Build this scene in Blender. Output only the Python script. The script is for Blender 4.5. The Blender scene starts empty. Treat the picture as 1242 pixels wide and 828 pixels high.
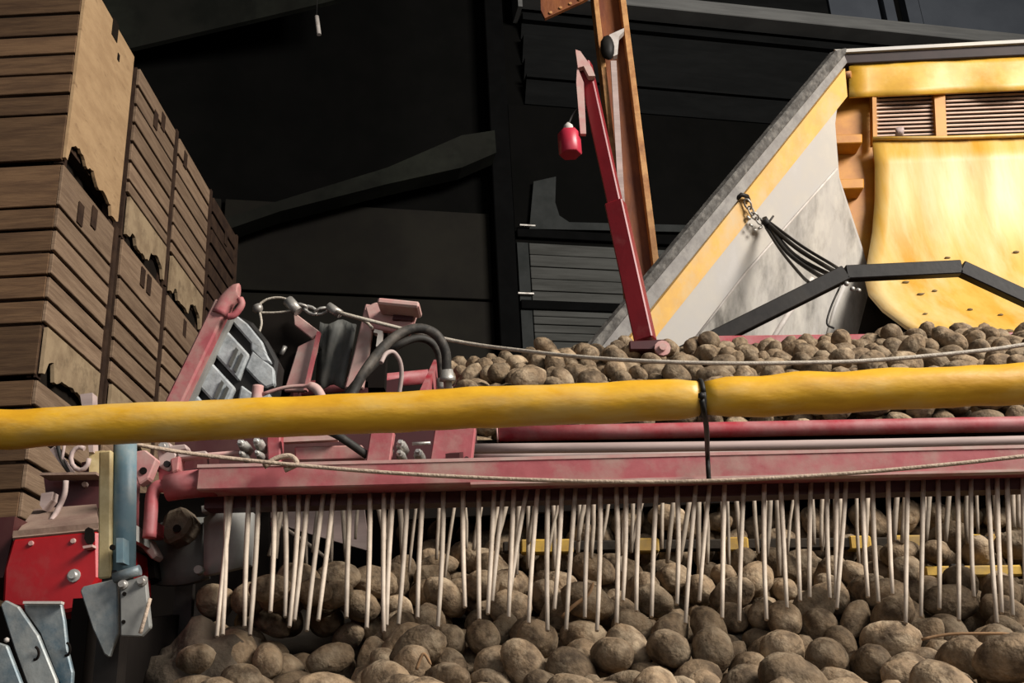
import bpy, bmesh, math, random, base64, struct
from mathutils import Vector, Matrix, Quaternion, noise
from mathutils.bvhtree import BVHTree
rnd = random.Random(11)
sc = bpy.context.scene
COL = sc.collection
# ------------------------------------------------------------------ camera
FPX = 1280.0
PITCH, ROLL = math.radians(21.5), math.radians(3.0)
CAM = Vector((0, 0, 1.9))
_f = Vector((0, math.cos(PITCH), math.sin(PITCH)))
_u0 = Vector((0, -math.sin(PITCH), math.cos(PITCH)))
_r0 = Vector((1, 0, 0))
CR = math.cos(ROLL) * _r0 - math.sin(ROLL) * _u0
CU = math.cos(ROLL) * _u0 + math.sin(ROLL) * _r0
cd = bpy.data.cameras.new('camera')
cd.sensor_width = 36.0
cd.lens = 36.0 * FPX / 1242.0
cd.clip_start, cd.clip_end = 0.05, 200
camo = bpy.data.objects.new('camera', cd)
COL.objects.link(camo)
camo.matrix_world = Matrix(((CR.x, CU.x, -_f.x, CAM.x), (CR.y, CU.y, -_f.y, CAM.y), (CR.z, CU.z, -_f.z, CAM.z), (0, 0, 0, 1)))
sc.camera = camo
# ------------------------------------------------------------------ world, lights, exposure
w = bpy.data.worlds.new('world')
sc.world = w
w.use_nodes = True
w.node_tree.nodes['Background'].inputs[0].default_value = (0.75, 0.83, 1.0, 1)
w.node_tree.nodes['Background'].inputs[1].default_value = 0.018


def area(name, loc, target, sx, sy, power, color):
    ld = bpy.data.lights.new(name, 'AREA')
    ld.shape = 'RECTANGLE'
    ld.size, ld.size_y = sx, sy
    ld.energy = power
    ld.color = color
    o = bpy.data.objects.new(name, ld)
    COL.objects.link(o)
    o.location = loc
    o.rotation_euler = (Vector(target) - Vector(loc)).to_track_quat('-Z', 'Y').to_euler()
    return o


# daylight through the big open doorway of the shed, behind and to the right of the camera
area('doorway_daylight', (8.6, -1.8, 9.0), (0.5, 3.2, 2.6), 5.0, 3.6, 2700, (1.0, 0.95, 0.88))
# broad fill lamp added behind the camera to lift the front faces
area('front_fill', (0.6, -5.5, 4.6), (0.5, 3, 2.6), 8.0, 4.0, 150, (0.93, 0.96, 1.0))
sc.view_settings.view_transform = 'Standard'
sc.view_settings.look = 'None'
sc.view_settings.gamma = 1.0
sc.view_settings.use_curve_mapping = False
sc.view_settings.exposure = 0.0
sc.cycles.use_denoising = True


# ------------------------------------------------------------------ pixel -> point on a plane of the place
def ray(x, y):
    return _f * FPX + CR * (x - 621) - CU * (y - 414)


def P(x, y, Y):
    d = ray(x, y)
    return CAM + d * (Y / d.y)


def PX(x, y, X):
    d = ray(x, y)
    return CAM + d * (X / d.x)


def PN(x, y, p0, n):
    d = ray(x, y)
    return CAM + d * ((p0 - CAM).dot(n) / d.dot(n))


def px(n, q):
    """length in metres of n pixels at the distance of point q"""
    return n / FPX * (q - CAM).dot(_f)


# ------------------------------------------------------------------ materials
def material(name, col, col2=None, scale=6.0, rough=0.7, metal=0.0, dust=None, dust_amt=0.0, dust_scale=3.0,
             bump=0.0, bump_scale=30.0, stretch=None, spread=(0.4, 0.62), rand=0.0, spec=None):
    m = bpy.data.materials.new(name)
    m.use_nodes = True
    nt = m.node_tree
    N, L = nt.nodes, nt.links
    b = N['Principled BSDF']
    b.inputs['Roughness'].default_value = rough
    b.inputs['Metallic'].default_value = metal
    if spec is not None:
        b.inputs['Specular IOR Level'].default_value = spec
    tc = N.new('ShaderNodeTexCoord')
    src = tc.outputs['Object']
    oi = N.new('ShaderNodeObjectInfo')
    ad = N.new('ShaderNodeVectorMath')
    ad.operation = 'ADD'
    cmb = N.new('ShaderNodeCombineXYZ')
    mul = N.new('ShaderNodeMath')
    mul.operation = 'MULTIPLY'
    mul.inputs[1].default_value = 37.0
    L.new(oi.outputs['Random'], mul.inputs[0])
    L.new(mul.outputs[0], cmb.inputs[0])
    L.new(mul.outputs[0], cmb.inputs[1])
    L.new(src, ad.inputs[0])
    L.new(cmb.outputs[0], ad.inputs[1])
    src = ad.outputs[0]
    if stretch:
        mp = N.new('ShaderNodeMapping')
        mp.inputs['Scale'].default_value = stretch
        L.new(src, mp.inputs[0])
        src = mp.outputs[0]

    def ramp_noise(s, lo, hi, det=6.0):
        n = N.new('ShaderNodeTexNoise')
        n.inputs['Scale'].default_value = s
        n.inputs['Detail'].default_value = det
        n.inputs['Roughness'].default_value = 0.65
        L.new(src, n.inputs['Vector'])
        r = N.new('ShaderNodeMapRange')
        r.inputs[1].default_value, r.inputs[2].default_value = lo, hi
        L.new(n.outputs['Fac'], r.inputs[0])
        return r.outputs[0]

    def mix(fac, a, bb):
        x = N.new('ShaderNodeMix')
        x.data_type = 'RGBA'
        if isinstance(fac, float):
            x.inputs[0].default_value = fac
        else:
            L.new(fac, x.inputs[0])
        for i, v in ((6, a), (7, bb)):
            if isinstance(v, tuple):
                x.inputs[i].default_value = (*v, 1)
            else:
                L.new(v, x.inputs[i])
        return x.outputs[2]
    c = mix(ramp_noise(scale, *spread), col, col2 or tuple(v * 0.75 for v in col))
    if dust:
        f = ramp_noise(dust_scale, 0.62 - 0.45 * dust_amt, 0.8 - 0.3 * dust_amt)
        c = mix(f, c, dust)
    if rand:
        hs = N.new('ShaderNodeHueSaturation')
        mr = N.new('ShaderNodeMapRange')
        mr.inputs[3].default_value, mr.inputs[4].default_value = 1 - rand, 1 + rand
        L.new(oi.outputs['Random'], mr.inputs[0])
        L.new(mr.outputs[0], hs.inputs['Value'])
        L.new(c, hs.inputs['Color'])
        c = hs.outputs[0]
    L.new(c, b.inputs['Base Color'])
    if bump:
        n = N.new('ShaderNodeTexNoise')
        n.inputs['Scale'].default_value = bump_scale
        n.inputs['Detail'].default_value = 5
        L.new(src, n.inputs['Vector'])
        bp = N.new('ShaderNodeBump')
        bp.inputs['Strength'].default_value = bump
        bp.inputs['Distance'].default_value = 0.01
        L.new(n.outputs['Fac'], bp.inputs['Height'])
        L.new(bp.outputs[0], b.inputs['Normal'])
    return m


DUST = (0.30, 0.24, 0.18)
M = {}
M['yellow'] = material('yellow_vinyl', (0.74, 0.40, 0.022), (0.64, 0.32, 0.016), 9, 0.45, dust=(0.68, 0.45, 0.13), dust_amt=0.35, dust_scale=4, bump=0.25, bump_scale=14, stretch=(1, 2.5, 2.5))
M['red'] = material('dusty_red_paint', (0.38, 0.028, 0.042), (0.30, 0.02, 0.03), 8, 0.55, dust=(0.40, 0.16, 0.16), dust_amt=0.55, dust_scale=7, bump=0.1)
M['pink'] = material('dust_covered_red_paint', (0.42, 0.105, 0.115), (0.34, 0.07, 0.08), 9, 0.7, dust=(0.40, 0.25, 0.21), dust_amt=0.4, dust_scale=8, bump=0.1)
M['palepink'] = material('heavily_dusted_red_paint', (0.52, 0.27, 0.245), (0.46, 0.20, 0.19), 9, 0.75, dust=(0.50, 0.37, 0.32), dust_amt=0.5, dust_scale=10, bump=0.1)
M['brightred'] = material('clean_red_paint', (0.42, 0.008, 0.012), (0.33, 0.006, 0.010), 5, 0.38, dust=(0.36, 0.07, 0.06), dust_amt=0.18, dust_scale=5, bump=0.05)
M['deepred'] = material('deep_red_paint', (0.21, 0.007, 0.012), (0.16, 0.005, 0.009), 5, 0.45, dust=(0.27, 0.05, 0.05), dust_amt=0.15, dust_scale=5, bump=0.05)
M['dusttop'] = material('dust_layer', (0.28, 0.19, 0.14), (0.20, 0.12, 0.09), 10, 0.95, bump=0.3)
M['darkred'] = material('dark_red_paint', (0.055, 0.005, 0.007), (0.04, 0.004, 0.005), 6, 0.6, dust=(0.09, 0.03, 0.025), dust_amt=0.3)
M['white'] = material('dusty_white_paint', (0.55, 0.50, 0.46), (0.42, 0.37, 0.33), 14, 0.7)
M['greypipe'] = material('dusty_grey_pipe', (0.40, 0.31, 0.28), (0.30, 0.22, 0.2), 9, 0.7, dust=(0.45, 0.33, 0.3), dust_amt=0.4, stretch=(0.4, 3, 3))
M['steel'] = material('dirty_zinc_steel', (0.50, 0.48, 0.44), (0.30, 0.27, 0.24), 25, 0.45, 0.5, bump=0.15)
M['black'] = material('black_rubber', (0.014, 0.013, 0.012), (0.022, 0.02, 0.018), 12, 0.55, spec=0.2)
M['blacksteel'] = material('black_painted_steel', (0.012, 0.010, 0.009), (0.018, 0.015, 0.013), 10, 0.5, dust=(0.03, 0.025, 0.02), dust_amt=0.2, bump=0.08, spec=0.2)
M['hose'] = material('dusty_black_hose', (0.030, 0.028, 0.025), (0.05, 0.045, 0.04), 20, 0.6, dust=(0.14, 0.12, 0.1), dust_amt=0.3, dust_scale=12, spec=0.2)
M['rope'] = material('pale_rope', (0.48, 0.37, 0.28), (0.36, 0.27, 0.20), 60, 0.9, bump=0.4, bump_scale=180)
M['wire'] = material('pale_wire_rope', (0.50, 0.44, 0.36), (0.36, 0.31, 0.25), 60, 0.7, bump=0.3, bump_scale=200)
M['strand'] = material('pale_plastic_strand', (0.52, 0.43, 0.34), (0.42, 0.34, 0.265), 30, 0.7, rand=0.22)
M['backstrand'] = material('dull_plastic_strand', (0.38, 0.31, 0.235), (0.28, 0.22, 0.165), 30, 0.8, rand=0.25)  # duller tone for the back row of strands
M['potato'] = material('dusty_potato_skin', (0.265, 0.185, 0.112), (0.095, 0.065, 0.040), 24, 0.8, dust=(0.37, 0.285, 0.19), dust_amt=0.33, dust_scale=18, bump=0.7, bump_scale=60, rand=0.34, spec=0.2)
M['soil'] = material('dry_soil', (0.15, 0.115, 0.082), (0.075, 0.058, 0.042), 14, 0.95, bump=0.8, bump_scale=40, spec=0.2)
M['bluesteel'] = material('worn_blue_paint', (0.16, 0.25, 0.29), (0.11, 0.19, 0.23), 14, 0.5, dust=(0.30, 0.31, 0.29), dust_amt=0.35, dust_scale=10, bump=0.1)
M['paddle'] = material('worn_blue_grey_steel', (0.30, 0.30, 0.28), (0.24, 0.26, 0.255), 14, 0.5, 0.25, dust=(0.045, 0.095, 0.13), dust_amt=0.42, dust_scale=9, bump=0.2)
M['cream'] = material('flaking_cream_paint', (0.66, 0.53, 0.28), (0.50, 0.37, 0.17), 18, 0.6, bump=0.15)
M['shield'] = material('dark_grey_rubber', (0.105, 0.105, 0.095), (0.07, 0.07, 0.064), 7, 0.7, dust=(0.15, 0.14, 0.12), dust_amt=0.3, dust_scale=5, bump=0.1, spec=0.2)
M['shieldlight'] = material('dusty_grey_rubber', (0.29, 0.285, 0.26), (0.21, 0.205, 0.19), 7, 0.75, bump=0.1)
M['lug'] = material('dusty_rubber_pad', (0.40, 0.42, 0.425), (0.22, 0.235, 0.24), 22, 0.85, dust=(0.34, 0.34, 0.32), dust_amt=0.3, dust_scale=16, bump=0.35)
M['wood'] = material('shaded_crate_wood', (0.14, 0.08, 0.042), (0.085, 0.047, 0.026), 5, 0.85, bump=0.4, bump_scale=18, stretch=(0.6, 0.6, 7), rand=0.30, dust=(0.09, 0.052, 0.03), dust_amt=0.12, dust_scale=6, spec=0.2)  # front boards: their shade is put into a darker, browner tone
M['woodside'] = material('lit_crate_wood', (0.245, 0.165, 0.107), (0.17, 0.11, 0.07), 5, 0.85, bump=0.4, bump_scale=18, stretch=(0.6, 0.6, 7), rand=0.20, dust=(0.17, 0.11, 0.075), dust_amt=0.2, dust_scale=6, spec=0.2)  # side boards: same wood, lightened in colour as the lit side
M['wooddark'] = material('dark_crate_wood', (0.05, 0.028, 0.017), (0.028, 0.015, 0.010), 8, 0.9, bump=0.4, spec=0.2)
M['ply'] = material('pale_plywood', (0.44, 0.285, 0.15), (0.36, 0.225, 0.115), 4, 0.75, bump=0.12, stretch=(1, 1, 3), dust=(0.22, 0.13, 0.065), dust_amt=0.1, dust_scale=9)
M['tornply'] = material('stained_plywood', (0.34, 0.245, 0.145), (0.24, 0.165, 0.095), 7, 0.85, bump=0.2, dust=(0.12, 0.08, 0.045), dust_amt=0.18, dust_scale=8)
M['hole'] = material('near_black', (0.012, 0.009, 0.007), (0.016, 0.012, 0.009), 8, 0.95, spec=0.06)  # paints the dark inside of torn holes; also used for stains
M['trailgrey'] = material('grey_painted_sheet', (0.40, 0.375, 0.35), (0.33, 0.305, 0.28), 2.2, 0.6, dust=(0.46, 0.42, 0.36), dust_amt=0.4, dust_scale=2.2, bump=0.06)
M['stained'] = material('mud_stained_grey_sheet', (0.36, 0.335, 0.305), (0.11, 0.10, 0.085), 2.6, 0.7, dust=(0.45, 0.415, 0.365), dust_amt=0.42, dust_scale=5, bump=0.1, stretch=(1.4, 1.4, 0.55))
M['band'] = material('dusty_yellow_band', (0.62, 0.36, 0.085), (0.54, 0.31, 0.09), 6, 0.6, dust=(0.52, 0.37, 0.2), dust_amt=0.35, dust_scale=5)
M['rim'] = material('worn_grey_rubber_rim', (0.105, 0.098, 0.09), (0.055, 0.05, 0.045), 26, 0.85, dust=(0.20, 0.185, 0.165), dust_amt=0.3, dust_scale=18, bump=0.5, spec=0.2)
M['riminner'] = material('grey_rim_lip', (0.235, 0.22, 0.205), (0.17, 0.155, 0.145), 12, 0.8, dust=(0.29, 0.27, 0.245), dust_amt=0.3, dust_scale=9, bump=0.2)
M['orange'] = material('orange_yellow_paint', (0.50, 0.21, 0.010), (0.38, 0.14, 0.008), 5, 0.5, dust=(0.50, 0.28, 0.06), dust_amt=0.1)
M['chute'] = material('streaked_yellow_sheet', (0.60, 0.37, 0.075), (0.53, 0.255, 0.020), 2.6, 0.45, dust=(0.64, 0.47, 0.21), dust_amt=0.42, dust_scale=2.2, bump=0.12, bump_scale=9, stretch=(2.0, 1.0, 0.35))  # yellow sheet with paler and deeper upright streaks
M['flap'] = material('yellow_tarpaulin', (0.58, 0.32, 0.025), (0.50, 0.26, 0.018), 5, 0.5, dust=(0.66, 0.45, 0.14), dust_amt=0.3, bump=0.2, bump_scale=8)
M['mud'] = material('dried_mud_fleck', (0.20, 0.14, 0.06), (0.12, 0.08, 0.04), 20, 0.95)
M['slat'] = material('dusty_louvre_slat', (0.58, 0.40, 0.30), (0.46, 0.31, 0.23), 8, 0.7)
M['void'] = material('dark_inside', (0.010, 0.008, 0.007), (0.014, 0.011, 0.009), 4, 0.95, spec=0.06)  # near-black for dark parts, and stand-in for unlit hollows
M['darkedge'] = material('dark_brown_top_rail', (0.035, 0.023, 0.022), (0.025, 0.018, 0.017), 6, 0.6, spec=0.2)
M['rust'] = material('rusty_orange_column_paint', (0.20, 0.06, 0.014), (0.12, 0.030, 0.010), 4, 0.6, dust=(0.26, 0.085, 0.02), dust_amt=0.3, dust_scale=3, bump=0.15, stretch=(2, 2, 0.6))
M['flange'] = material('flaking_lit_flange_paint', (0.52, 0.27, 0.10), (0.36, 0.155, 0.05), 9, 0.6, dust=(0.11, 0.03, 0.012), dust_amt=0.22, dust_scale=5, bump=0.15)  # flaking paint, lightened in colour as orange-lit edges
M['lampred'] = material('pinkish_red_paint', (0.50, 0.03, 0.06), (0.42, 0.022, 0.045), 6, 0.4)
M['concrete'] = material('dimmed_concrete', (0.017, 0.0155, 0.0125), (0.0135, 0.012, 0.0105), 1.6, 0.95, bump=0.2, bump_scale=9, spec=0.06)  # concrete darkened in colour for the unlit back of the shed
M['wallbase'] = material('dimmed_wall', (0.0025, 0.0025, 0.0022), (0.0035, 0.0033, 0.003), 2, 0.95, spec=0.06)  # albedo near black, standing in for the shed's unlit depth
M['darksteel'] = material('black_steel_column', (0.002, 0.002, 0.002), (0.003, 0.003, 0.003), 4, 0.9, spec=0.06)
M['doorwhite'] = material('dimmed_white_door_board', (0.075, 0.075, 0.07), (0.048, 0.048, 0.044), 3, 0.8, stretch=(0.4, 0.4, 5), dust=(0.075, 0.075, 0.07), dust_amt=0.25, dust_scale=2, spec=0.06)  # white boards, their colour lowered to match the gloom
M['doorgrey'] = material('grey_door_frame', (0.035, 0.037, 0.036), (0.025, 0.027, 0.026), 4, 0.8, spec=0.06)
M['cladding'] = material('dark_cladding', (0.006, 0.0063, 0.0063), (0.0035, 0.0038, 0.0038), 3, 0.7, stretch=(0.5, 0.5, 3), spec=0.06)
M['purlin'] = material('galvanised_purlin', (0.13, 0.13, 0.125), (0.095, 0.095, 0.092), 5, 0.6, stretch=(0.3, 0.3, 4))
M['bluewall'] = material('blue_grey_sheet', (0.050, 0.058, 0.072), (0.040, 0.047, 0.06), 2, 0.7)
M['roof'] = material('dimmed_roof_sheet', (0.014, 0.014, 0.0115), (0.008, 0.0085, 0.007), 1.3, 0.9, dust=(0.024, 0.026, 0.02), dust_amt=0.3, dust_scale=0.8, spec=0.06)  # roof tone lowered in colour to stay faint in the dark
M['floor'] = material('dusty_concrete_floor', (0.10, 0.085, 0.07), (0.07, 0.06, 0.05), 2, 0.95)
M['belt'] = material('dirty_conveyor_belt', (0.03, 0.025, 0.02), (0.045, 0.036, 0.028), 12, 0.9, bump=0.3, spec=0.06)
M['yellowbar'] = material('yellow_rubber_bar', (0.60, 0.37, 0.05), (0.40, 0.23, 0.04), 12, 0.6, dust=(0.26, 0.18, 0.08), dust_amt=0.3, dust_scale=9)
M['leaf'] = material('dry_haulm', (0.30, 0.17, 0.08), (0.20, 0.11, 0.05), 20, 0.9)


# ------------------------------------------------------------------ mesh builder
def frame(d, ref=None):
    d = d.normalized()
    ref = Vector(ref) if ref is not None else Vector((0, 0, 1))
    if abs(d.dot(ref.normalized())) > 0.98:
        ref = Vector((0, 1, 0)) if abs(d.y) < 0.9 else Vector((1, 0, 0))
    a = d.cross(ref).normalized()
    return d, a, a.cross(d).normalized()


class MB:
    def __init__(self):
        self.bm = bmesh.new()

    def hexa(self, v8):
        """v8: 4 bottom corners in order then the 4 above them"""
        v = [self.bm.verts.new(p) for p in v8]
        for q in ((3, 2, 1, 0), (4, 5, 6, 7), (0, 1, 5, 4), (1, 2, 6, 5), (2, 3, 7, 6), (3, 0, 4, 7)):
            self.bm.faces.new([v[i] for i in q])
        return self

    def box(self, x0, x1, y0, y1, z0, z1):
        return self.hexa([Vector(p) for p in ((x0, y0, z0), (x1, y0, z0), (x1, y1, z0), (x0, y1, z0), (x0, y0, z1), (x1, y0, z1), (x1, y1, z1), (x0, y1, z1))])

    def bar(self, p0, p1, wid, dep, ref=(0, 1, 0)):
        """rectangular bar; dep runs along ref, wid across it"""
        d, a, b = frame(p1 - p0, ref)
        h, k = a * wid / 2, b * dep / 2
        return self.hexa([p0 - h - k, p0 + h - k, p0 + h + k, p0 - h + k, p1 - h - k, p1 + h - k, p1 + h + k, p1 - h + k])

    def prism(self, pts, vec):
        vec = Vector(vec)
        a = [self.bm.verts.new(p) for p in pts]
        b = [self.bm.verts.new(p + vec) for p in pts]
        n = len(pts)
        self.bm.faces.new(a)
        self.bm.faces.new(b[::-1])
        for i in range(n):
            self.bm.faces.new((a[i], b[i], b[(i + 1) % n], a[(i + 1) % n]))
        return self

    def tube(self, pts, r, n=10, smooth=True, squash=1.0):
        pts = [Vector(p) for p in pts]
        rs = r if isinstance(r, (list, tuple)) else [r] * len(pts)
        rings = []
        d, a, b = frame(pts[1] - pts[0])
        for i, p in enumerate(pts):
            t = (pts[min(i + 1, len(pts) - 1)] - pts[max(i - 1, 0)]).normalized()
            a = (a - t * a.dot(t)).normalized()
            b = a.cross(t).normalized()
            rings.append([self.bm.verts.new(p + (a * math.cos(k * 2 * math.pi / n) + b * math.sin(k * 2 * math.pi / n) * squash) * rs[i]) for k in range(n)])
        for i in range(len(pts) - 1):
            for k in range(n):
                f = self.bm.faces.new((rings[i][k], rings[i][(k + 1) % n], rings[i + 1][(k + 1) % n], rings[i + 1][k]))
                f.smooth = smooth
        self.bm.faces.new(rings[0][::-1])
        self.bm.faces.new(rings[-1])
        return self

    def lathe(self, p, d, prof, n=14):
        d, a, b = frame(Vector(d))
        pts = [p + d * t for t, _ in prof]
        rings = [[self.bm.verts.new(q + (a * math.cos(k * 2 * math.pi / n) + b * math.sin(k * 2 * math.pi / n)) * max(rr, 1e-4)) for k in range(n)] for q, (_, rr) in zip(pts, prof)]
        for i in range(len(prof) - 1):
            for k in range(n):
                f = self.bm.faces.new((rings[i][k], rings[i][(k + 1) % n], rings[i + 1][(k + 1) % n], rings[i + 1][k]))
                f.smooth = abs(prof[i][1] - prof[i + 1][1]) < abs(prof[i][0] - prof[i + 1][0]) * 2
        self.bm.faces.new(rings[0][::-1])
        self.bm.faces.new(rings[-1])
        return self

    def blob(self, c, r, sub=2, amp=0.0, seed=0.0, sx=1, sy=1, sz=1):
        res = bmesh.ops.create_icosphere(self.bm, subdivisions=sub, radius=1.0)
        for v in res['verts']:
            n = v.co.copy()
            k = 1 + amp * noise.noise(n * 1.7 + Vector((seed, seed * 2, 0)))
            v.co = Vector((n.x * r * k * sx, n.y * r * k * sy, n.z * r * k * sz)) + c
            for f in v.link_faces:
                f.smooth = True
        return self

    def sheet(self, rows, thick_vec):
        """a grid of points made into a thin closed sheet"""
        tv = Vector(thick_vec)
        A = [[self.bm.verts.new(p) for p in r] for r in rows]
        B = [[self.bm.verts.new(p + tv) for p in r] for r in rows]
        nr, nc = len(rows), len(rows[0])
        for i in range(nr - 1):
            for j in range(nc - 1):
                f = self.bm.faces.new((A[i][j], A[i][j + 1], A[i + 1][j + 1], A[i + 1][j]))
                f.smooth = True
                f = self.bm.faces.new((B[i][j], B[i + 1][j], B[i + 1][j + 1], B[i][j + 1]))
                f.smooth = True
        per = [(0, j) for j in range(nc)] + [(i, nc - 1) for i in range(1, nr)] + [(nr - 1, j) for j in range(nc - 2, -1, -1)] + [(i, 0) for i in range(nr - 2, 0, -1)]
        for k in range(len(per)):
            (i, j), (i2, j2) = per[k], per[(k + 1) % len(per)]
            self.bm.faces.new((A[i][j], B[i][j], B[i2][j2], A[i2][j2]))
        return self

    def build(self, name, mat, parent=None, bevel=0.0):
        bm = self.bm
        bmesh.ops.recalc_face_normals(bm, faces=bm.faces)
        if bevel:
            es = [e for e in bm.edges if len(e.link_faces) == 2 and e.calc_face_angle(0) > 0.6]
            bmesh.ops.bevel(bm, geom=es, offset=bevel, segments=1, affect='EDGES', profile=0.5)
        org = Vector((0, 0, 0))
        r = parent
        while r is not None:
            org += r.location
            r = r.parent
        if parent is None and len(bm.verts):
            lo = [min(v.co[i] for v in bm.verts) for i in range(3)]
            hi = [max(v.co[i] for v in bm.verts) for i in range(3)]
            org = Vector(((lo[0] + hi[0]) / 2, (lo[1] + hi[1]) / 2, lo[2]))
        for v in bm.verts:
            v.co -= org
        me = bpy.data.meshes.new(name)
        bm.to_mesh(me)
        bm.free()
        me.materials.append(M[mat])
        o = bpy.data.objects.new(name, me)
        COL.objects.link(o)
        if parent is not None:
            o.parent = parent
        else:
            o.location = org
        return o


def tag(o, label, cat, group=None, kind=None):
    o['label'] = label
    o['category'] = cat
    if group:
        o['group'] = group
    if kind:
        o['kind'] = kind
    return o


def thing(name, loc, label, cat, group=None):
    o = bpy.data.objects.new(name, None)
    o.empty_display_size = 0.1
    COL.objects.link(o)
    o.location = loc
    return tag(o, label, cat, group)


def structure(o):
    o['kind'] = 'structure'
    return o


def spline(pts, n=6):
    """Catmull-Rom through points"""
    out = []
    q = [pts[0] * 2 - pts[1]] + list(pts) + [pts[-1] * 2 - pts[-2]]
    for i in range(1, len(q) - 2):
        for k in range(n):
            t = k / n
            a, b, c, d = q[i - 1], q[i], q[i + 1], q[i + 2]
            out.append(0.5 * ((2 * b) + (c - a) * t + (2 * a - 5 * b + 4 * c - d) * t * t + (3 * b - a - 3 * c + d) * t ** 3))
    out.append(pts[-1])
    return out
# ------------------------------------------------------------------ the shed
structure(MB().box(-9, 14, -6, 16, -0.12, 0.0).build('floor', 'floor'))
structure(MB().box(-9, 14, -1, 16, 12.0, 12.15).build('ceiling', 'wallbase'))
structure(MB().box(-4.6, -4.4, 2, 16, 0.0, 12.0).build('wall_left', 'wallbase'))
WO = Vector((-2.5, 9.6, 0))                    # back wall: slightly turned, farther away on the right
WD = Vector((1, 0.23, 0)).normalized()
WN = Vector((0.23, -1, 0)).normalized()        # towards the room


def ws(x, y):
    q = PN(x, y, WO, WN)
    return (q - WO).dot(WD), q.z


def wbox(mb, s0, s1, z0, z1, o0, o1):
    c = [WO + WD * s + WN * o for s, o in ((s0, o1), (s1, o1), (s1, o0), (s0, o0))]
    return mb.hexa([p + Vector((0, 0, z0)) for p in c] + [p + Vector((0, 0, z1)) for p in c])


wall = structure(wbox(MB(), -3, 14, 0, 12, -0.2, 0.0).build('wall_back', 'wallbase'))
sL, _ = ws(262, 400)
sC0, _ = ws(600, 400)
sC1, _ = ws(624, 400)
_, zj = ws(450, 362)
_, zt = ws(450, 205)
for (z0, z1) in ((0.02, 1.9), (1.93, zj - 0.015), (zj + 0.015, zj + 1.02)):  # panel rows stop where the wall sinks into painted darkness
    for (a, b) in ((sL - 2.2, sL - 0.02), (sL + 0.02, sC0 - 0.02)):
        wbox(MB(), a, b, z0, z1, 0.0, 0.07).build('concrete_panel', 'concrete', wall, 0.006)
t = structure(wbox(MB(), sC0, sC1, 0, 11.9, 0.0, 0.26).build('trim_1', 'darksteel', bevel=0.01))
# sectional shed door right of the column
d0, _ = ws(625, 340)
d1 = d0 + 3.2
dr = structure(wbox(MB(), d0 + 0.02, d1, 0.02, ws(640, 130)[1], 0.0, 0.03).build('door_1', 'wallbase'))
e0, _ = ws(643, 340)
for (ya, yb) in ((430 + 70, 430), (427, 378), (372, 300)):
    z0, z1 = ws(700, ya)[1], ws(700, yb)[1]
    wbox(MB(), d0 + 0.03, e0 - 0.01, z0, z1, 0.03, 0.05).build('door_stile', 'doorgrey', dr)
    n = 5
    for k in range(n):
        h = (z1 - z0) / n
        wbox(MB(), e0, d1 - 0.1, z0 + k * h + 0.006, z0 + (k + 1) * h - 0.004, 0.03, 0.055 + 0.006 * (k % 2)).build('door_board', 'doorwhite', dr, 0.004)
for y in (375, 290):
    _, z = ws(700, y)
    wbox(MB(), d0 + 0.03, d1, z - 0.05, z + 0.05, 0.03, 0.09).build('door_rail', 'darksteel', dr, 0.006)
# window section of the door: grey surround with a rounded corner, dark pane
m = MB()
arc = [ws(x, y) for x, y in ((640, 282), (645, 225), (672, 219), (671, 250), (676, 266), (688, 274), (900, 279), (900, 287))]
m.prism([WO + WD * s + WN * 0.06 + Vector((0, 0, z)) for s, z in arc], WN * 0.03)
m.build('window_surround', 'doorgrey', dr)
for x in (636, 634):
    s, z = ws(x, 278 if x == 636 else 360)
    wbox(MB(), s - 0.07, s + 0.10, z - 0.008, z + 0.008, 0.05, 0.1).build('hinge', 'steel', dr)
# cladding sheets and rails above the door
s0, _ = ws(632, 60)
for k, (ya, yb) in enumerate(((140, 118), (118, 93), (92, 66), (64, 40))):
    z0, z1 = ws(800, ya)[1], ws(800, yb)[1]
    m = MB()
    c0 = WO + WD * s0
    c1 = WO + WD * (s0 + 9)
    m.hexa([c0 + WN * .02 + Vector((0, 0, z0)), c1 + WN * .02 + Vector((0, 0, z0)), c1 + Vector((0, 0, z0)), c0 + Vector((0, 0, z0)),
            c0 + WN * .16 + Vector((0, 0, z1 - .02)), c1 + WN * .16 + Vector((0, 0, z1 - .02)), c1 + Vector((0, 0, z1)), c0 + Vector((0, 0, z1))])
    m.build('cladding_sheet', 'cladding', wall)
for y, h in ((47, .05), (116, 0.02)):
    _, z = ws(800, y)
    wbox(MB(), s0, s0 + 9, z - h, z + h, 0.0, 0.18).build('cladding_rail', 'cladding', wall)
_, z = ws(800, 24)
structure(wbox(MB(), s0 - 0.05, s0 + 9, z - 0.09, z + 0.09, 0.05, 0.32).build('trim_2', 'purlin', bevel=0.01))
for (xa, xb, mt) in ((640, 1000, 'cladding'), (1003, 1062, 'bluewall'), (1112, 1420, 'bluewall')):
    a, b = ws(xa, 5)[0], ws(xb, 5)[0]
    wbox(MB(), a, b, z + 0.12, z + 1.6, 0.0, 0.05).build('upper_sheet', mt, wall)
for xa, xb in ((1066, 1078), (1092, 1108)):
    a, b = ws(xa, 10)[0], ws(xb, 10)[0]
    wbox(MB(), a, b, z + 0.1, z + 1.6, 0.0, 0.12).build('upright', 'bluewall', wall)
s, _ = ws(622, 12)
wbox(MB(), s - 0.02, s + 0.03, z - .3, z + 1.6, 0.05, 0.35).build('upright', 'purlin', wall)
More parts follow.
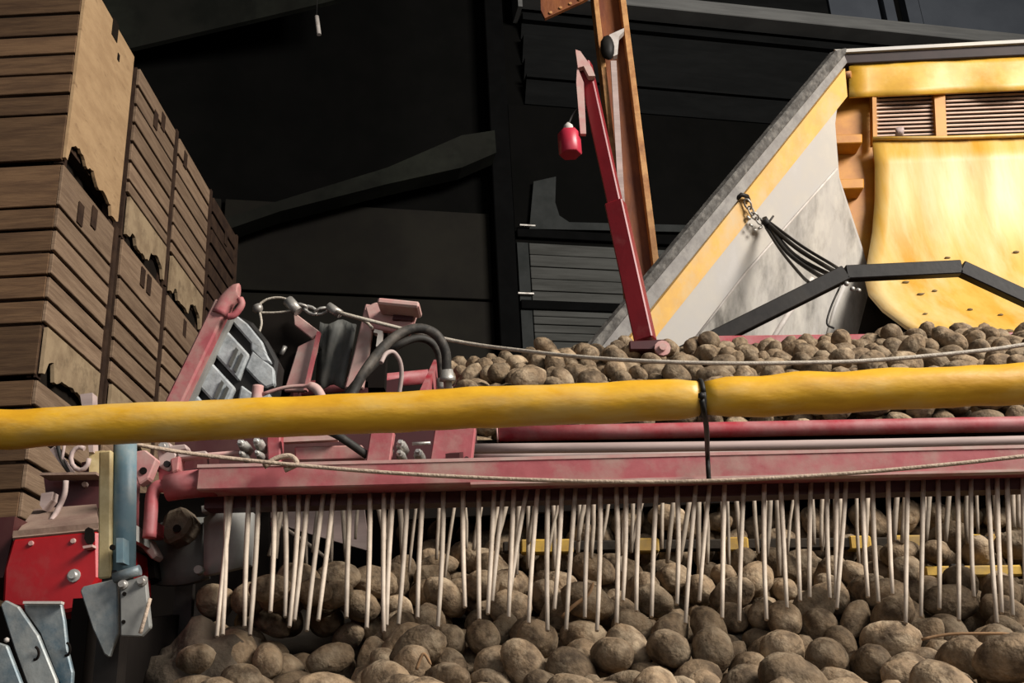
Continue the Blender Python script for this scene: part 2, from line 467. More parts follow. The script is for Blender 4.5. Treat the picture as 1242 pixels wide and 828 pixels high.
# sloping rafter low on the gable and the lit eaves sheet top left
raf = [PN(x, y, WO + WN * 0.5, WN) for x, y in ((150, 306), (330, 246), (470, 203), (560, 164), (600, 158), (602, 185), (560, 203), (470, 223), (340, 256), (160, 318))]
structure(MB().prism(raf, -WN * 0.25).build('trim_3', 'roof'))
eav = [P(x, y, 8.9) for x, y in ((60, -60), (420, -60), (420, -4), (395, 3), (280, 30), (160, 58), (60, 80))]
structure(MB().prism(eav, (0, 0.06, 0)).build('trim_4', 'roof'))
q0, q1 = P(384, 20, 8.4), P(387, 42, 8.4)
t = thing('hanging_lamp', q1, 'short pale tube lamp hanging under the dark roof at top left', 'lamp')
MB().tube([q0, q1], 0.022, 10).build('tube', 'white', t)
MB().tube([q0, Vector((q0.x, q0.y, 12.0))], 0.006, 6).build('cord', 'black', t)

# ------------------------------------------------------------------ stacked wooden crates
XS = -2.38
def zc(y):
    return P(70 - (y - 200) * 0.08, y, 4.94).z
LEV = [zc(455) - 2 * 1.262 - 1.26, zc(455) - 2 * 1.262, zc(455) - 1.262, zc(455), zc(195), zc(195) + 1.27]
LEV[0] = 0.0
COLS = [(4.94, 5.72), (5.83, 6.62), (6.68, 7.50), (7.57, 8.30)]
ordc = ['first', 'second', 'third', 'fourth']
lvl = ['bottom', 'second from bottom', 'middle', 'second from top', 'top']


def ragged(y0, y1, z0, z1, amp, n, seed, notch=()):
    """polygon on the side plane: straight top, torn lower edge"""
    r = random.Random(seed)
    low = []
    for k in range(n + 1):
        f = k / n
        z = z0 + r.uniform(0, amp)
        for (c, w_, h) in notch:
            if abs(f - c) < w_:
                z = z0 + h * (1 - 0.4 * abs(f - c) / w_) + r.uniform(0, 0.02)
        low.append((y0 + (y1 - y0) * f, z))
    return [(y1, z1), (y0, z1)][::-1] + low[::-1]


for c, (ya, yb) in enumerate(COLS):
    for l in range(5):
        z0, z1 = LEV[l] + 0.004, LEV[l + 1] - 0.012
        h = z1 - z0
        x0 = XS - 1.5
        if l == 4:
            lab = ['top wooden crate of the nearest stack with a pale plywood side', 'top slatted wooden crate of the second stack from the front',
                   'top slatted wooden crate of the third stack, narrow in view', 'top crate of the farthest dark stack'][c]
        else:
            lab = '%s wooden crate of the %s stack from the front' % (lvl[l], ordc[c])
        t = thing('wooden_crate', ((x0 + XS) / 2, (ya + yb) / 2, z0), lab, 'crate', 'stacked wooden crates')
        # posts
        for (px_, py_) in ((XS - 0.075, ya + 0.03), (XS - 0.075, yb - 0.075), (x0 + 0.03, ya + 0.03), (x0 + 0.03, yb - 0.075)):
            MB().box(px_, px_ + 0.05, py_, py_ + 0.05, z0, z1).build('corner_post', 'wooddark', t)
        MB().box(x0, XS - 0.03, ya + 0.03, yb - 0.03, z0 + 0.13, z0 + 0.16).build('base', 'wooddark', t)
        MB().box(x0 + 0.005, x0 + 0.025, ya + .02, yb - .02, z0, z1).build('side_panel', 'wooddark', t)
        MB().box(x0, XS - 0.03, yb - 0.022, yb, z0, z1).build('back_panel', 'wooddark', t)
        # heights of the boards, bottom to top
        if l == 4 and c == 0:
            hs = [0.30] + [0.135] * 4 + [0.15, 0.135, 0.135]
        elif l == 3:
            hs = [0.285] + [0.137] * 5 + [0.27]
        else:
            hs = [0.25] + [0.142] * 6 + [0.15]
        k = (h - 0.0) / sum(hs)
        z = z0
        for i, b in enumerate(hs):
            bh = b * k
            g = 0.009
            if c == 0:
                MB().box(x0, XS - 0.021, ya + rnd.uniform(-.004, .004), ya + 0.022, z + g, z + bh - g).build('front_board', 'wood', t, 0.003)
            elif i == 0:
                MB().box(x0, XS - 0.021, ya, ya + 0.02, z0, z1).build('front_panel', 'wooddark', t)
            z += bh
        if l == 4 and c == 0:
            pts = ragged(ya + 0.005, yb, z0 + 0.015, z1, 0.022, 30, 4, ((0.20, 0.16, 0.15), (0.45, 0.10, 0.13), (0.70, 0.16, 0.08)))
            MB().prism([Vector((XS - 0.018, y_, z_)) for y_, z_ in pts], (0.018, 0, 0)).build('plywood_side', 'ply', t)
            ply = COL.objects[-1]
            MB().box(XS - 0.10, XS - 0.09, ya + .03, yb - .03, z0, z0 + 0.35).build('hole_shade', 'hole', t)  # near-black sheet standing in for the dark behind the torn edge
            for (yy, zz, w_, h_) in ((ya + 0.40, z1 - 0.11, 0.09, 0.13), (ya + 0.52, z1 - 0.21, 0.03, 0.05)):
                MB().box(XS - 0.005, XS + 0.004, yy, yy + w_, zz, zz + h_).build('stain', 'hole', ply)
            continue
        torn = (l == 4 and c in (1, 2)) or (l == 3 and c in (0, 1))
        z = z0
        for i, b in enumerate(hs):
            bh = b * k
            g = 0.012
            if i == 0 and torn:
                pts = ragged(ya + 0.03, yb - 0.01, z0 + 0.015, z0 + bh + (0.0 if l == 3 else 0.05) - g, 0.018, 26, c * 7 + l,
                             ((0.15, 0.07, 0.06), (0.72, 0.17, 0.12)) if l == 4 else ((0.13, 0.06, 0.10), (0.5, 0.2, 0.035)))
                MB().prism([Vector((XS - 0.016, y_, z_)) for y_, z_ in pts], (0.02, 0, 0)).build('torn_board', 'tornply', t)
                MB().box(XS - 0.05, XS - 0.04, ya + .03, yb - .03, z0, z0 + bh).build('hole_shade', 'hole', t)  # near-black backing painted as the dark inside the tears
            else:
                zz = z + g + (0.05 if torn and l == 4 and i == 1 else 0)
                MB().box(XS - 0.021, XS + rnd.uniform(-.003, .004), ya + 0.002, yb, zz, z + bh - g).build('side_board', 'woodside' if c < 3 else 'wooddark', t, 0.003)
            z += bh
        if l in (3, 4):
            for j in range(2 if c < 2 else 1):   # branded dark patches and the steel corner strap
                yy = ya + rnd.uniform(0.08, 0.5)
                zz = z0 + h * rnd.choice((0.86, 0.80))
                MB().box(XS + 0.002, XS + 0.006, yy, yy + 0.07, zz, zz + 0.13).build('dark_patch', 'wooddark', t)
        MB().box(XS - 0.005, XS + 0.012, yb - 0.045, yb - 0.002, z0, z1).build('edge_batten', 'wooddark', t)
# ------------------------------------------------------------------ bulk hopper on the right (grey flared side, yellow chute)
A3, B3, C3 = P(720, 430, 4.52), P(1015, 75, 5.1), P(1045, 320, 5.5)
HN = (B3 - A3).cross(C3 - A3).normalized()
if HN.dot(CAM - A3) < 0:
    HN = -HN
def H(x, y, o=0.0):
    return PN(x, y, A3 + HN * o, HN)
hp = thing('bulk_hopper', Vector((1.9, 5.2, 0)), 'large bulk hopper with grey flared side and yellow curved chute, at right', 'hopper')
MB().prism([H(x, y) for x, y in ((712, 444), (722, 432), (1014, 74), (1022, 78), (1013, 150), (1018, 215), (1046, 300), (1058, 345), (1062, 400), (1050, 444))], -HN * 0.05).build('side_wall', 'trailgrey', hp)
MB().prism([H(x, y, .002) for x, y in ((820, 442), (842, 412), (905, 330), (975, 250), (1014, 205), (1018, 225), (1042, 300), (1054, 345), (1058, 400), (1046, 442))], HN * 0.008).build('lower_sheet', 'stained', hp)
MB().prism([H(x, y) for x, y in ((689, 443), (700, 430), (1006, 64), (1019, 61), (1018, 68), (838, 283), (746, 392), (716, 430), (706, 443))], HN * 0.05).build('rubber_rim', 'rim', hp, 0.006)
MB().prism([H(x, y) for x, y in ((704, 443), (716, 430), (746, 392), (838, 283), (1018, 68), (1022, 78), (858, 284), (770, 392), (740, 430), (730, 443))], HN * 0.035).build('rim_lip', 'riminner', hp, 0.004)
MB().prism([H(x, y) for x, y in ((738, 442), (752, 421), (1021, 84), (1024, 118), (795, 405), (772, 440), (771, 442))], HN * 0.022).build('yellow_band', 'band', hp)
MB().tube([H(925, 430, .01), H(955, 382, .012), H(985, 338, .01)], 0.016, 6).build('weld_seam', 'white', hp)
MB().tube([H(998, 425, .01), H(1012, 375, .012), H(1024, 345, .01)], 0.013, 6).build('weld_seam', 'trailgrey', hp)
MB().tube([H(842, 412, .008), H(905, 330, .008), H(975, 250, .008), H(1015, 205, .008)], 0.006, 6).build('weld_seam', 'white', hp)
# back frame plate (orange) between side wall and chute
m = MB().prism([P(x, y, 5.55) for x, y in ((1018, 76), (1068, 76), (1064, 180), (1060, 300), (1050, 345), (1040, 345), (1018, 215), (1012, 150))], (0, 0.04, 0))
m.build('back_frame_plate', 'orange', hp)
for (xa, ya, xb, yb) in ((1012, 163, 1046, 174), (1016, 217, 1048, 229)):
    MB().prism([P(x, y, 5.42) for x, y in ((xa, ya), (xb, ya - 1), (xb, yb - 1), (xa, yb))], (0, 0.13, 0)).build('bracket', 'orange', hp, 0.005)
MB().tube([P(1020, 92, 5.45), P(1032, 90, 5.42)], 0.022, 8).build('pin', 'flange', COL.objects['back_frame_plate'])
MB().prism([P(x, y, 5.41) for x, y in ((1019, 62), (1330, 46), (1330, 62), (1019, 77))], (0, 0.2, 0)).build('top_rail', 'darkedge', hp, 0.004)
MB().prism([P(x, y, 5.39) for x, y in ((1012, 60), (1330, 43), (1330, 47), (1019, 63.5))], (0, 0.24, 0)).build('top_lip', 'trailgrey', hp)
# yellow flap under the rail: slightly billowed sheet
rows = []
for i in range(6):
    r = []
    for j in range(14):
        f = j / 13
        x = 1030 + 300 * f
        yt = 76 - 14 * f + (4 if j == 0 else 0) - (2.5 if 4 <= j <= 5 else 0)
        yb = 118 - 13 * f
        y = yt + (yb - yt) * i / 5
        r.append(P(x, y, 5.43 + 0.03 * math.sin(j * 1.3) * (i / 5)))
    rows.append(r)
MB().sheet(rows, (0, 0.012, 0)).build('flap', 'flap', hp)
# louvre grille
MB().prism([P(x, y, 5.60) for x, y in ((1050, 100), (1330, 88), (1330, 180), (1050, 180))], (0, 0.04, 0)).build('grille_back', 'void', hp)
nl = 11
for k in range(nl):
    for (xa, xb) in ((1060, 1133), (1147, 1330)):
        f = k / (nl - 1)
        y0 = 117 + 48 * f
        sl = -(8.0 - 2.2 * f) / 182
        a, b = P(xa, y0 + sl * (xa - 1060), 5.50), P(xb, y0 + sl * (xb - 1060), 5.50)
        MB().bar(a, b, px(2.2, a), 0.012).build('louvre_slat', 'slat', hp)
MB().prism([P(x, y, 5.46) for x, y in ((1133, 110), (1146, 109), (1149, 172), (1136, 172))], (0, 0.06, 0)).build('grille_post', 'orange', hp)
MB().prism([P(x, y, 5.46) for x, y in ((1058, 112), (1063, 112), (1064, 172), (1059, 172))], (0, 0.06, 0)).build('grille_post', 'orange', hp)
MB().blob(P(1091, 160, 5.44), 0.026, 2, .8, 3.0, sz=1.3).build('clod', 'greypipe', hp)
# curved chute: back sheet that scoops forward at the bottom
prof = [(168, 5.45), (200, 5.47), (240, 5.48), (280, 5.46), (310, 5.42), (335, 5.36), (355, 5.27), (375, 5.14), (395, 4.97), (412, 4.78), (430, 4.55)]
left = {168: 1058, 200: 1061, 240: 1061, 280: 1058, 310: 1053, 335: 1049, 355: 1054, 375: 1071, 395: 1098, 412: 1130, 430: 1165}
rows = []
for y, Y in prof:
    r = []
    for j in range(17):
        f = j / 16
        x = left[y] + (1360 - left[y]) * f
        yy = y - (x - 1060) * 0.036 * (1 if y < 330 else max(0.0, 1 - (y - 330) / 90.0))
        r.append(P(x, yy, Y - 0.012 * math.sin(f * 30) * max(0, 1 - (y - 168) / 200) * min(1, (y - 168) / 50)))
    rows.append(r)
MB().sheet(rows, (0.0, 0.015, -0.012)).build('chute_sheet', 'chute', hp)
MB().tube([P(1058, 168, 5.44), P(1150, 167, 5.44), P(1240, 164, 5.44), P(1330, 161, 5.44)], 0.012, 6).build('chute_lip', 'chute', hp)
fl = MB()
for k in range(26):
    i = rnd.choice((4, 5, 6, 7, 8, 8, 9))
    a = rnd.uniform(0.08, 0.95)
    j = int(a * 15)
    q = rows[i][j].lerp(rows[i][j + 1], rnd.random()).lerp(rows[i + 1][j], rnd.random() * .6)
    fl.blob(q + Vector((0, -0.004, 0.004)), rnd.uniform(0.006, 0.016), 1, .5, k, sx=1.6, sy=.5, sz=.6)
mf = fl.build('mud_flecks', 'mud', COL.objects['chute_sheet'])
mf['kind'] = 'stuff'
xr = P(1330, 100, 5.3).x
MB().prism([Vector((xr, 5.72, P(1330, 43, 5.4).z)), Vector((xr, 5.25, P(1330, 43, 5.28).z)), Vector((xr, 4.6, 3.5)), Vector((xr, 5.72, 3.3))], (0.04, 0, 0)).build('side_wall', 'trailgrey', hp)
# dark lower wall under the chute and the legs that carry the hopper
MB().prism([P(x, y, 5.56) for x, y in ((1000, 330), (1360, 330), (1360, 445), (990, 445))], (0, 0.05, 0)).build('lower_panel', 'blacksteel', hp)
for q in (P(1050, 300, 5.75), P(1340, 300, 5.75), P(1340, 420, 4.9)):
    MB().box(q.x - 0.06, q.x + 0.06, q.y, q.y + 0.12, 0.0, q.z).build('leg', 'blacksteel', hp)
q = H(700, 440, -0.15)
MB().box(q.x - 0.02, q.x + 0.10, q.y - 0.02, q.y + 0.1, 0.0, q.z + 0.05).build('leg', 'blacksteel', hp)
# cross tie from the lower_panel to legs so that the frame is one piece
MB().bar(P(1050, 380, 5.7), P(1340, 380, 5.7), 0.1, 0.12).build('cross_tie', 'blacksteel', hp)

# chain with its ring, and bundle of black straps from it to the guard frame
ch = thing('chain', H(905, 255, .03), 'short rusty chain hooked to the yellow edge band of the hopper', 'chain')
MB().tube([H(894, 241, .03), H(899, 236, .05), H(906, 238, .05), H(908, 243, .03)], 0.012, 8).build('hook_ring', 'blacksteel', ch)
cp = [H(905, 243, .05), H(909, 252, .05), H(913, 259, .05), H(918, 265, .05), H(924, 270, .05)]
for i in range(len(cp) - 1):
    a, b = cp[i], cp[i + 1]
    mid, dd = (a + b) / 2, (b - a)
    d, u, v = frame(dd, HN if i % 2 else (0, 0, 1))
    MB().tube([mid + d * math.cos(k * .7854) * dd.length * .72 + u * math.sin(k * .7854) * 0.017 for k in range(9)], 0.0055, 6).build('link', 'steel', ch)
for i, (x, y) in enumerate(((906, 262), (909, 272), (914, 279), (920, 277), (924, 271))):
    a, b = H(x, y, .04), H(x + 4, y + 4 - i * 2, .045)
    MB().tube([a, b], 0.007, 6).build('link', 'steel', ch)
st = thing('strap_bundle', P(1010, 330, 4.2), 'bundle of black straps stretched from the chain to the black guard frame', 'straps')
for i, pts in enumerate((((930, 270), (965, 300), (1000, 322), (1014, 330)), ((931, 273), (962, 308), (1000, 330), (1012, 333)),
                         ((933, 275), (955, 306), (990, 332), (1005, 337)), ((929, 276), (948, 305), (972, 334), (982, 343)), ((934, 270), (972, 298), (1008, 320), (1020, 328)))):
    n = len(pts)
    S0 = H(930, 272, .06)
    q = []
    for k, (x, y) in enumerate(pts):
        q.append(P(x, y, S0.y + (4.40 - S0.y) * k / (n - 1)))
    MB().tube(spline(q, 5), 0.011 if i < 3 else 0.008, 6).build('strap', 'black', st)
MB().tube([H(926, 265, .06), H(933, 276, .06)], 0.02, 8).build('knot', 'black', st)
S0 = H(938, 262, .06)
MB().tube([H(932, 270, .06), S0], 0.006, 6).build('loose_end', 'hose', st)
# black guard frame
g = thing('guard_frame', P(850, 420, 4.4), 'bent black square-tube guard frame standing behind the raised potato heap', 'frame')
gp = [P(790, 449, 4.4), P(1025, 332, 4.4), P(1165, 325.5, 4.4), P(1330, 402, 4.4)]
for i, nm in enumerate(('sloping_bar', 'top_bar', 'sloping_bar')):
    MB().bar(gp[i], gp[i + 1], px(18 if i else 20, gp[i]), 0.05).build(nm, 'blacksteel', g, 0.004)
for q in (gp[0], gp[3]):
    MB().box(q.x - .03, q.x + .03, q.y - .03, q.y + .03, 0, q.z + .02).build('leg', 'blacksteel', g)
for (x, y) in ((1027, 344), (1034, 350), (1041, 352)):
    MB().blob(P(x, y, 4.37), 0.013, 1, .3, x).build('wing_nut', 'steel', g)
MB().tube(spline([P(1020, 345, 4.4), P(1008, 372, 4.4), P(1003, 392, 4.4), P(1012, 398, 4.4)], 4), 0.005, 6).build('frayed_cord', 'hose', g)

# ------------------------------------------------------------------ rusty I-section column with a gusset
cb, ct = P(775, 320, 6.6), P(737, 0, 6.6)
axis = (ct - cb).normalized()
low = cb - axis * ((cb.z) / axis.z)
top = cb + axis * ((11.9 - cb.z) / axis.z)
co = thing('steel_column', low, 'rusty orange steel I-section column standing behind the red stanchion', 'column')
wv = Vector((1, 0.0, 0)) - axis * axis.x
wv.normalize()
dv = axis.cross(wv).normalized()
hw = px(18, cb)
MB().bar(low, top, hw * 2, 0.02).build('web', 'rust', co)
MB().bar(low + wv * hw, top + wv * hw, 0.02 + px(4, cb), 0.20).build('flange', 'flange', co, 0.003)
MB().bar(low - wv * hw, top - wv * hw, 0.02 + px(3, cb), 0.20).build('flange', 'flange', co, 0.003)
q = P(746, 100, 6.45)
MB().bar(P(744, 75, 6.46), P(757, 300, 6.46), px(7, q), 0.03).build('cable_strip', 'greypipe', co)
MB().prism([P(x, y, 6.44) for x, y in ((739, 42), (757, 34), (757, 38), (751, 44), (749, 66), (744, 68))], (0, 0.05, 0)).build('clip', 'white', co)
MB().blob(P(737, 58, 6.42), px(9, q), 2, .1, sz=2.0).build('junction_box', 'black', co)
MB().prism([P(x, y, 6.5) for x, y in ((655, -30), (760, -60), (735, -14), (705, 2), (661, 22), (656, 12))], (0, 0.03, 0)).build('gusset_plate', 'rust', co)
for (x, y) in ((668, 16), (680, 10), (692, 5), (703, 0)):
    a = P(x, y, 6.5)
    MB().lathe(a, (0, -1, 0), [(0, .012), (.012, .012)], 8).build('bolt', 'flange', COL.objects['gusset_plate'])

# ------------------------------------------------------------------ red stanchion with hanging lamp cup
pb, pt = P(783, 414, 3.75), P(709, 78, 3.75)
sp = thing('stanchion', pb, 'slim red telescopic stanchion leaning left above the raised heap', 'post')
pm = pb.lerp(pt, 0.47)
dn = (pb - pt).normalized()
RF = (0.42, 1, 0)
MB().bar(pb, pm, px(24, pb), 0.065, RF).build('lower_tube', 'deepred', sp, 0.005)
MB().bar(pm - (pt - pb) * 0.03, pt, px(18, pb), 0.05, RF).build('upper_tube', 'deepred', sp, 0.005)
b0 = P(785, 416, 3.75)
MB().prism([P(x, y, 3.68) for x, y in ((763, 413), (806, 411), (808, 419), (800, 424), (764, 424))], (0, 0.14, 0)).build('foot_clamp', 'darkred', sp, 0.004)
MB().lathe(P(803, 424, 3.68), (0, -1, 0), [(0, .03), (.02, .03), (.021, .014), (.035, .014)], 12).build('clamp_bolt', 'palepink', COL.objects['foot_clamp'])
MB().tube([P(772, 424, 3.78), P(772, 436, 3.78)], 0.025, 8).build('clamp_leg', 'darkred', sp)
MB().tube([P(797, 424, 3.78), P(797, 436, 3.78)], 0.025, 8).build('clamp_leg', 'darkred', sp)
MB().prism([P(x, y, 3.69) for x, y in ((698, 60), (704, 62), (718, 82), (722, 92), (714, 92), (708, 80), (701, 82))], (0, 0.03, 0)).build('tip_plate', 'palepink', sp)
MB().prism([P(x, y, 3.70) for x, y in ((700, 80), (708, 100), (711, 162), (704, 162), (699, 100))], (0, 0.02, 0)).build('hanger_strip', 'palepink', sp)
lc = P(692, 188, 3.72)
up = Vector((0, 0, 1))
cu = thing('warning_lamp', lc, 'pink-red cup lamp with a pale cap hanging from the stanchion tip', 'lamp')
r_, h_ = px(14, lc), px(32, lc)
MB().lathe(lc, up, [(0, r_ * .92), (.004, r_), (h_ * .95, r_), (h_, r_ * .9)], 6).build('cup', 'lampred', cu)
MB().lathe(lc + up * h_, up, [(0, r_ * .35), (px(4, lc), r_ * .48), (px(9, lc), r_ * .42), (px(14, lc), r_ * .1)], 10).build('cap', 'white', cu)
MB().tube(spline([lc + up * (h_ + px(11, lc)), P(694, 140, 3.72), P(702, 130, 3.71), P(705, 128, 3.705)], 4), 0.006, 6).build('hook', 'blacksteel', cu)
# ------------------------------------------------------------------ raised conveyor that carries the upper heap
rc_ = thing('raised_conveyor', Vector((1.0, 3.4, 0)), 'red framed raised conveyor carrying the upper potato heap', 'conveyor')
LOW = [(1.28, 1.75), (1.78, 1.87), (1.95, 1.875), (2.08, 1.93), (2.5, 2.15), (3.25, 2.50)]
UPB = [(2.80, 2.66), (2.95, 2.74), (3.4, 3.00), (4.13, 3.40)]


def bed(prof, x0, x1, drop, th):
    m = MB()
    a = [Vector((x0, y, z - drop)) for y, z in prof]
    b = [Vector((x0, y, z - drop - th)) for y, z in prof][::-1]
    m.prism(a + b, (x1 - x0, 0, 0))
    return m


bed(UPB, -0.30, 2.7, 0.06, 0.04).build('belt', 'belt', rc_)
ra, rb = P(605, 526, 2.74), P(1330, 512.5, 2.74)
rend = ra + (rb - ra) * ((2.69 - ra.x) / (rb.x - ra.x))
MB().tube([ra.lerp(rend, k / 8) for k in range(9)], px(9.5, ra), 14).build('front_rail', 'red', rc_)
MB().lathe(ra - Vector((0.002, 0, 0)), (-1, 0, 0), [(0, px(10.5, ra)), (.004, px(10.5, ra))], 14).build('rail_end_cap', 'palepink', rc_)
zr = ra.z + (rb.z - ra.z) * (2.7 - ra.x) / (rb.x - ra.x)
MB().prism([Vector((-0.32, 2.765, 2.50)), Vector((2.7, 2.765, 2.50)), Vector((2.7, 2.765, zr)), Vector((-0.32, 2.765, ra.z))], (0, 0.02, 0)).build('front_plate', 'void', rc_)  # near-black instead of red, painting the dark gap below the rail
MB().prism([Vector((-0.33, 2.78, 2.6)), Vector((-0.33, 4.12, 3.32)), Vector((-0.33, 4.12, 3.46)), Vector((-0.33, 2.78, 2.72))], (0.02, 0, 0)).build('side_plate', 'red', rc_)
MB().prism([Vector((2.66, 2.78, 2.6)), Vector((2.66, 4.12, 3.32)), Vector((2.66, 4.12, 3.46)), Vector((2.66, 2.78, 3.05))], (0.03, 0, 0)).build('side_plate', 'red', rc_)
a, b = P(860, 415, 4.25), P(1360, 409, 4.25)
MB().bar(a, b, px(13, a), 0.04).build('back_rail', 'red', rc_, 0.004)
MB().box(-0.3, 2.9, 4.215, 4.235, 2.6, 3.46).build('back_plate', 'darkred', rc_)
for (x, y) in ((-0.25, 3.42), (2.6, 2.85), (-0.25, 4.14), (2.6, 4.14)):
    MB().box(x - .04, x + .04, y - .04, y + .04, 0, 2.53 if y < 3 else (2.90 if y < 4 else 3.30)).build('leg', 'darkred', rc_)
# left red and white barrier rail leaning behind the heap
br = thing('barrier_rail', P(385, 470, 4.2), 'red and white painted round rail running behind the hoses to the heap', 'rail')
e0, e1 = P(340, 474, 4.30), P(698, 439, 4.33)
def E_(f):
    return e0.lerp(e1, f)
for (f0, f1, mt, nm) in ((0, .50, 'red', 'red_section'), (.50, .60, 'red', 'red_section'), (.60, .76, 'white', 'white_section'), (.76, 1, 'red', 'red_section')):
    MB().tube([E_(f0), E_((f0 + f1) / 2), E_(f1)], px(9, E_(0)), 12).build(nm, mt, br)
MB().box(E_(.05).x - .03, E_(.05).x + .03, E_(.05).y - .03, E_(.05).y + .03, 0, E_(.05).z).build('leg', 'darkred', br)
MB().box(E_(.38).x - .03, E_(.38).x + .03, E_(.38).y - .03, E_(.38).y + .03, 0, E_(.38).z).build('leg', 'darkred', br)

# ------------------------------------------------------------------ lower feed conveyor
fc = thing('feed_conveyor', Vector((0.6, 2.2, 0)), 'low feed conveyor under the lower potato heap', 'conveyor')
bed(LOW, -0.76, 2.0, 0.06, 0.05).build('belt', 'belt', fc)
MB().prism([P(x, y, 2.62) for x, y in ((120, 596), (326, 602), (326, 720), (230, 730), (230, 815), (120, 815))], (0, 0.02, 0)).build('dark_backdrop', 'void', fc)  # black sheet added to hide the crates and act as shade
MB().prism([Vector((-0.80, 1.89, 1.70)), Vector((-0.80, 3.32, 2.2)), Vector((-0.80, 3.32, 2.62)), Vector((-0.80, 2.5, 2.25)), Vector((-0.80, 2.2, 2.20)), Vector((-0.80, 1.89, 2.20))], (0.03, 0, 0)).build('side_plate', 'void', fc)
MB().box(-0.76, 2.0, 3.30, 3.32, 2.2, 2.66).build('end_plate', 'void', fc)  # near-black in place of red to read as unlit depth
MB().box(-0.76, 2.0, 1.24, 1.262, 1.6, 1.86).build('front_lip', 'darkred', fc)
for (x, y) in ((-0.70, 1.32), (1.95, 1.32), (-0.74, 3.2), (1.95, 3.2)):
    MB().box(x - .04, x + .04, y - .03, y + .03, 0, 1.68 if y < 2 else 2.37).build('leg', 'darkred', fc)
# yellow bars of the cleaning section, partly buried
for (xa, ya_, xb, yb_, Y, lab) in ((610, 664, 1330, 656, 2.78, 'dirty yellow rubber bar running behind the back strands, upper one'),
                                   (1120, 694, 1330, 691, 2.52, 'clean yellow rubber bar low at the right behind the strands')):
    a, b = P(xa, ya_, Y), P(xb, yb_, Y)
    o = thing('yellow_bar', a, lab, 'bar')
    hi = Y > 2.6
    MB().bar(a, b, px(13, a), 0.03).build('bar', 'belt' if hi else 'yellowbar', o, 0.004)
    for x0, x1 in (((632, 696), (772, 800), (880, 908), (1030, 1056), (1085, 1140), (1150, 1190), (1198, 1240)) if hi else ((1150, 1168), (1236, 1250))):
        c, d_ = a.lerp(b, (x0 - xa) / (xb - xa)), a.lerp(b, (x1 - xa) / (xb - xa))
        MB().bar(c, d_, px(17, c), 0.038).build('yellow_sleeve' if hi else 'clip', 'yellowbar' if hi else 'blacksteel', o, 0.004)
    for c in (b,):
        MB().box(c.x - .012, c.x + .012, c.y + .016, c.y + .03, 2.0 + (c.y - 2.08) * .393, c.z).build('post', 'blacksteel', o)

# ------------------------------------------------------------------ red cross beam
cbm = thing('cross_beam', P(620, 580, 2.2), 'long dusty red box beam that the strand curtain hangs from', 'beam')
l0, l1 = P(245, 585, 2.17), P(1340, 559, 2.17)
l1b = l0 + (l1 - l0) * ((2.14 - l0.x) / (l1.x - l0.x))
MB().bar(l0, l1b, px(29, l0), 0.075).build('box_section', 'pink', cbm, 0.003)
kz = Vector((0, 0, px(14.5, l0)))
MB().bar(l0 + kz + Vector((0, -.022, 0)), l1 + kz + Vector((0, -.022, 0)), px(4.0, l0), 0.035).build('top_lip', 'palepink', cbm)
MB().bar(l0 - kz + Vector((0, -.028, 0)) + (l1 - l0) * .30, l1 - kz + Vector((0, -.028, 0)), px(3.0, l0), 0.025).build('bottom_lip', 'palepink', cbm)
MB().bar(l0 - kz * 1.35 + Vector((0, .05, 0)), l1 - kz * 1.35 + Vector((0, .05, 0)), px(18, l0), 0.05).build('inner_flange', 'darkred', cbm)
rt = px(17, l0)
pp = [l0 + Vector((.03, 0, 0)), P(222, 588, 2.17), P(202, 592, 2.17)]
MB().tube(pp, [rt * 1.02, rt, rt * .95], 14).build('round_end', 'red', cbm)
MB().tube(spline([P(205, 590, 2.16), P(192, 590, 2.16), P(185, 600, 2.16), P(183, 625, 2.16), P(181, 652, 2.16)], 5), px(8, l0), 10).build('down_tube', 'red', cbm)
MB().tube([P(166, 575, 2.25), P(164, 600, 2.25), P(163, 640, 2.25)], px(5.5, l0), 8).build('down_tube', 'red', cbm)
MB().prism([P(x, y, 2.14) for x, y in ((158, 548), (176, 545), (190, 556), (180, 580), (168, 588), (162, 572))], (0, 0.03, 0)).build('ear_plate', 'palepink', cbm, 0.003)
MB().lathe(P(174, 571, 2.14), (0, -1, 0), [(0, px(4.5, l0)), (.003, px(4.5, l0))], 10).build('pin_hole', 'void', cbm)
q = l1b
MB().box(q.x - .06, q.x + .04, q.y - .04, q.y + .06, 0, q.z).build('leg', 'darkred', cbm)
MB().prism([P(x, y, 2.13) for x, y in ((154, 635), (164, 636), (164, 655), (155, 654))], (0, 0.1, 0)).build('foot_lug', 'shieldlight', cbm)

# pipes above the beam
for (xa, y0, xb, y1, Y, r, lab) in ((572, 544, 1340, 532, 2.52, 6.2, 'thick dusty grey pipe running along under the red front rail'),
                                   (574, 553.5, 1340, 540.5, 2.42, 3.2, 'thin dusty grey rod just above the red cross beam')):
    a, b = P(xa, y0, Y), P(xb, y1, Y)
    o = tag(MB().tube([a.lerp(b, i / 10) + Vector((0, 0, -.004 * math.sin(i / 10 * 3.14))) for i in range(11)], px(r, a), 10).build('pipe', 'greypipe'), lab, 'pipe')

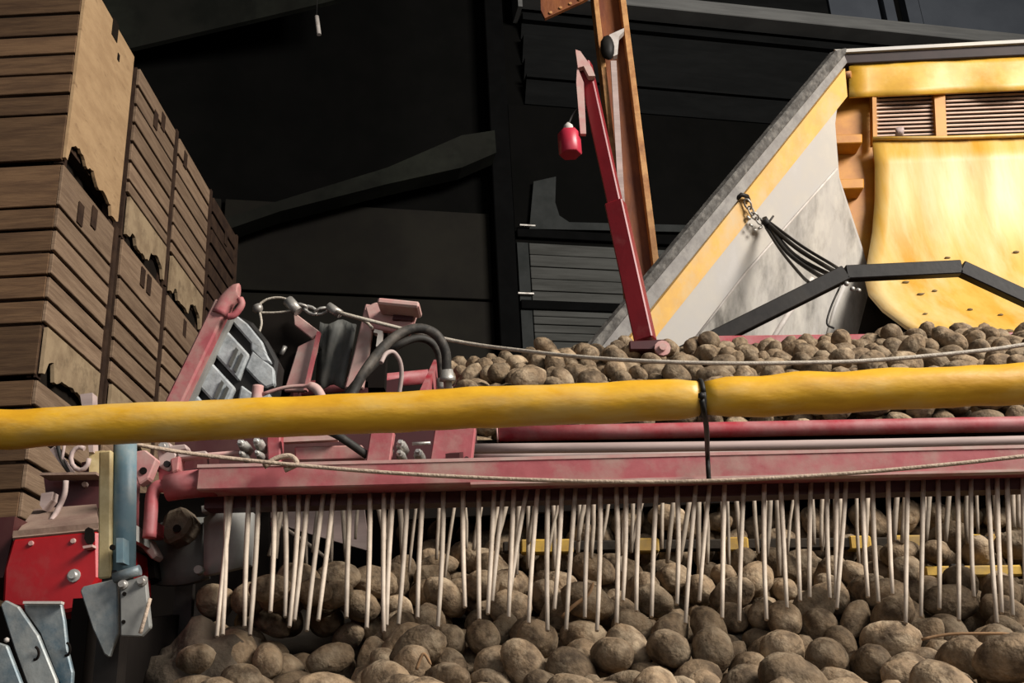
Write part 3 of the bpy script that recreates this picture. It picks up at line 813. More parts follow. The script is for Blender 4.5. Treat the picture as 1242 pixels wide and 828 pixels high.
# ------------------------------------------------------------------ yellow padded bar with its strap, and the posts
yb = thing('padded_bar', P(0, 519, 1.75), 'long yellow vinyl padded bar stretched across the whole front', 'bar')
def ybc(x):
    return P(x, 520.5 - 0.0445 * x, 1.75)
def sleeve(x0, x1, seed, pinch0, pinch1):
    n = int((x1 - x0) / 14)
    pts, rs = [], []
    for i in range(n + 1):
        x = x0 + (x1 - x0) * i / n
        q = ybc(x)
        rad = px(24.3 + x * 0.0011, q)
        k = 1 + 0.011 * noise.noise(Vector((x * .011, seed, 0))) + 0.008 * noise.noise(Vector((x * .04, seed, 3)))
        for pc in (pinch0, pinch1):
            if pc is not None:
                d = abs(x - pc) / 16.0
                k *= 1 - 0.20 * math.exp(-d * d)
        pts.append(q + Vector((0, 0, 0.004 * noise.noise(Vector((x * .02, 9, seed))))))
        rs.append(rad * k)
    m = MB().tube(pts, rs, 28)
    r2 = random.Random(seed)
    for v in m.bm.verts:
        n1 = noise.noise(Vector((v.co.x * 7 + v.co.z * 16, v.co.y * 12, seed))) * .0016 + noise.noise(Vector((v.co.x * 22 - v.co.z * 30, v.co.y * 30, seed + 5))) * .0008
        v.co += Vector((0, -n1, n1))
    return m
sleeve(-170, 851, 2, None, 851).build('sleeve', 'yellow', yb)
sleeve(853, 1410, 7, 853, None).build('sleeve', 'yellow', yb)
q = ybc(850)
stp = thing('cable_tie', q - Vector((0, 0, .05)), 'black strap tied round the yellow bar and hanging over the beam', 'strap')
rad = px(21.5, q)
ax = (ybc(900) - ybc(800)).normalized()
_, u_, v_ = frame(ax)
MB().tube([q + (u_ * math.cos(i * math.pi / 12) + v_ * math.sin(i * math.pi / 12)) * (rad) for i in range(25)], px(3.2, q), 8).build('loop', 'black', stp)
MB().tube(spline([P(851, 484, 1.71), P(854, 500, 1.73), P(857, 520, 1.85), P(858, 548, 2.08), P(859, 570, 2.10), P(860, 584, 2.105)], 4), [px(3.4, q)] * 20 + [px(2.6, q)], 6).build('tail', 'black', stp)
MB().blob(P(851, 480, 1.705), px(5, q), 1, .2).build('knot', 'black', stp)

po = thing('blue_post', P(150, 700, 1.86), 'pale blue tubular post with a flaking cream edge under the yellow bar', 'post')
a, b = P(152, 530, 1.84), P(150, 700, 1.86)
MB().tube([Vector((a.x, a.y, a.z)), a.lerp(b, .5), b], px(13.5, a), 16).build('tube', 'bluesteel', po)
a2, b2 = P(131, 548, 1.83), P(130, 702, 1.85)
MB().bar(a2, b2, px(15, a2), 0.03).build('edge_strip', 'cream', po, 0.003)
MB().prism([P(x, y, 1.80) for x, y in ((141, 652), (149, 652), (149, 682), (141, 682))], (0, 0.03, 0)).build('lock_plate', 'bluesteel', po)
MB().lathe(P(137, 664, 1.80), (0, -1, 0), [(0, .005), (.004, .005)], 8).build('pin_hole', 'void', po)
b = P(150, 700, 1.86)
MB().box(b.x - .03, b.x + .01, 1.84, 1.88, 1.87, b.z + .01).build('foot', 'blacksteel', po)
q = ybc(1385) + Vector((1.1, 0, 0))
MB().tube([ybc(1380), q + Vector((.02, 0, 0))], .02, 10).build('core_pipe', 'bluesteel', yb)
o = thing('blue_post', Vector((q.x, q.y, 0)), 'support post of the yellow bar beyond the right edge', 'post')
MB().box(q.x - .02, q.x + .02, q.y + .02, q.y + .06, 0, q.z + .02).build('tube', 'bluesteel', o)

# ------------------------------------------------------------------ ropes
rp = tag(MB().tube(spline([P(150, 534, 1.98), P(172, 540, 2.0), P(240, 551, 2.05), P(350, 563, 2.09), P(470, 573, 2.10), P(600, 580, 2.10), P(740, 584, 2.10), P(860, 583, 2.098), P(1000, 576, 2.10), P(1130, 565, 2.10), P(1242, 553, 2.10), P(1340, 541, 2.10)], 6), px(2.6, P(600, 580, 2.1)), 8).build('rope', 'rope'),
         'pale rope sagging along the front face of the red cross beam', 'rope')
MB().tube(spline([P(320, 566, 2.1), P(335, 556, 2.1), P(352, 553, 2.1), P(360, 562, 2.1), P(345, 570, 2.1)], 4), 0.006, 6).build('knot', 'rope', rp)
wr = thing('wire_rope', P(410, 378, 3.25), 'taut pale wire rope crossing above the raised heap to a turnbuckle at left', 'rope')
MB().tube(spline([P(405, 376, 3.25), P(430, 384, 3.22), P(550, 413, 3.26), P(640, 426, 3.12), P(720, 434, 2.98), P(800, 438.5, 2.9), P(880, 440.5, 2.88), P(960, 440, 2.88), P(1040, 438, 2.88), P(1120, 432, 2.88), P(1200, 424, 2.88), P(1242, 418, 2.88), P(1340, 404, 2.88), Vector((2.0, 2.88, 3.24)), Vector((2.66, 2.88, 3.08))], 6), px(2.6, P(700, 430, 2.95)), 8).build('rope', 'wire', wr)
MB().tube([P(398, 371, 3.25), P(413, 381, 3.25)], px(5.5, P(400, 375, 3.25)), 8).build('clamp', 'steel', wr)
MB().tube(spline([P(413, 380, 3.25), P(440, 388, 3.25), P(452, 398, 3.25)], 4), px(2, P(400, 375, 3.25)), 6).build('tail', 'wire', wr)
cl = [P(358, 371, 3.25), P(371, 373, 3.25), P(383, 379, 3.25), P(396, 375, 3.25)]
for i in range(3):
    a, b = cl[i], cl[i + 1]
    d, u, v = frame(b - a, (0, 1, 0) if i % 2 else (0, .6, 1))
    L_ = (b - a).length
    MB().tube([(a + b) / 2 + d * math.cos(k * .7854) * L_ * .62 + u * math.sin(k * .7854) * px(4, a) for k in range(9)], px(1.9, a), 6).build('link', 'steel', wr)
MB().tube([P(349, 364, 3.25), P(362, 378, 3.25)], px(7, cl[0]), 8).build('clamp', 'steel', wr)
MB().tube(spline([P(312, 371, 3.25), P(324, 363, 3.25), P(340, 361, 3.25), P(356, 366, 3.25)], 5), px(1.6, cl[0]), 6).build('loop_wire', 'wire', wr)
MB().tube(spline([P(314, 379, 3.25), P(335, 379, 3.25), P(358, 376, 3.25)], 4), px(1.4, cl[0]), 6).build('loop_wire', 'wire', wr)
MB().blob(P(313, 374, 3.25), px(6.5, cl[0]), 2, .2).build('thimble', 'steel', wr)
MB().tube(spline([P(315, 378, 3.25), P(317, 392, 3.25), P(314, 404, 3.25)], 4), px(1.6, cl[0]), 6).build('loop_wire', 'wire', wr)
# ------------------------------------------------------------------ inclined lugged elevator head on the left
el = thing('lugged_elevator', P(260, 500, 3.1), 'short inclined elevator head with grey lugged rubber belt and red side bar', 'elevator')
O0 = P(262, 386, 3.05)
wI, cI = (36, 39), (-17.5, 40)
def EL(u, v, off=0.0):
    return P(272 + wI[0] * u + cI[0] * v, 386 + wI[1] * u + cI[1] * v, 3.06 - off)
base = [(232, 500), (236, 470), (268, 386), (286, 381), (306, 390), (324, 412), (337, 437), (333, 468), (318, 500)]
MB().prism([P(x, y, 3.06) for x, y in base], (0, 0.10, 0)).build('belt', 'black', el, 0.01)
def quad(u0, u1, v0, v1, off=.022):
    return [EL(u0, v0, off), EL(u1, v0, off), EL(u1, v1, off), EL(u0, v1, off)]
for k in range(3):
    m = MB().prism(quad(0.02, 0.93, k + 0.18, k + 0.97), (0, 0.03, 0))
    lp = m.build('lug_pad', 'lug', el, 0.006)
    MB().prism(quad(0.55, 0.62, k + 0.33, k + 0.85, .03), (0, 0.02, 0)).build('rib', 'shield', lp)
    MB().prism(quad(0.72, 0.79, k + 0.33, k + 0.85, .03), (0, 0.02, 0)).build('rib', 'shield', lp)
for pl in (((276, 384), (287, 382), (300, 392), (318, 414), (324, 430), (306, 418)), ((306, 424), (332, 446), (333, 466), (322, 470), (312, 462), (297, 446)),
           ((292, 466), (314, 482), (328, 476), (322, 500), (285, 500)), ((304, 410), (318, 420), (330, 440), (318, 438), (304, 424))):
    MB().prism([P(x, y, 3.045) for x, y in pl], (0, 0.03, 0)).build('lug_pad', 'lug', el, 0.005)
rbp = [P(206, 505, 3.0), P(272, 368, 3.0)]
MB().bar(rbp[0], rbp[1], px(21, rbp[0]), 0.05).build('side_bar', 'pink', el, 0.006)
MB().tube(spline([P(266, 382, 2.99), P(275, 366, 2.99), P(286, 355, 2.99), P(290, 354, 2.99)], 4), [px(11, rbp[0])] * 12 + [px(6, rbp[0])], 10).build('bar_tip', 'pink', el)
MB().tube(spline([P(291, 362, 2.97), P(293, 370, 2.97), P(284, 382, 2.97), P(276, 384, 2.97)], 4), px(4.5, rbp[0]), 8).build('lug_hook', 'pink', el)
MB().bar(P(224, 500, 3.03), P(280, 384, 3.03), px(8, rbp[0]), 0.03).build('edge_strip', 'shieldlight', el)
q = P(265, 500, 3.12)
MB().box(q.x - .08, q.x + .08, q.y, q.y + .1, 0, q.z + .02).build('leg', 'darkred', el)

# dark chute box with a dusty pink edge
cx = thing('chute_box', P(345, 475, 3.3), 'black sheet-metal chute box with dusty pink bent edge beside the lugged belt', 'chute')
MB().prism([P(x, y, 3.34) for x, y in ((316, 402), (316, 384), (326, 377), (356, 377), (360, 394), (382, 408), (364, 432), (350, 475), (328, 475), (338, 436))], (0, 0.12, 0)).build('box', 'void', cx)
MB().prism([P(x, y, 3.3) for x, y in ((355, 377), (388, 402), (379, 411), (357, 394))], (0, 0.02, 0)).build('lip', 'palepink', cx, 0.003)
MB().prism([P(x, y, 3.31) for x, y in ((388, 402), (384, 425), (370, 474), (344, 474), (355, 440), (361, 420), (379, 411))], (0, 0.02, 0)).build('edge_plate', 'palepink', cx, 0.003)
MB().bar(P(387, 403, 3.29), P(371, 474, 3.29), px(4, P(387, 403, 3.29)), 0.02).build('rim', 'pink', cx)
MB().tube([P(341, 430, 3.32), P(346, 420, 3.32)], 0.008, 6).build('latch', 'steel', cx)
q = P(345, 475, 3.37)
MB().box(q.x - .05, q.x + .03, q.y, q.y + .08, 0, q.z + .05).build('leg', 'darkred', cx)
# limp dark rubber sheet
rows = []
for i in range(9):
    f = i / 8
    rows.append([P(388 + (44 - 8 * f) * j / 8 - 6 * f, 390 + 78 * f + 3 * math.sin(j), 3.45 + 0.02 * math.sin(j * 1.4 + f * 2.0)) for j in range(9)])
tag(MB().sheet(rows, (0, .012, 0)).build('rubber_sheet', 'shield'), 'limp dark rubber sheet hanging behind the pink bracket', 'sheet')
# pink post with its hook box
bp_ = thing('bracket_post', P(435, 470, 3.35), 'dusty pink post topped by a folded bracket, behind the hoses', 'bracket')
MB().prism([P(x, y, 3.36) for x, y in ((443, 368), (456, 370), (450, 410), (440, 470), (418, 470), (430, 425))], (0, 0.03, 0)).build('post', 'palepink', bp_, 0.004)
MB().prism([P(x, y, 3.34) for x, y in ((443, 372), (455, 366), (506, 378), (497, 404), (450, 398))], (0, 0.03, 0)).build('plate', 'palepink', bp_, 0.004)
MB().prism([P(x, y, 3.325) for x, y in ((478, 378), (503, 380), (500, 388), (476, 387))], (0, 0.02, 0)).build('slot', 'darkred', bp_)
MB().bar(P(460, 371, 3.29), P(510, 376, 3.29), px(8, P(460, 371, 3.3)), 0.10).build('lip', 'palepink', bp_, 0.006)
MB().prism([P(x, y, 3.31) for x, y in ((454, 399), (464, 401), (462, 420), (456, 420), (458, 404), (453, 403))], (0, 0.03, 0)).build('white_clip', 'white', bp_)
MB().prism([P(x, y, 3.4) for x, y in ((448, 400), (470, 400), (466, 470), (440, 470))], (0, 0.05, 0)).build('dark_plate', 'void', bp_)
q = P(432, 470, 3.4)
MB().box(q.x - .04, q.x + .04, q.y, q.y + .06, 0, q.z + .02).build('leg', 'darkred', bp_)
# hydraulic hoses
def hose(pts, Y, r, lab, crimp=None, mat='hose', coil=False):
    q = [P(x, y, Y + (0.02 * i)) for i, (x, y) in enumerate(pts)]
    t = thing('hydraulic_hose', q[0], lab, 'hose')
    hs = MB().tube(spline(q, 7), px(r, q[0]), 12).build('hose', mat, t)
    if crimp:
        d = (q[-1] - q[-2]).normalized()
        e = q[-1]
        MB().lathe(e - d * px(4, e), d, [(0, px(r * 1.15, e)), (px(8, e), px(r * 1.3, e)), (px(9, e), px(r * 1.5, e)), (px(14, e), px(r * 1.5, e)), (px(15, e), px(r * .8, e)), (px(24, e), px(r * .8, e))], 8).build('crimp', 'steel', hs)
    return t
hose([(418, 500), (432, 468), (448, 442), (466, 420), (486, 404), (508, 398), (528, 405), (540, 425), (542, 452)], 3.0, 6.5, 'thick black hydraulic hose in a tall outer arc with a zinc crimp', True)
hose([(408, 500), (426, 472), (446, 450), (468, 430), (488, 416), (508, 410), (524, 416), (533, 432), (536, 462)], 3.08, 5.0, 'black hydraulic hose arching just inside the tallest hose', True)
hose([(462, 440), (468, 429), (477, 427), (485, 438), (487, 455), (484, 478)], 2.95, 2.8, 'thin dusty hose in a small loop below the large arcs', False, 'greypipe')
# small fittings just above the bar
sf = thing('pipe_fitting', P(400, 478, 2.9), 'pale bent pipe stub showing above the yellow bar near the belt', 'fitting')
MB().tube(spline([P(310, 492, 2.9), P(312, 478, 2.9), P(313, 468, 2.9)], 4), px(7, P(310, 480, 2.9)), 10).build('stub', 'palepink', sf)
MB().tube(spline([P(318, 478, 2.9), P(345, 470, 2.9), P(372, 468, 2.9), P(384, 472, 2.9), P(392, 486, 2.9)], 4), [px(2.5, P(310, 480, 2.9))] * 9 + [px(6, P(310, 480, 2.9))] * 8, 8).build('bent_pipe', 'palepink', sf)
q = P(320, 500, 2.9)
MB().bar(P(310, 500, 2.9), P(312, 560, 2.9), .02, .02).build('support', 'darkred', sf)
MB().bar(P(392, 484, 2.9), P(394, 560, 2.9), .02, .02).build('support', 'darkred', sf)

# ------------------------------------------------------------------ valve block and plates below the bar
vb = thing('valve_group', P(400, 565, 2.5), 'row of red plates and hydraulic fittings below the yellow bar', 'valves')
MB().prism([P(x, y, 2.55) for x, y in ((212, 515), (578, 508), (578, 556), (212, 572))], (0, 0.02, 0)).build('back_plate', 'darkred', vb)
MB().prism([P(x, y, 2.40) for x, y in ((449, 524), (478, 522), (472, 566), (442, 569))], (0, 0.03, 0)).build('bracket_plate', 'pink', vb, 0.003)
MB().prism([P(x, y, 2.36) for x, y in ((527, 520), (577, 516), (572, 562), (520, 566))], (0, 0.04, 0)).build('square_plate', 'pink', vb, 0.003)
MB().prism([P(x, y, 2.46) for x, y in ((357, 541), (440, 539), (440, 557), (357, 559))], (0, 0.05, 0)).build('ledge', 'pink', vb, 0.004)
MB().bar(P(345, 534, 2.45), P(410, 531, 2.45), px(7, P(345, 534, 2.45)), 0.02).build('ledge', 'palepink', vb)
MB().prism([P(x, y, 2.45) for x, y in ((323, 520), (340, 520), (340, 563), (325, 563))], (0, 0.04, 0)).build('rib', 'red', vb, 0.003)
for (x, y, r) in ((295, 540, 7), (314, 538, 7), (296, 553, 5), (315, 552, 5), (466, 533, 8), (459, 550, 7), (487, 540, 7), (486, 552, 6), (508, 551, 7), (470, 541, 5)):
    a = P(x, y, 2.44)
    MB().lathe(a + Vector((0, .05, 0)), (0, -1, 0), [(0, px(r, a)), (.045, px(r, a)), (.05, px(r * .7, a)), (.07, px(r * .7, a)), (.071, px(r * .4, a)), (.085, px(r * .35, a))], 6 if r > 6 else 10).build('fitting', 'steel', vb)
for (x, y) in ((530, 560), (566, 557)):
    a = P(x, y, 2.36)
    MB().lathe(a, (0, -1, 0), [(0, px(3.5, a)), (.008, px(3, a))], 8).build('bolt', 'darkred', vb)
MB().tube(spline([P(392, 520, 2.38), P(408, 527, 2.38), P(425, 538, 2.39), P(445, 552, 2.42)], 5), px(5, P(400, 530, 2.4)), 10).build('hose', 'hose', vb)
MB().tube([P(500, 538, 2.42), P(522, 537, 2.42)], px(2, P(500, 538, 2.4)), 8).build('pipe', 'steel', vb)
MB().tube([P(212, 556, 2.45), P(250, 552, 2.45), P(290, 549, 2.45)], px(3.2, P(250, 556, 2.4)), 8).build('pipe', 'palepink', vb)
for (x, y) in ((260, 560), (560, 552)):
    a = P(x, y, 2.56)
    b_ = Vector((a.x, 2.20, P(x, y, 2.2).z - .005))
    MB().bar(a, b_, .03, .02, (0, 0, 1)).build('mount', 'darkred', vb)
lf = thing('linkage', P(205, 560, 2.2), 'pale dusty clevis linkage behind the blue post at the rope end', 'linkage')
for pl in (((190, 538), (206, 536), (214, 552), (205, 572), (192, 566)), ((205, 540), (225, 538), (228, 545), (208, 548)), ((214, 549), (250, 546), (252, 552), (216, 556))):
    MB().prism([P(x, y, 2.17) for x, y in pl], (0, 0.03, 0)).build('plate', 'greypipe', lf, 0.003)
MB().prism([P(x, y, 2.16) for x, y in ((206, 556), (218, 552), (216, 570), (208, 574))], (0, 0.04, 0)).build('plate', 'pink', lf, 0.003)
MB().lathe(P(200, 543, 2.17), (0, -1, 0), [(0, .011), (.012, .011), (.013, .006), (.02, .006)], 8).build('bolt', 'steel', lf)
MB().lathe(P(203, 563, 2.17), (0, -1, 0), [(0, .007), (.006, .007)], 8).build('bolt', 'black', lf)
MB().bar(P(203, 566, 2.19), P(205, 590, 2.19), .03, .03).build('mount', 'red', lf)

# ------------------------------------------------------------------ rubber shields under the beam end
sh = thing('rubber_shield', P(230, 700, 2.35), 'dark grey curved rubber shield beneath the round left end of the beam', 'shield')
rows = []
for i in range(6):
    f = i / 5
    r = []
    for j in range(10):
        g = j / 9
        x = 158 + (252 - 158) * g
        yt = 655 - 28 * math.sin(min(1, g * 1.4) * 1.57)
        yb2 = 702 + 12 * math.sin(g * 2.6) - 8 * g
        r.append(P(x, yt + (yb2 - yt) * f, 2.33 + .10 * math.sin(f * 1.57) * (1 - g) - .05 * math.sin(g * 3.14)))
    rows.append(r)
MB().sheet(rows, (0, .02, 0)).build('left_flap', 'shield', sh)
rows = []
for i in range(6):
    f = i / 5
    r = []
    for j in range(9):
        g = j / 8
        x = 247 + (308 - 247) * g - 4 * f * g
        yt = 628 - 16 * math.sin(min(1, g * 1.6) * 1.57) + (10 * max(0, g - .75) * 4 if g > .75 else 0)
        yb2 = 698 - 13 * g
        r.append(P(x, yt + (yb2 - yt) * f, 2.30 - .03 * math.sin(g * 3.14)))
    rows.append(r)
MB().sheet(rows, (0, .02, 0)).build('right_flap', 'shieldlight', sh)
MB().bar(P(247, 619, 2.27), P(262, 616, 2.27), px(8, P(250, 618, 2.27)), .03).build('clip', 'shieldlight', sh)
MB().prism([P(x, y, 2.24) for x, y in ((192, 645), (200, 620), (222, 612), (234, 630), (222, 650), (200, 660))], (0, 0.08, 0)).build('mount_block', 'soil', sh, 0.008)
MB().lathe(P(215, 641, 2.235), (0, -1, 0), [(0, px(5, P(215, 641, 2.2))), (.004, px(5, P(215, 641, 2.2)))], 10).build('bolt_hole', 'void', sh)
MB().lathe(P(243, 692, 2.27), (0, -1, 0), [(0, px(6, P(215, 641, 2.2))), (.02, px(5, P(215, 641, 2.2)))], 10).build('bolt', 'shieldlight', sh)
MB().prism([P(x, y, 2.22) for x, y in ((158, 646), (180, 652), (190, 672), (184, 678), (172, 664), (158, 656))], (0, 0.05, 0)).build('hinge_strap', 'greypipe', sh, 0.003)
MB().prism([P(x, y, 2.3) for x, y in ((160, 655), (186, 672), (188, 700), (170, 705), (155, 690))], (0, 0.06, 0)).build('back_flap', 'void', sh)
MB().bar(P(183, 640, 2.2), P(196, 648, 2.26), .025, .025).build('mount', 'red', sh)
a = P(225, 705, 2.4)
MB().box(a.x - .02, a.x + .02, 2.39, 2.41, 2.02, a.z + .03).build('support', 'blacksteel', sh)
# soil mound below the shield
m = MB()
mc = P(255, 745, 2.22)
res = bmesh.ops.create_icosphere(m.bm, subdivisions=4, radius=1)
for v in res['verts']:
    n = v.co.copy()
    k = 1 + .25 * noise.noise(n * 2.2) + .10 * noise.noise(n * 7)
    v.co = Vector((mc.x - 0.02 + n.x * .14 * k, 2.29 + n.y * .12 * k, 2.04 + n.z * .15 * k))
for f in m.bm.faces:
    f.smooth = True
so = tag(m.build('soil_mound', 'soil'), 'mound of dry grey-brown soil under the rubber shield', 'soil', kind='stuff')

# pink grey wedge plate behind the first strands
wp = thing('wedge_plate', P(380, 640, 2.66), 'grey triangular plate with a pink tip behind the first strands', 'plate')
MB().prism([P(x, y, 2.66) for x, y in ((340, 607), (440, 604), (448, 668), (372, 646), (328, 632))], (0, 0.015, 0)).build('plate', 'greypipe', wp)
MB().prism([P(x, y, 2.65) for x, y in ((317, 608), (342, 607), (342, 628), (326, 628))], (0, 0.012, 0)).build('tip', 'palepink', wp)
MB().tube([P(330, 630, 2.63), P(372, 658, 2.62), P(409, 687, 2.61)], px(2.4, P(330, 630, 2.6)), 6).build('edge_rod', 'strand', wp)
MB().bar(P(345, 610, 2.67), Vector((-.31, 2.78, 2.62)), .03, .03).build('mount', 'darkred', wp)

# ------------------------------------------------------------------ red gearbox cover and bits behind it
rd = thing('gearbox_cover', P(60, 700, 2.0), 'bright red folded steel gearbox cover with bolts and dusty top', 'cover')
MB().prism([P(x, y, 2.02) for x, y in ((15, 652), (119, 642), (120, 700), (98, 738), (80, 742), (2, 735), (4, 690))], (0, 0.30, 0)).build('box', 'brightred', rd, 0.006)
gb = COL.objects[-1]
MB().prism([P(x, y, 2.03) for x, y in ((15, 651), (119, 641)) ] + [P(119, 641, 2.03) + Vector((0, .30, .0)), P(15, 651, 2.03) + Vector((0, .30, .0))], (0, 0, .012)).build('top_sheet', 'dusttop', rd)
slope = [P(15, 652, 2.02), P(119, 642, 2.02), P(117, 611, 2.26), P(42, 617, 2.26)]
MB().prism(slope, (0, .02, -.02)).build('sloping_top', 'dusttop', rd)
for (x, y, r) in ((38, 659, 3.5), (89, 656, 3.5)):
    a = P(x, y, 2.02)
    MB().lathe(a, (0, -1, 0), [(0, px(r, a)), (.004, px(r * .8, a))], 10).build('rivet', 'palepink', gb)
a = P(90, 698, 2.02)
MB().lathe(a, (0, -1, 0), [(0, px(8, a)), (.003, px(8, a)), (.0035, px(4.6, a)), (.012, px(4.4, a))], 12).build('bolt', 'steel', gb)
MB().prism([P(x, y, 2.016) for x, y in ((103, 642), (107, 639), (112, 641), (114, 647), (114, 655), (111, 660), (105, 659), (102, 653))], (0, 0.006, 0)).build('slot', 'void', gb)
MB().prism([P(x, y, 2.0) for x, y in ((100, 662), (112, 660), (112, 663), (101, 665))], (0, 0.02, 0)).build('latch', 'palepink', gb)
MB().prism([P(x, y, 2.08) for x, y in ((-60, 632), (18, 626), (14, 655), (4, 700), (-60, 710))], (0, 0.25, 0)).build('side_box', 'darkred', rd)
MB().prism([P(x, y, 2.3) for x, y in ((53, 579), (122, 577), (121, 616), (58, 618))], (0, 0.05, 0)).build('upper_plate', 'darkred', rd)
MB().bar(P(54, 578, 2.26), P(122, 577, 2.26), px(3, P(54, 578, 2.3)), .05).build('upper_lip', 'dusttop', rd)
a = P(104, 588, 2.3)
MB().lathe(a, (0, -1, 0), [(0, px(4, a)), (.01, px(3, a))], 8).build('bolt', 'palepink', rd)
a = P(55, 735, 2.2)
MB().box(a.x - .1, a.x + .1, a.y - .03, a.y + .1, 0, a.z).build('leg', 'void', rd)
MB().prism([P(x, y, 2.2) for x, y in ((50, 598), (64, 596), (62, 606), (52, 618), (48, 612))], (0, .03, 0)).build('lever', 'greypipe', rd)
MB().tube(spline([P(80, 583, 2.2), P(78, 600, 2.2), P(70, 618, 2.2), P(62, 632, 2.15)], 4), px(3.5, P(80, 600, 2.2)), 8).build('cable', 'greypipe', rd)
ct_ = thing('clamp_cluster', P(100, 570, 2.25), 'dusty pipe clamp and pale bracket left of the blue post top', 'clamp')
pts = [P(97 + 11 * math.cos(i * .5236), 556 + 14 * math.sin(i * .5236), 2.24) for i in range(11)]
MB().tube(pts, px(3, pts[0]), 8).build('ring', 'greypipe', ct_)
MB().prism([P(x, y, 2.26) for x, y in ((108, 548), (126, 546), (126, 568), (118, 577), (108, 576))], (0, 0.02, 0)).build('pale_plate', 'cream', ct_)
MB().tube(spline([P(70, 540, 2.25), P(74, 555, 2.25), P(82, 570, 2.25), P(92, 578, 2.27)], 4), px(2.5, pts[0]), 8).build('cable', 'hose', ct_)
MB().tube(spline([P(78, 540, 2.25), P(76, 560, 2.25), P(86, 576, 2.27)], 4), px(2, pts[0]), 8).build('cable', 'greypipe', ct_)
MB().prism([P(x, y, 2.25) for x, y in ((60, 545), (66, 541), (90, 572), (84, 577))], (0, 0.012, 0)).build('pale_plate', 'greypipe', ct_)
MB().prism([P(x, y, 2.25) for x, y in ((97, 478), (112, 476), (113, 548), (108, 548))], (0, 0.03, 0)).build('upright', 'greypipe', ct_)
MB().bar(P(112, 560, 2.29), P(112, 590, 2.31), .04, .02).build('mount', 'darkred', ct_)

# ------------------------------------------------------------------ worn steel deflector paddles at the lower left
pd = thing('deflector_paddle', P(150, 770, 1.84), 'grey-blue steel deflector paddle bolted below the blue post', 'paddle')
MB().prism([P(x, y, 1.80) for x, y in ((97, 716), (100, 711), (138, 702), (142, 706), (143, 768), (132, 797), (126, 793), (112, 762))], (0, 0.012, 0)).build('blade', 'paddle', pd, 0.002)
MB().prism([P(x, y, 1.79) for x, y in ((145, 706), (176, 697), (182, 760), (170, 772), (146, 771))], (0, 0.014, 0)).build('bracket_plate', 'shieldlight', pd, 0.002)
bpl = COL.objects[-1]
MB().tube([P(138, 701, 1.79), P(154, 696, 1.79), P(170, 691, 1.79)], px(6.5, P(150, 700, 1.8)), 10).build('rolled_edge', 'paddle', pd)
for (x, y) in ((150, 709), (173, 705)):
    a = P(x, y, 1.79)
    MB().lathe(a, (0, -1, 0), [(0, px(6, a)), (.004, px(6, a)), (.005, px(4, a)), (.012, px(4, a))], 10).build('bolt', 'steel', bpl)
for (x, y) in ((150, 754), (151, 720)):
    a = P(x, y, 1.789)
    MB().lathe(a, (0, -1, 0), [(0, px(2.5, a)), (.002, px(2.5, a))], 8).build('hole', 'void', bpl)
MB().tube(spline([P(182, 726, 1.78), P(176, 748, 1.77), P(170, 768, 1.77)], 4), px(2.5, P(150, 700, 1.8)), 6).build('cord', 'rope', pd)
dp = thing('deflector_plates', P(40, 800, 1.62), 'overlapping worn blue-grey steel deflector plates at the bottom left corner', 'plates')
for pl, Y, mt in ((((0, 733), (6, 727), (22, 735), (46, 770), (68, 824), (72, 850), (40, 850), (18, 790)), 1.60, 'paddle'),
                  (((28, 732), (74, 731), (78, 752), (82, 790), (88, 815), (86, 850), (80, 850), (66, 815), (48, 768), (30, 742)), 1.63, 'paddle'),
                  (((-30, 770), (8, 782), (34, 850), (-30, 850)), 1.57, 'paddle')):
    MB().prism([P(x, y, Y) for x, y in pl], (0, 0.010, 0)).build('plate', mt, dp, 0.002)
MB().bar(P(30, 731, 1.622), P(76, 731, 1.622), px(3, P(30, 730, 1.6)), .012).build('bright_edge', 'white', dp)
for (x, y, Y) in ((42, 792, 1.597), (80, 787, 1.627)):
    c = P(x, y, Y)
    MB().tube([c + (CR * math.cos(i * .4 - 1.4) * px(5, c) - CU * math.sin(i * .4 - 1.4) * px(8, c)) for i in range(9)], px(1.7, c), 6).build('crescent_slot', 'void', dp)
a = P(8, 776, 1.56)
MB().blob(a, px(3.5, a), 1).build('bolt', 'white', dp)
for (x, Y) in ((40, 1.612), (5, 1.582)):
    a = P(x, 840, Y)
    MB().box(-.81, -.785, a.y, a.y + .02, 0 if x < 20 else a.z - .05, a.z).build('leg', 'blacksteel', dp)
# ------------------------------------------------------------------ potatoes (resting poses)
DIMS = [[0.1169, 0.0848, 0.0739], [0.1079, 0.0854, 0.077], [0.1206, 0.0785, 0.0674], [0.1186, 0.0804, 0.0764], [0.1118, 0.0647, 0.0558], [0.1259, 0.0851, 0.0808], [0.0947, 0.0688, 0.0585], [0.1258, 0.0842, 0.073], [0.0859, 0.069, 0.0597], [0.1132, 0.0786, 0.0732], [0.1096, 0.066, 0.0639], [0.1339, 0.0832, 0.0791]]
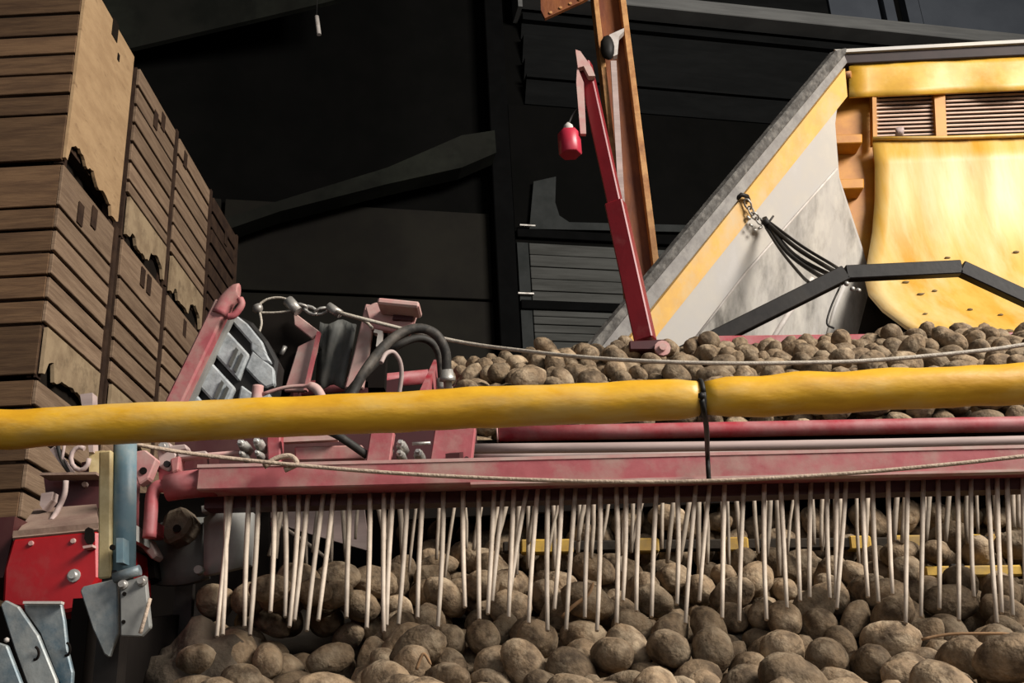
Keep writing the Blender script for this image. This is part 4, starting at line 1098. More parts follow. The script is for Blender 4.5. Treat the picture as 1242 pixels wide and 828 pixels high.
# eight numbers each: heap and shape, position in 0.4 mm, turn in 1/500
TOP = (
11, 1891, 4327, 5015, 140, -25, 20, 479, 11, 323, 5628, 5489, 106, 96, -463, -122, 5, 1726, 5233, 5182, 465, -178, 42, -18, 7, 2223, 5700, 5397, 410, 284, 12, 24, 0, 966, 4054, 4960, 459, 164, 110, 20, 1, 659, 5172, 5192, 409, -39, 102, -265,
11, -12, 5180, 5140, 142, 194, -244, 364, 1, 857, 5129, 5173, 260, -221, 366, 2, 7, 393, 5149, 5173, 312, 21, -4, 390, 7, -447, 6047, 5609, 105, -177, 43, -454, 0, -1498, 5606, 5324, 384, 111, 190, -232, 5, -526, 5206, 5252, 132, 463, -89, 100,
5, -1732, 5984, 5646, 373, -69, -37, 324, 0, -1683, 5535, 5279, 249, -21, 24, 432, 5, 425, 6519, 5797, 108, 101, -63, 473, 10, -1017, 5612, 5266, 137, -37, 322, -356, 7, 1485, 3994, 4888, 256, 75, -227, 356, 5, 2331, 7094, 6115, 424, -195, 166, 70,
5, 1575, 5082, 5056, 380, 14, 118, 302, 9, 708, 6059, 5530, 145, -80, -367, 297, 3, 1155, 6026, 5537, 149, -79, 56, 467, 1, 196, 5105, 5110, 32, 131, -243, 416, 5, -85, 6022, 5530, 146, -89, 287, -372, 11, 1373, 5095, 5105, 282, -96, 139, -377,
11, -881, 6254, 5747, 467, 53, 52, 162, 6, -1306, 5478, 5620, 70, 493, -40, 11, 5, 51, 5420, 5292, 270, -80, 109, -399, 9, 1864, 4761, 5050, 403, -138, 70, -253, 9, 1842, 5497, 5324, 433, -41, -118, -216, 3, 2731, 6424, 5757, 313, 233, 278, 145,
103, 3253, 7102, 6757, 403, 272, -38, -108, 9, -249, 6049, 5662, 443, 34, -35, -227, 11, 2468, 5618, 5307, 146, 10, -392, -273, 9, 1323, 5606, 5343, 336, 188, -16, 319, 11, 2621, 6568, 5879, 415, -211, 31, -181, 5, 1553, 6520, 5766, 188, 103, -75, 445,
1, 712, 7033, 6185, 102, -141, 179, 433, 9, -939, 6143, 5596, 234, -61, -23, -437, 1, 2577, 7086, 6125, 143, -200, 122, 418, 1, 1204, 5211, 5170, 262, 37, 22, -424, 9, -235, 5686, 5344, 157, 364, -256, -166, 11, -115, 7102, 6058, 443, -222, -42, 54,
10, -1316, 5519, 5269, 222, 197, 60, 398, 0, 1873, 5657, 5442, 235, -1, -45, 439, 8, -1119, 5702, 5622, 462, -72, -8, 176, 1, 287, 5612, 5306, 492, 45, 49, -55, 9, 954, 6923, 6176, 472, 44, 29, -157, 11, 884, 6343, 5688, 32, 431, 251, 22,
107, 514, 7118, 6784, 374, 268, -86, 175, 101, 2680, 7105, 6766, 444, 174, 148, 18, 9, -543, 5059, 5138, 125, 367, -244, 200, 7, 1334, 6202, 5642, 238, 89, 148, -404, 5, 1535, 5849, 5412, 370, 297, -62, 145, 4, -1450, 6129, 5526, 476, -37, 143, -37,
2, 1714, 7082, 6003, 49, -19, -316, -384, 9, -1050, 6022, 5746, 142, -33, 163, -450, 4, 1681, 5592, 5322, 218, -61, 419, -152, 1, 1503, 5660, 5290, 334, -224, 52, -293, 0, 2950, 6358, 5783, 497, -1, 2, -53, 1, 2146, 6061, 5613, 92, -262, 392, -138,
3, 1010, 6218, 5593, 262, -272, -246, 216, 9, 201, 7089, 5957, 417, -247, -90, -84, 1, 186, 5840, 5466, 393, 269, -148, 34, 7, -806, 7656, 6290, 363, -203, 14, 278, 100, 1553, 7112, 6794, 220, 195, -118, 387, 10, 1111, 5869, 5392, 299, 233, -57, -320,
7, 2287, 6444, 5779, 112, -1, 27, -487, 107, -561, 7119, 6835, 464, 102, -2, -157, 0, -635, 4886, 5096, 441, 22, 29, -233, 9, 937, 5643, 5329, 398, -51, 254, -156, 9, 490, 5334, 5217, 238, 28, -363, 247, 2, -1227, 5794, 5710, 372, 263, 120, 167,
7, 2382, 5913, 5515, 259, -160, 97, -385, 11, 2530, 5785, 5424, 6, 329, -358, 116, 7, 560, 5724, 5345, 47, 207, -440, 108, 4, -367, 4928, 5095, 457, -66, 35, -190, 4, 1207, 7069, 5982, 166, -228, 281, 303, 5, -1172, 6334, 5552, 263, 19, -79, 417,
9, -1538, 5988, 5647, 272, -125, 265, -300, 5, 3002, 7215, 6135, 12, 30, 212, 452, 9, 1576, 4635, 4969, 477, 80, 76, 101, 9, -1298, 4983, 5119, 196, 71, -68, 450, 0, 2795, 7099, 6102, 239, -106, -157, -396, 111, -294, 7108, 6758, 26, -16, -180, 465,
1, -97, 6416, 5723, 470, 140, 38, 91, 2, 2118, 7089, 5911, 213, -59, 357, 271, 2, 1948, 5444, 5194, 187, -397, 100, -218, 10, -1022, 6215, 5436, 436, -107, -19, -220, 111, 116, 7800, 7505, 7, 130, -367, -314, 6, 1950, 7069, 6121, 342, 202, 288, -96,
7, 1617, 7189, 6119, 49, 78, -161, -464, 10, 1400, 7076, 5996, 407, -204, -170, -119, 4, 385, 7086, 6112, 356, -251, 51, -240, 5, 111, 6169, 5595, 336, -164, 116, -311, 7, -531, 5912, 5439, 351, 51, 259, -239, 1, 1017, 7103, 5942, 153, -44, 369, -298,
0, 825, 4229, 4952, 440, -65, -56, 223, 8, 822, 7076, 6009, 284, 303, 109, -257, 6, 2443, 6321, 5764, 415, 59, -12, 272, 10, -1050, 5874, 5626, 162, -40, -69, 467, 7, 740, 5658, 5309, 118, 213, -202, -388, 7, -150, 5364, 5175, 84, -184, 438, -131,
0, 1681, 6029, 5487, 259, -18, -169, 393, 3, 1439, 7205, 6235, 312, 32, 282, -268, 105, 49, 7121, 6889, 442, -106, 110, 176, 4, 3219, 7135, 6098, 457, 118, -72, 149, 105, 3115, 7942, 7521, 436, 238, 57, 5, 4, 1494, 6256, 5582, 10, 333, 347, 136,
110, 2979, 7110, 6779, 372, 47, -191, 270, 1, 455, 4068, 4924, 230, 320, 38, 305, 5, -429, 5695, 5320, 408, -4, -56, -283, 0, -746, 6253, 5575, 382, -172, 121, -245, 4, 1312, 7061, 6154, 256, 5, -80, 422, 8, 1262, 5782, 5390, 345, 314, 45, 176,
5, -199, 6675, 5852, 159, 161, 35, 444, 0, 657, 6571, 5724, 380, 167, 271, -64, 8, 544, 7083, 6093, 410, -27, 281, -48, 6, 759, 4999, 5045, 23, -31, 413, -278, 9, 2086, 7189, 6090, 464, -133, 106, -77, 7, -600, 7686, 6305, 387, 12, -62, -310,
7, -880, 4720, 5037, 249, -425, -40, 78, 106, 3465, 7091, 6758, 228, 252, 357, -84, 8, 1088, 7067, 6115, 371, -332, -49, -3, 0, 1547, 5504, 5165, 353, 72, 294, 184, 0, 1828, 6400, 5671, 357, -162, -112, -289, 4, -818, 5701, 5251, 200, -241, 213, 327,
5, 2162, 7344, 6218, 465, 154, -6, 101, 100, 2418, 8015, 7528, 152, 118, 385, 254, 5, 677, 6273, 5612, 286, 301, -263, -93, 11, 2120, 5537, 5221, 336, -33, 225, -292, 9, 1368, 6676, 5811, 41, -342, 345, -112, 2, -558, 6794, 5904, 483, 118, -43, -29,
7, -280, 6981, 5955, 446, -223, 42, -4, 7, 1896, 5984, 5514, 245, -107, -181, 382, 10, 1912, 6200, 5615, 272, 302, 12, -291, 2, 281, 7500, 6258, 223, 237, 379, 12, 10, -176, 5167, 5061, 150, 114, -73, 457, 111, 3382, 8025, 7543, 99, -461, -12, 165,
103, 2659, 8087, 7624, 374, 180, -125, -250, 9, -568, 6631, 5803, 197, 22, -168, -427, 9, -63, 7274, 6179, 215, 323, -144, 280, 108, 2009, 7112, 6780, 381, 171, 72, 265, 5, -792, 6497, 5758, 166, -316, 129, -326, 6, -137, 5869, 5382, 210, 14, 430, -144,
3, 53, 7259, 5995, 296, 155, -42, 369, 3, 3224, 7531, 6299, 10, -271, 404, -117, 5, -1369, 5896, 5648, 396, -18, -61, 298, 6, -683, 5774, 5407, 39, 229, -235, -375, 105, 3916, 8826, 7995, 13, 444, -169, -154, 105, 1340, 8199, 7601, 74, -175, 311, -342,
9, 2187, 5151, 5131, 423, -67, -150, 210, 5, 1739, 6808, 5794, 84, 72, 374, -313, 103, 881, 7125, 6894, 171, -231, 110, -394, 107, 158, 7329, 6878, 68, 44, -228, 437, 1, 1875, 7214, 6046, 423, -34, 221, 146, 5, -775, 6681, 5859, 189, -218, -117, 391,
1, 60, 4847, 4995, 385, 200, 247, 33, 102, 1360, 7140, 6873, 353, -94, 24, -341, 111, 3335, 8327, 7767, 159, -416, 73, -216, 1, 209, 6348, 5680, 434, 115, 90, -200, 7, -1409, 6358, 5558, 375, -59, -1, -325, 109, -88, 7316, 6892, 261, 59, -199, 372,
7, 3448, 7217, 6164, 105, 2, -488, -22, 6, 2399, 5489, 5211, 94, 467, 73, -133, 9, -596, 6456, 5693, 237, 36, 59, 435, 111, 1799, 7309, 6874, 437, 219, 67, 82, 8, 1162, 6269, 5668, 76, -328, -339, 148, 7, 655, 7208, 6041, 294, 324, 28, -241,
111, 1671, 8597, 7911, 262, 171, 184, 343, 110, 1720, 7106, 6863, 322, 76, 325, 188, 103, -124, 8707, 7879, 206, 155, -229, -362, 3, -287, 7328, 6149, 20, 37, 452, 210, 10, -1753, 6279, 5457, 110, 212, -315, 306, 0, -638, 5600, 5305, 122, 129, 299, -359,
2, 627, 7183, 6244, 472, -105, -53, 116, 0, 176, 7385, 6139, 8, 89, -124, 476, 5, 1826, 7369, 6180, 44, -12, -173, 467, 6, -389, 5352, 5183, 414, 194, 61, -192, 8, 688, 4450, 4955, 293, 176, 128, -342, 4, 2029, 5806, 5445, 192, 166, 399, 163,
1, 160, 4074, 4932, 84, -179, -452, -84, 9, -409, 7147, 6042, 320, 288, -203, -154, 2, -1605, 6146, 5445, 37, 63, -33, 494, 0, -1264, 5707, 5224, 417, 2, 78, -264, 105, 922, 8863, 8012, 95, 207, -439, 73, 103, 2552, 7315, 6906, 282, 233, -48, 337,
0, -255, 6147, 5457, 312, 14, -94, -379, 5, 274, 5410, 5189, 349, 88, 110, 330, 107, 3688, 7591, 7346, 47, -146, 474, 44, 3, 1764, 6665, 5653, 173, -235, -197, 355, 9, 1384, 4907, 4949, 82, 154, -61, 465, 111, 1625, 8104, 7538, 472, -155, 25, 48,
105, 620, 7940, 7490, 69, -175, 463, 7, 9, 877, 7180, 6180, 470, 136, 103, 5, 6, -601, 7176, 6088, 149, -85, 269, -384, 8, 2205, 6648, 5789, 102, -48, -231, -429, 107, 4024, 8583, 7807, 397, -58, 76, 288, 107, 1910, 9544, 8415, 225, -34, 244, -372,
3, -1182, 5514, 5120, 150, 8, 131, -459, 4, 389, 4618, 4993, 191, 33, 156, 434, 3, 2154, 6547, 5666, 60, 59, 65, 489, 102, 860, 8390, 7748, 83, 410, 264, 74, 107, -391, 9104, 8010, 243, 16, 431, -70, 2, 1763, 6226, 5560, 231, 203, 22, 394,
110, 2783, 7857, 7443, 22, 398, 206, -220, 11, 2360, 5881, 5317, 220, -16, 181, -411, 4, 1220, 5691, 5242, 428, 73, 66, -239, 9, 1013, 5118, 5063, 353, -91, -17, -342, 10, -539, 4658, 5026, 330, 366, -70, -44, 105, 3685, 8470, 7735, 130, -106, -129, 453,
11, 2272, 7256, 6007, 397, 45, 191, -232, 101, 390, 8218, 7607, 272, 293, 261, -149, 101, 2840, 7122, 6888, 297, -171, 0, 364, 2, -1175, 6081, 5628, 269, -96, 70, -404, 6, 1797, 5112, 5056, 400, 281, -85, 64, 102, 1361, 9416, 8268, 62, 421, -89, -247,
105, 1108, 9387, 8257, 269, -78, -92, 404, 101, 2454, 8444, 7734, 352, 204, 207, 203, 8, 213, 7215, 6077, 482, 31, -88, 95, 105, 721, 9253, 8204, 194, 247, -197, -335, 0, -355, 7740, 6284, 37, -52, 97, -486, 102, 1502, 8520, 7800, 70, -120, 340, -339,
105, 2188, 8503, 7716, 109, -58, 59, 481, 111, 3100, 9326, 8251, 222, -217, 209, -332, 103, 3371, 7576, 7297, 488, 35, 54, -87, 4, 2563, 6497, 5739, 53, -163, 81, -463, 6, 546, 6046, 5469, 45, -230, -191, -398, 5, 902, 6805, 5779, 383, 303, 105, 25,
1, 1806, 7937, 6362, 241, 163, 181, 365, 111, 395, 7316, 6917, 246, 47, -278, 331, 6, 2652, 7207, 5983, 312, 0, 320, 224, 10, -914, 6316, 5495, 115, 101, -219, 423, 6, -707, 5429, 5215, 128, 387, -236, -168, 109, 1488, 9522, 8345, 293, -271, 265, -143,
11, 3526, 7746, 6299, 168, 311, 303, 181, 100, 1246, 8809, 7918, 459, 23, 173, 94, 107, 341, 9943, 8581, 160, -139, 115, -438, 105, 2551, 8603, 7874, 122, -105, 302, -365, 11, 2427, 6530, 5640, 386, 11, -102, 300, 111, 2279, 7100, 6944, 190, -116, 271, 356,
7, 2872, 6622, 5673, 207, -264, 119, -351, 111, 1755, 8423, 7737, 402, 268, -95, 87, 108, 1055, 8489, 7728, 251, -116, 48, -414, 110, -622, 9404, 8114, 197, -295, -349, -49, 4, 569, 5134, 5063, 168, 89, -21, 462, 4, 156, 7795, 6328, 257, -4, 276, -328,
5, 2497, 7276, 6060, 456, 64, -80, 177, 11, 1672, 4887, 5004, 413, 190, 106, 180, 107, 1162, 7133, 6932, 416, -153, -42, 228, 10, 2206, 5911, 5492, 293, 5, 118, -388, 111, 3780, 7447, 7235, 366, -276, 50, 193, 100, 3398, 8867, 7979, 183, -348, -267, -156,
105, 696, 7258, 6981, 47, 91, -21, 489, 6, 1141, 6600, 5745, 135, -364, -313, -36, 107, 4117, 8862, 8012, 106, 308, 361, 115, 105, 2969, 8300, 7633, 279, 350, -173, 140, 111, 522, 8604, 7802, 335, 305, -65, -202, 103, 889, 8271, 7594, 276, -251, -188, 274,
7, -572, 7053, 5962, 447, -119, 116, 150, 11, 610, 6794, 5822, 449, 129, 131, -120, 105, 3635, 9445, 8341, 127, -164, 407, -204, 100, 2054, 7332, 6910, 245, 161, 216, -343, 11, 2007, 8154, 6428, 235, -224, 378, 34, 8, 1266, 7520, 6314, 15, -56, 448, 215,
108, 1721, 9533, 8355, 208, -196, 404, -70, 109, 231, 9277, 8171, 323, 43, 29, -378, 1, -712, 6056, 5459, 411, -78, -30, 272, 0, -1558, 5105, 5083, 1, 2, 192, 461, 100, 381, 9148, 8126, 50, -331, 201, -312, 7, 2088, 7318, 5940, 464, 10, 25, 185,
107, 37, 9354, 8202, 424, -16, -39, 261, 107, -396, 8332, 7616, 130, -207, -417, 130, 2, 1363, 7395, 6246, 84, 436, 224, -53, 109, 3658, 8145, 7547, 411, 132, 16, -252, 10, -1631, 6314, 5551, 260, 127, 302, 274, 0, 1209, 5491, 5176, 93, -58, 39, 486,
105, 1208, 8658, 7787, 493, 78, 30, 19, 9, 3357, 7095, 5994, 139, 7, 411, 248, 5, 7, 5778, 5343, 216, -250, 248, -282, 107, 2672, 9417, 8212, 141, -152, -234, 390, 101, 376, 9001, 7996, 144, 280, 387, -29, 1, -1403, 5882, 5319, 432, 86, 40, 234,
109, -179, 7107, 6956, 2, 154, -83, -468, 6, 426, 7783, 6332, 20, 300, -368, 157, 109, 506, 9406, 8265, 384, 195, 63, -246, 106, 2067, 8643, 7818, 321, -225, 149, -272, 10, 444, 5925, 5462, 190, 362, -187, -219, 101, 4222, 8591, 7814, 367, -122, -293, 122,
101, 2106, 8150, 7536, 18, -295, 399, -59, 107, 1886, 8177, 7490, 106, 279, -294, 274, 110, -383, 7135, 6927, 271, -218, 314, -175, 1, 1307, 7218, 6049, 236, 139, 268, -321, 7, 2967, 6491, 5564, 157, -60, 460, -101, 9, -1362, 4808, 5056, 183, 66, 97, 450,
9, 1052, 3752, 4861, 496, -10, 1, 66, 105, 2933, 8524, 7777, 450, 201, -81, 13, 4, -258, 6255, 5609, 417, 159, 2, 226, 2, 1011, 5638, 5132, 43, -447, 47, -214, 7, 824, 3806, 4824, 178, 208, 331, -256, 3, -377, 4052, 4950, 413, -37, -5, 279,
)
REST = (
11, -1689, 3309, 4480, 35, -44, -90, 488, 3, -1440, 3336, 4507, 295, 73, -213, 335, 9, -1214, 3306, 4473, 472, 95, -23, -133, 1, -947, 3316, 4488, 445, 94, 48, -201, 3, -643, 3325, 4501, 417, 7, -152, 230, 10, -425, 3332, 4473, 367, 308, -9, -143,
5, -77, 3350, 4535, 406, 16, 50, -287, 9, 178, 3311, 4476, 106, -96, -230, 420, 7, 448, 3311, 4474, 490, 85, 43, 30, 6, 717, 3328, 4461, 429, 244, 73, 37, 2, 1002, 3339, 4511, 417, 26, 62, -267, 8, 1280, 3309, 4456, 358, 4, 7, -349,
4, 1492, 3320, 4463, 145, -64, 274, -387, 5, 1809, 3338, 4527, 262, -3, -157, 396, 10, 2100, 3304, 4462, 233, 406, 170, 50, 8, -1653, 3541, 4516, 213, -17, -221, 395, 2, -1307, 3538, 4546, 355, 12, 156, -315, 11, -1012, 3527, 4543, 418, 245, -11, 124,
0, -769, 3487, 4560, 415, 224, 154, -58, 7, -509, 3532, 4535, 17, -93, 139, -471, 1, -193, 3569, 4586, 58, 36, -65, -491, 1, 71, 3534, 4533, 459, 199, 4, 6, 5, 330, 3516, 4550, 270, 37, 108, -405, 7, 619, 3518, 4535, 189, 31, -75, 456,
0, 848, 3538, 4552, 386, 60, -128, 285, 10, 1088, 3524, 4515, 384, 273, -79, -147, 2, 1444, 3529, 4515, 54, -31, -25, 495, 2, 1715, 3545, 4541, 380, 292, -10, 144, 6, 1945, 3546, 4510, 90, 43, -141, 469, 10, 2285, 3519, 4519, 74, -31, 427, -248,
10, -1745, 3740, 4574, 378, 247, 49, 209, 1, -1544, 3735, 4588, 157, -77, 268, -384, 9, -1205, 3731, 4581, 193, -16, -137, 440, 4, -644, 3773, 4583, 414, 209, 81, -169, 9, -331, 3751, 4577, 62, 4, 269, -417, 2, -81, 3763, 4594, 388, 251, -59, 181,
9, 150, 3732, 4580, 191, -20, -144, 439, 7, 401, 3750, 4586, 473, 142, 76, -27, 4, 977, 3740, 4576, 354, 69, -50, 342, 2, 1281, 3734, 4572, 469, 135, -56, -94, 3, 1537, 3723, 4601, 52, 150, -209, 426, 8, 1812, 3753, 4572, 358, 154, 61, -308,
8, 2117, 3748, 4569, 16, -171, 176, -435, 9, 2411, 3718, 4587, 387, 173, 84, 252, 3, -1643, 3968, 4655, 247, 100, 129, -403, 7, -1296, 3966, 4655, 288, 96, 74, -390, 7, -1030, 3949, 4633, 108, 29, -64, 483, 7, -725, 3951, 4634, 23, -16, 205, -455,
2, -464, 3950, 4638, 305, 38, -91, 384, 1, -234, 3933, 4644, 384, 270, 161, 60, 0, 10, 3962, 4641, 435, 217, 3, 118, 4, 304, 3981, 4640, 314, 121, 75, -362, 3, 593, 3958, 4628, 483, 128, 17, 9, 11, 879, 3950, 4648, 191, -33, 248, -389,
5, 1155, 3940, 4646, 454, 55, -40, 198, 8, 1457, 3972, 4614, 348, 343, -35, -100, 4, 1707, 3968, 4633, 350, 15, 144, -326, 11, 1959, 3916, 4644, 421, -6, 32, -267, 7, 2198, 3962, 4646, 446, 146, 43, -166, 11, 2572, 3966, 4663, 379, 151, 54, -284,
1, -1734, 4151, 4685, 193, 17, -27, -460, 3, -1498, 4164, 4691, 173, -26, -207, 420, 5, -1142, 4174, 4701, 95, 45, 300, -386, 9, -905, 4184, 4705, 401, 31, -174, 240, 7, -630, 4153, 4683, 98, -62, 134, -468, 9, -314, 4159, 4684, 204, -12, 149, -431,
6, -68, 4176, 4672, 417, 101, 67, -247, 10, 156, 4173, 4687, 367, 95, -61, 321, 11, 467, 4159, 4710, 321, 85, 45, -371, 7, 756, 4173, 4681, 470, 165, 16, 34, 1, 1056, 4173, 4703, 303, 200, -35, 342, 1, 1308, 4171, 4696, 223, -20, 256, -367,
10, 1544, 4177, 4664, 70, -28, -355, 344, 2, 1791, 4160, 4678, 162, 3, -113, 459, 1, 2049, 4173, 4701, 286, 55, 164, -372, 7, 2340, 4172, 4702, 303, 63, -99, 380, 0, 2686, 4171, 4703, 337, 159, -40, 331, 5, -1550, 4404, 4780, 333, 357, -75, 76,
9, -1316, 4390, 4747, 273, 67, -126, 394, 11, -1059, 4381, 4738, 422, 260, 32, 59, 2, -735, 4341, 4733, 372, 63, 59, 323, 1, -447, 4381, 4757, 211, 158, 157, -395, 7, -213, 4388, 4743, 159, 10, -198, 430, 6, 25, 4394, 4728, 262, -22, -264, 334,
2, 275, 4369, 4733, 328, 372, 55, 36, 11, 596, 4384, 4761, 282, 150, 10, 384, 2, 921, 4358, 4734, 370, 26, 48, -332, 0, 1168, 4371, 4751, 234, 165, 111, 395, 0, 1409, 4382, 4736, 434, 233, 58, 63, 2, 1647, 4358, 4734, 251, 21, 33, -431,
6, 1952, 4390, 4715, 104, -89, -219, 428, 7, 2201, 4382, 4739, 18, 49, 349, -355, 2, 2487, 4378, 4723, 479, 109, 49, 78, 7, 2819, 4355, 4740, 427, 4, 56, -254, 0, -1433, 4617, 4772, 64, -28, -142, 474, 2, -1204, 4643, 4782, 409, 23, 109, -265,
7, -813, 4597, 4771, 145, 36, 79, 471, 8, -600, 4609, 4755, 285, -74, 106, -390, 8, -321, 4623, 4750, 490, 87, 42, 12, 11, -75, 4606, 4778, 489, -6, 16, -102, 8, 180, 4611, 4761, 124, -37, 272, -399, 11, 459, 4615, 4788, 373, -29, -104, 315,
1, 727, 4640, 4791, 323, 160, 58, -342, 9, 943, 4633, 4790, 161, 92, -284, 367, 6, 1254, 4609, 4752, 191, -45, 91, -451, 10, 1614, 4557, 4767, 50, -186, 407, -217, 5, 1824, 4593, 4785, 385, 5, 22, -319, 2, 2119, 4585, 4782, 66, -123, 280, -390,
10, 2361, 4623, 4761, 140, -7, 169, -449, 4, 2602, 4620, 4753, 167, -18, -137, 451, 4, 3015, 4567, 4755, 3, -286, 397, -100, 3, -1339, 4827, 4793, 183, 110, -43, -450, 7, -1136, 4978, 4802, 185, 33, 75, 457, 1, -745, 4817, 4786, 423, 104, 2, 246,
8, -443, 4817, 4768, 319, 330, -185, -70, 3, -209, 4838, 4799, 350, 151, 33, -322, 8, 23, 4810, 4764, 411, 123, 115, 229, 6, 359, 4847, 4780, 429, 21, 165, -196, 1, 589, 4816, 4806, 220, 114, -209, 381, 7, 848, 4825, 4788, 46, 28, -289, 404,
1, 1116, 4777, 4789, 107, -7, 91, -480, 4, 1439, 4832, 4767, 444, 58, 52, -216, 3, 1675, 4804, 4787, 296, 36, 7, -401, 0, 1907, 4833, 4790, 437, 207, -26, 123, 3, 2232, 4813, 4788, 295, -3, -92, 393, 10, 2507, 4820, 4764, 83, -76, -237, 426,
10, 2814, 4818, 4776, 367, -64, 131, -306, 6, 3037, 4832, 4763, 480, 110, 87, 0, 7, -1493, 5014, 4838, 342, 216, 43, -290, 10, -1151, 5152, 4887, 492, 28, -7, -81, 5, -902, 5002, 4821, 479, 53, 74, -112, 2, -602, 5010, 4805, 127, 45, -116, 467,
4, -302, 5015, 4813, 123, 421, 118, 209, 5, -93, 5024, 4867, 387, 182, 39, -256, 2, 151, 5010, 4803, 38, -128, 298, -379, 0, 460, 5015, 4853, 338, 73, -83, 352, 1, 1068, 5014, 4831, 373, 87, 260, -190, 11, 1555, 5024, 4874, 473, 91, -9, -134,
6, 1779, 5019, 4804, 321, 201, -42, 323, 0, 2055, 5012, 4829, 205, 125, -144, 414, 7, 2412, 5009, 4814, 117, -48, 370, -312, 9, 3204, 5013, 4825, 400, 175, -104, 221, 9, -1660, 5187, 4897, 411, -10, -151, -241, 9, -1371, 5232, 4908, 338, 321, -139, 117,
1, -956, 5225, 4922, 208, 186, -144, 389, 4, -763, 5224, 4902, 79, 245, -330, 274, 3, -392, 5214, 4914, 351, 268, -4, 234, 10, -212, 5352, 4993, 409, -110, 8, 265, 10, -6, 5309, 4995, 28, 11, 101, -489, 5, 556, 5219, 4920, 462, 104, 116, -110,
5, 1404, 5226, 4922, 475, 148, -51, 20, 11, 1705, 5231, 4931, 317, 336, -84, 172, 1, 1925, 5198, 4913, 125, 257, -356, 204, 0, 2235, 5235, 4932, 250, 234, -152, 331, 1, 2455, 5218, 4904, 3, 112, -249, 419, 3, 3083, 5330, 5012, 312, -92, -8, 379,
9, -1601, 5501, 5111, 104, -13, -156, 463, 11, -1399, 5584, 5121, 345, -114, 99, -329, 2, -676, 5418, 5024, 299, 194, 18, -350, 8, -506, 5369, 4985, 348, 7, 5, -359, 7, -318, 5468, 5086, 466, 134, -51, 112, 8, -52, 5456, 5013, 25, 194, -212, 409,
11, 218, 5430, 5002, 69, -2, -289, 402, 9, 523, 5433, 5015, 219, 5, 307, -329, 0, 688, 5338, 5023, 186, 334, 319, -43, 0, 1028, 5428, 5025, 340, 201, -62, 301, 9, 1849, 5424, 5002, 430, 181, 167, 67, 3, 2398, 5427, 5019, 224, -6, 299, -332,
9, 2925, 5455, 5099, 420, 149, -98, -204, 3, 3257, 5412, 5044, 275, 164, 353, -150, 1, -1585, 5746, 5237, 244, -22, 171, -401, 1, -1009, 5817, 5230, 307, 13, -217, -330, 11, -611, 5810, 5229, 173, -78, 123, -446, 0, -374, 5655, 5126, 412, 228, -115, 124,
5, -114, 5653, 5181, 117, -52, 366, -316, 11, 123, 5618, 5172, 105, 280, 44, 399, 1, 335, 5641, 5119, 168, 19, -217, 417, 6, 860, 5692, 5187, 433, 130, -53, 206, 2, 1386, 5608, 5136, 237, 229, 371, -58, 7, 1975, 5647, 5128, 134, 6, 316, -364,
1, 2380, 5649, 5127, 389, 228, 201, -81, 1, 2781, 5640, 5127, 229, 113, 129, -410, 0, 3007, 5628, 5122, 260, 379, -107, -166, 6, -1190, 5888, 5245, 88, 124, -362, 310, 8, -642, 5993, 5322, 45, 10, 488, -96, 5, -398, 6031, 5339, 87, -34, -20, 491,
11, -89, 6045, 5334, 448, -184, 51, -115, 5, 202, 5843, 5229, 109, -97, -358, 317, 0, 741, 5854, 5253, 343, 173, 112, -300, 0, 1058, 5822, 5221, 443, 66, 109, 195, 5, 1318, 5846, 5227, 352, 339, -108, -8, 11, 1606, 5855, 5226, 461, -177, -79, 12,
5, 1884, 5858, 5247, 440, 163, -168, 36, 11, 2121, 5894, 5324, 349, 213, 30, 287, 0, 2568, 5852, 5225, 407, 253, -69, -124, 10, 3435, 5870, 5240, 366, 189, -125, 254, 9, -513, 6161, 5456, 366, -152, -51, 300, 4, 35, 6213, 5427, 487, -97, -35, -51,
6, 625, 6215, 5431, 360, -1, 2, -347, 9, 853, 6075, 5365, 205, 263, -42, 370, 11, 1503, 6063, 5379, 282, 232, -26, 341, 7, 2034, 6104, 5449, 276, 16, 60, 412, 1, 2288, 6078, 5360, 288, 187, 291, -218, 7, 2547, 6068, 5374, 434, -37, 245, 8,
3, 3590, 6247, 5445, 440, -182, 58, -141, 0, -81, 6319, 5532, 141, 73, 283, -381, 11, 455, 6279, 5488, 348, 3, -238, 269, 1, 808, 6276, 5467, 168, 389, 88, 250, 7, 1153, 6255, 5449, 307, 358, -149, -72, 0, 1296, 6359, 5553, 472, 158, 18, -39,
3, 1616, 6279, 5472, 333, 39, 219, -299, 3, 2014, 6317, 5541, 161, 4, -51, 471, 8, 2260, 6462, 5527, 489, 2, -28, 99, 2, 2594, 6463, 5561, 109, 261, 372, -178, 4, 3162, 6470, 5534, 280, 319, -192, -182, 2, 3449, 6397, 5550, 262, -76, 1, 419,
3, 3947, 6281, 5482, 395, 27, 280, -121, 0, -721, 6500, 5546, 455, 197, 37, 52, 2, -495, 6663, 5639, 342, 8, 80, 356, 7, -189, 6464, 5557, 335, 321, 172, 70, 9, 20, 6643, 5653, 182, -107, -8, -453, 1, 566, 6491, 5560, 56, -177, 112, -450,
4, 932, 6453, 5528, 321, -145, 89, -343, 9, 1116, 6505, 5561, 388, 255, -177, 52, 6, 1410, 6518, 5557, 278, 217, -242, 259, 9, 1602, 6494, 5550, 31, -161, 185, -435, 1, 2694, 6682, 5653, 289, 161, -241, -287, 0, 3122, 6704, 5646, 90, 36, 113, -477,
10, 3905, 6668, 5633, 428, -106, -36, -232, 2, -510, 6839, 5745, 71, 17, -116, -481, 9, -316, 6715, 5677, 270, 262, 278, -176, 4, -102, 6764, 5719, 403, 293, -25, 23, 2, 206, 6729, 5695, 328, 322, 170, -100, 5, 513, 6677, 5655, 433, 143, 72, 192,
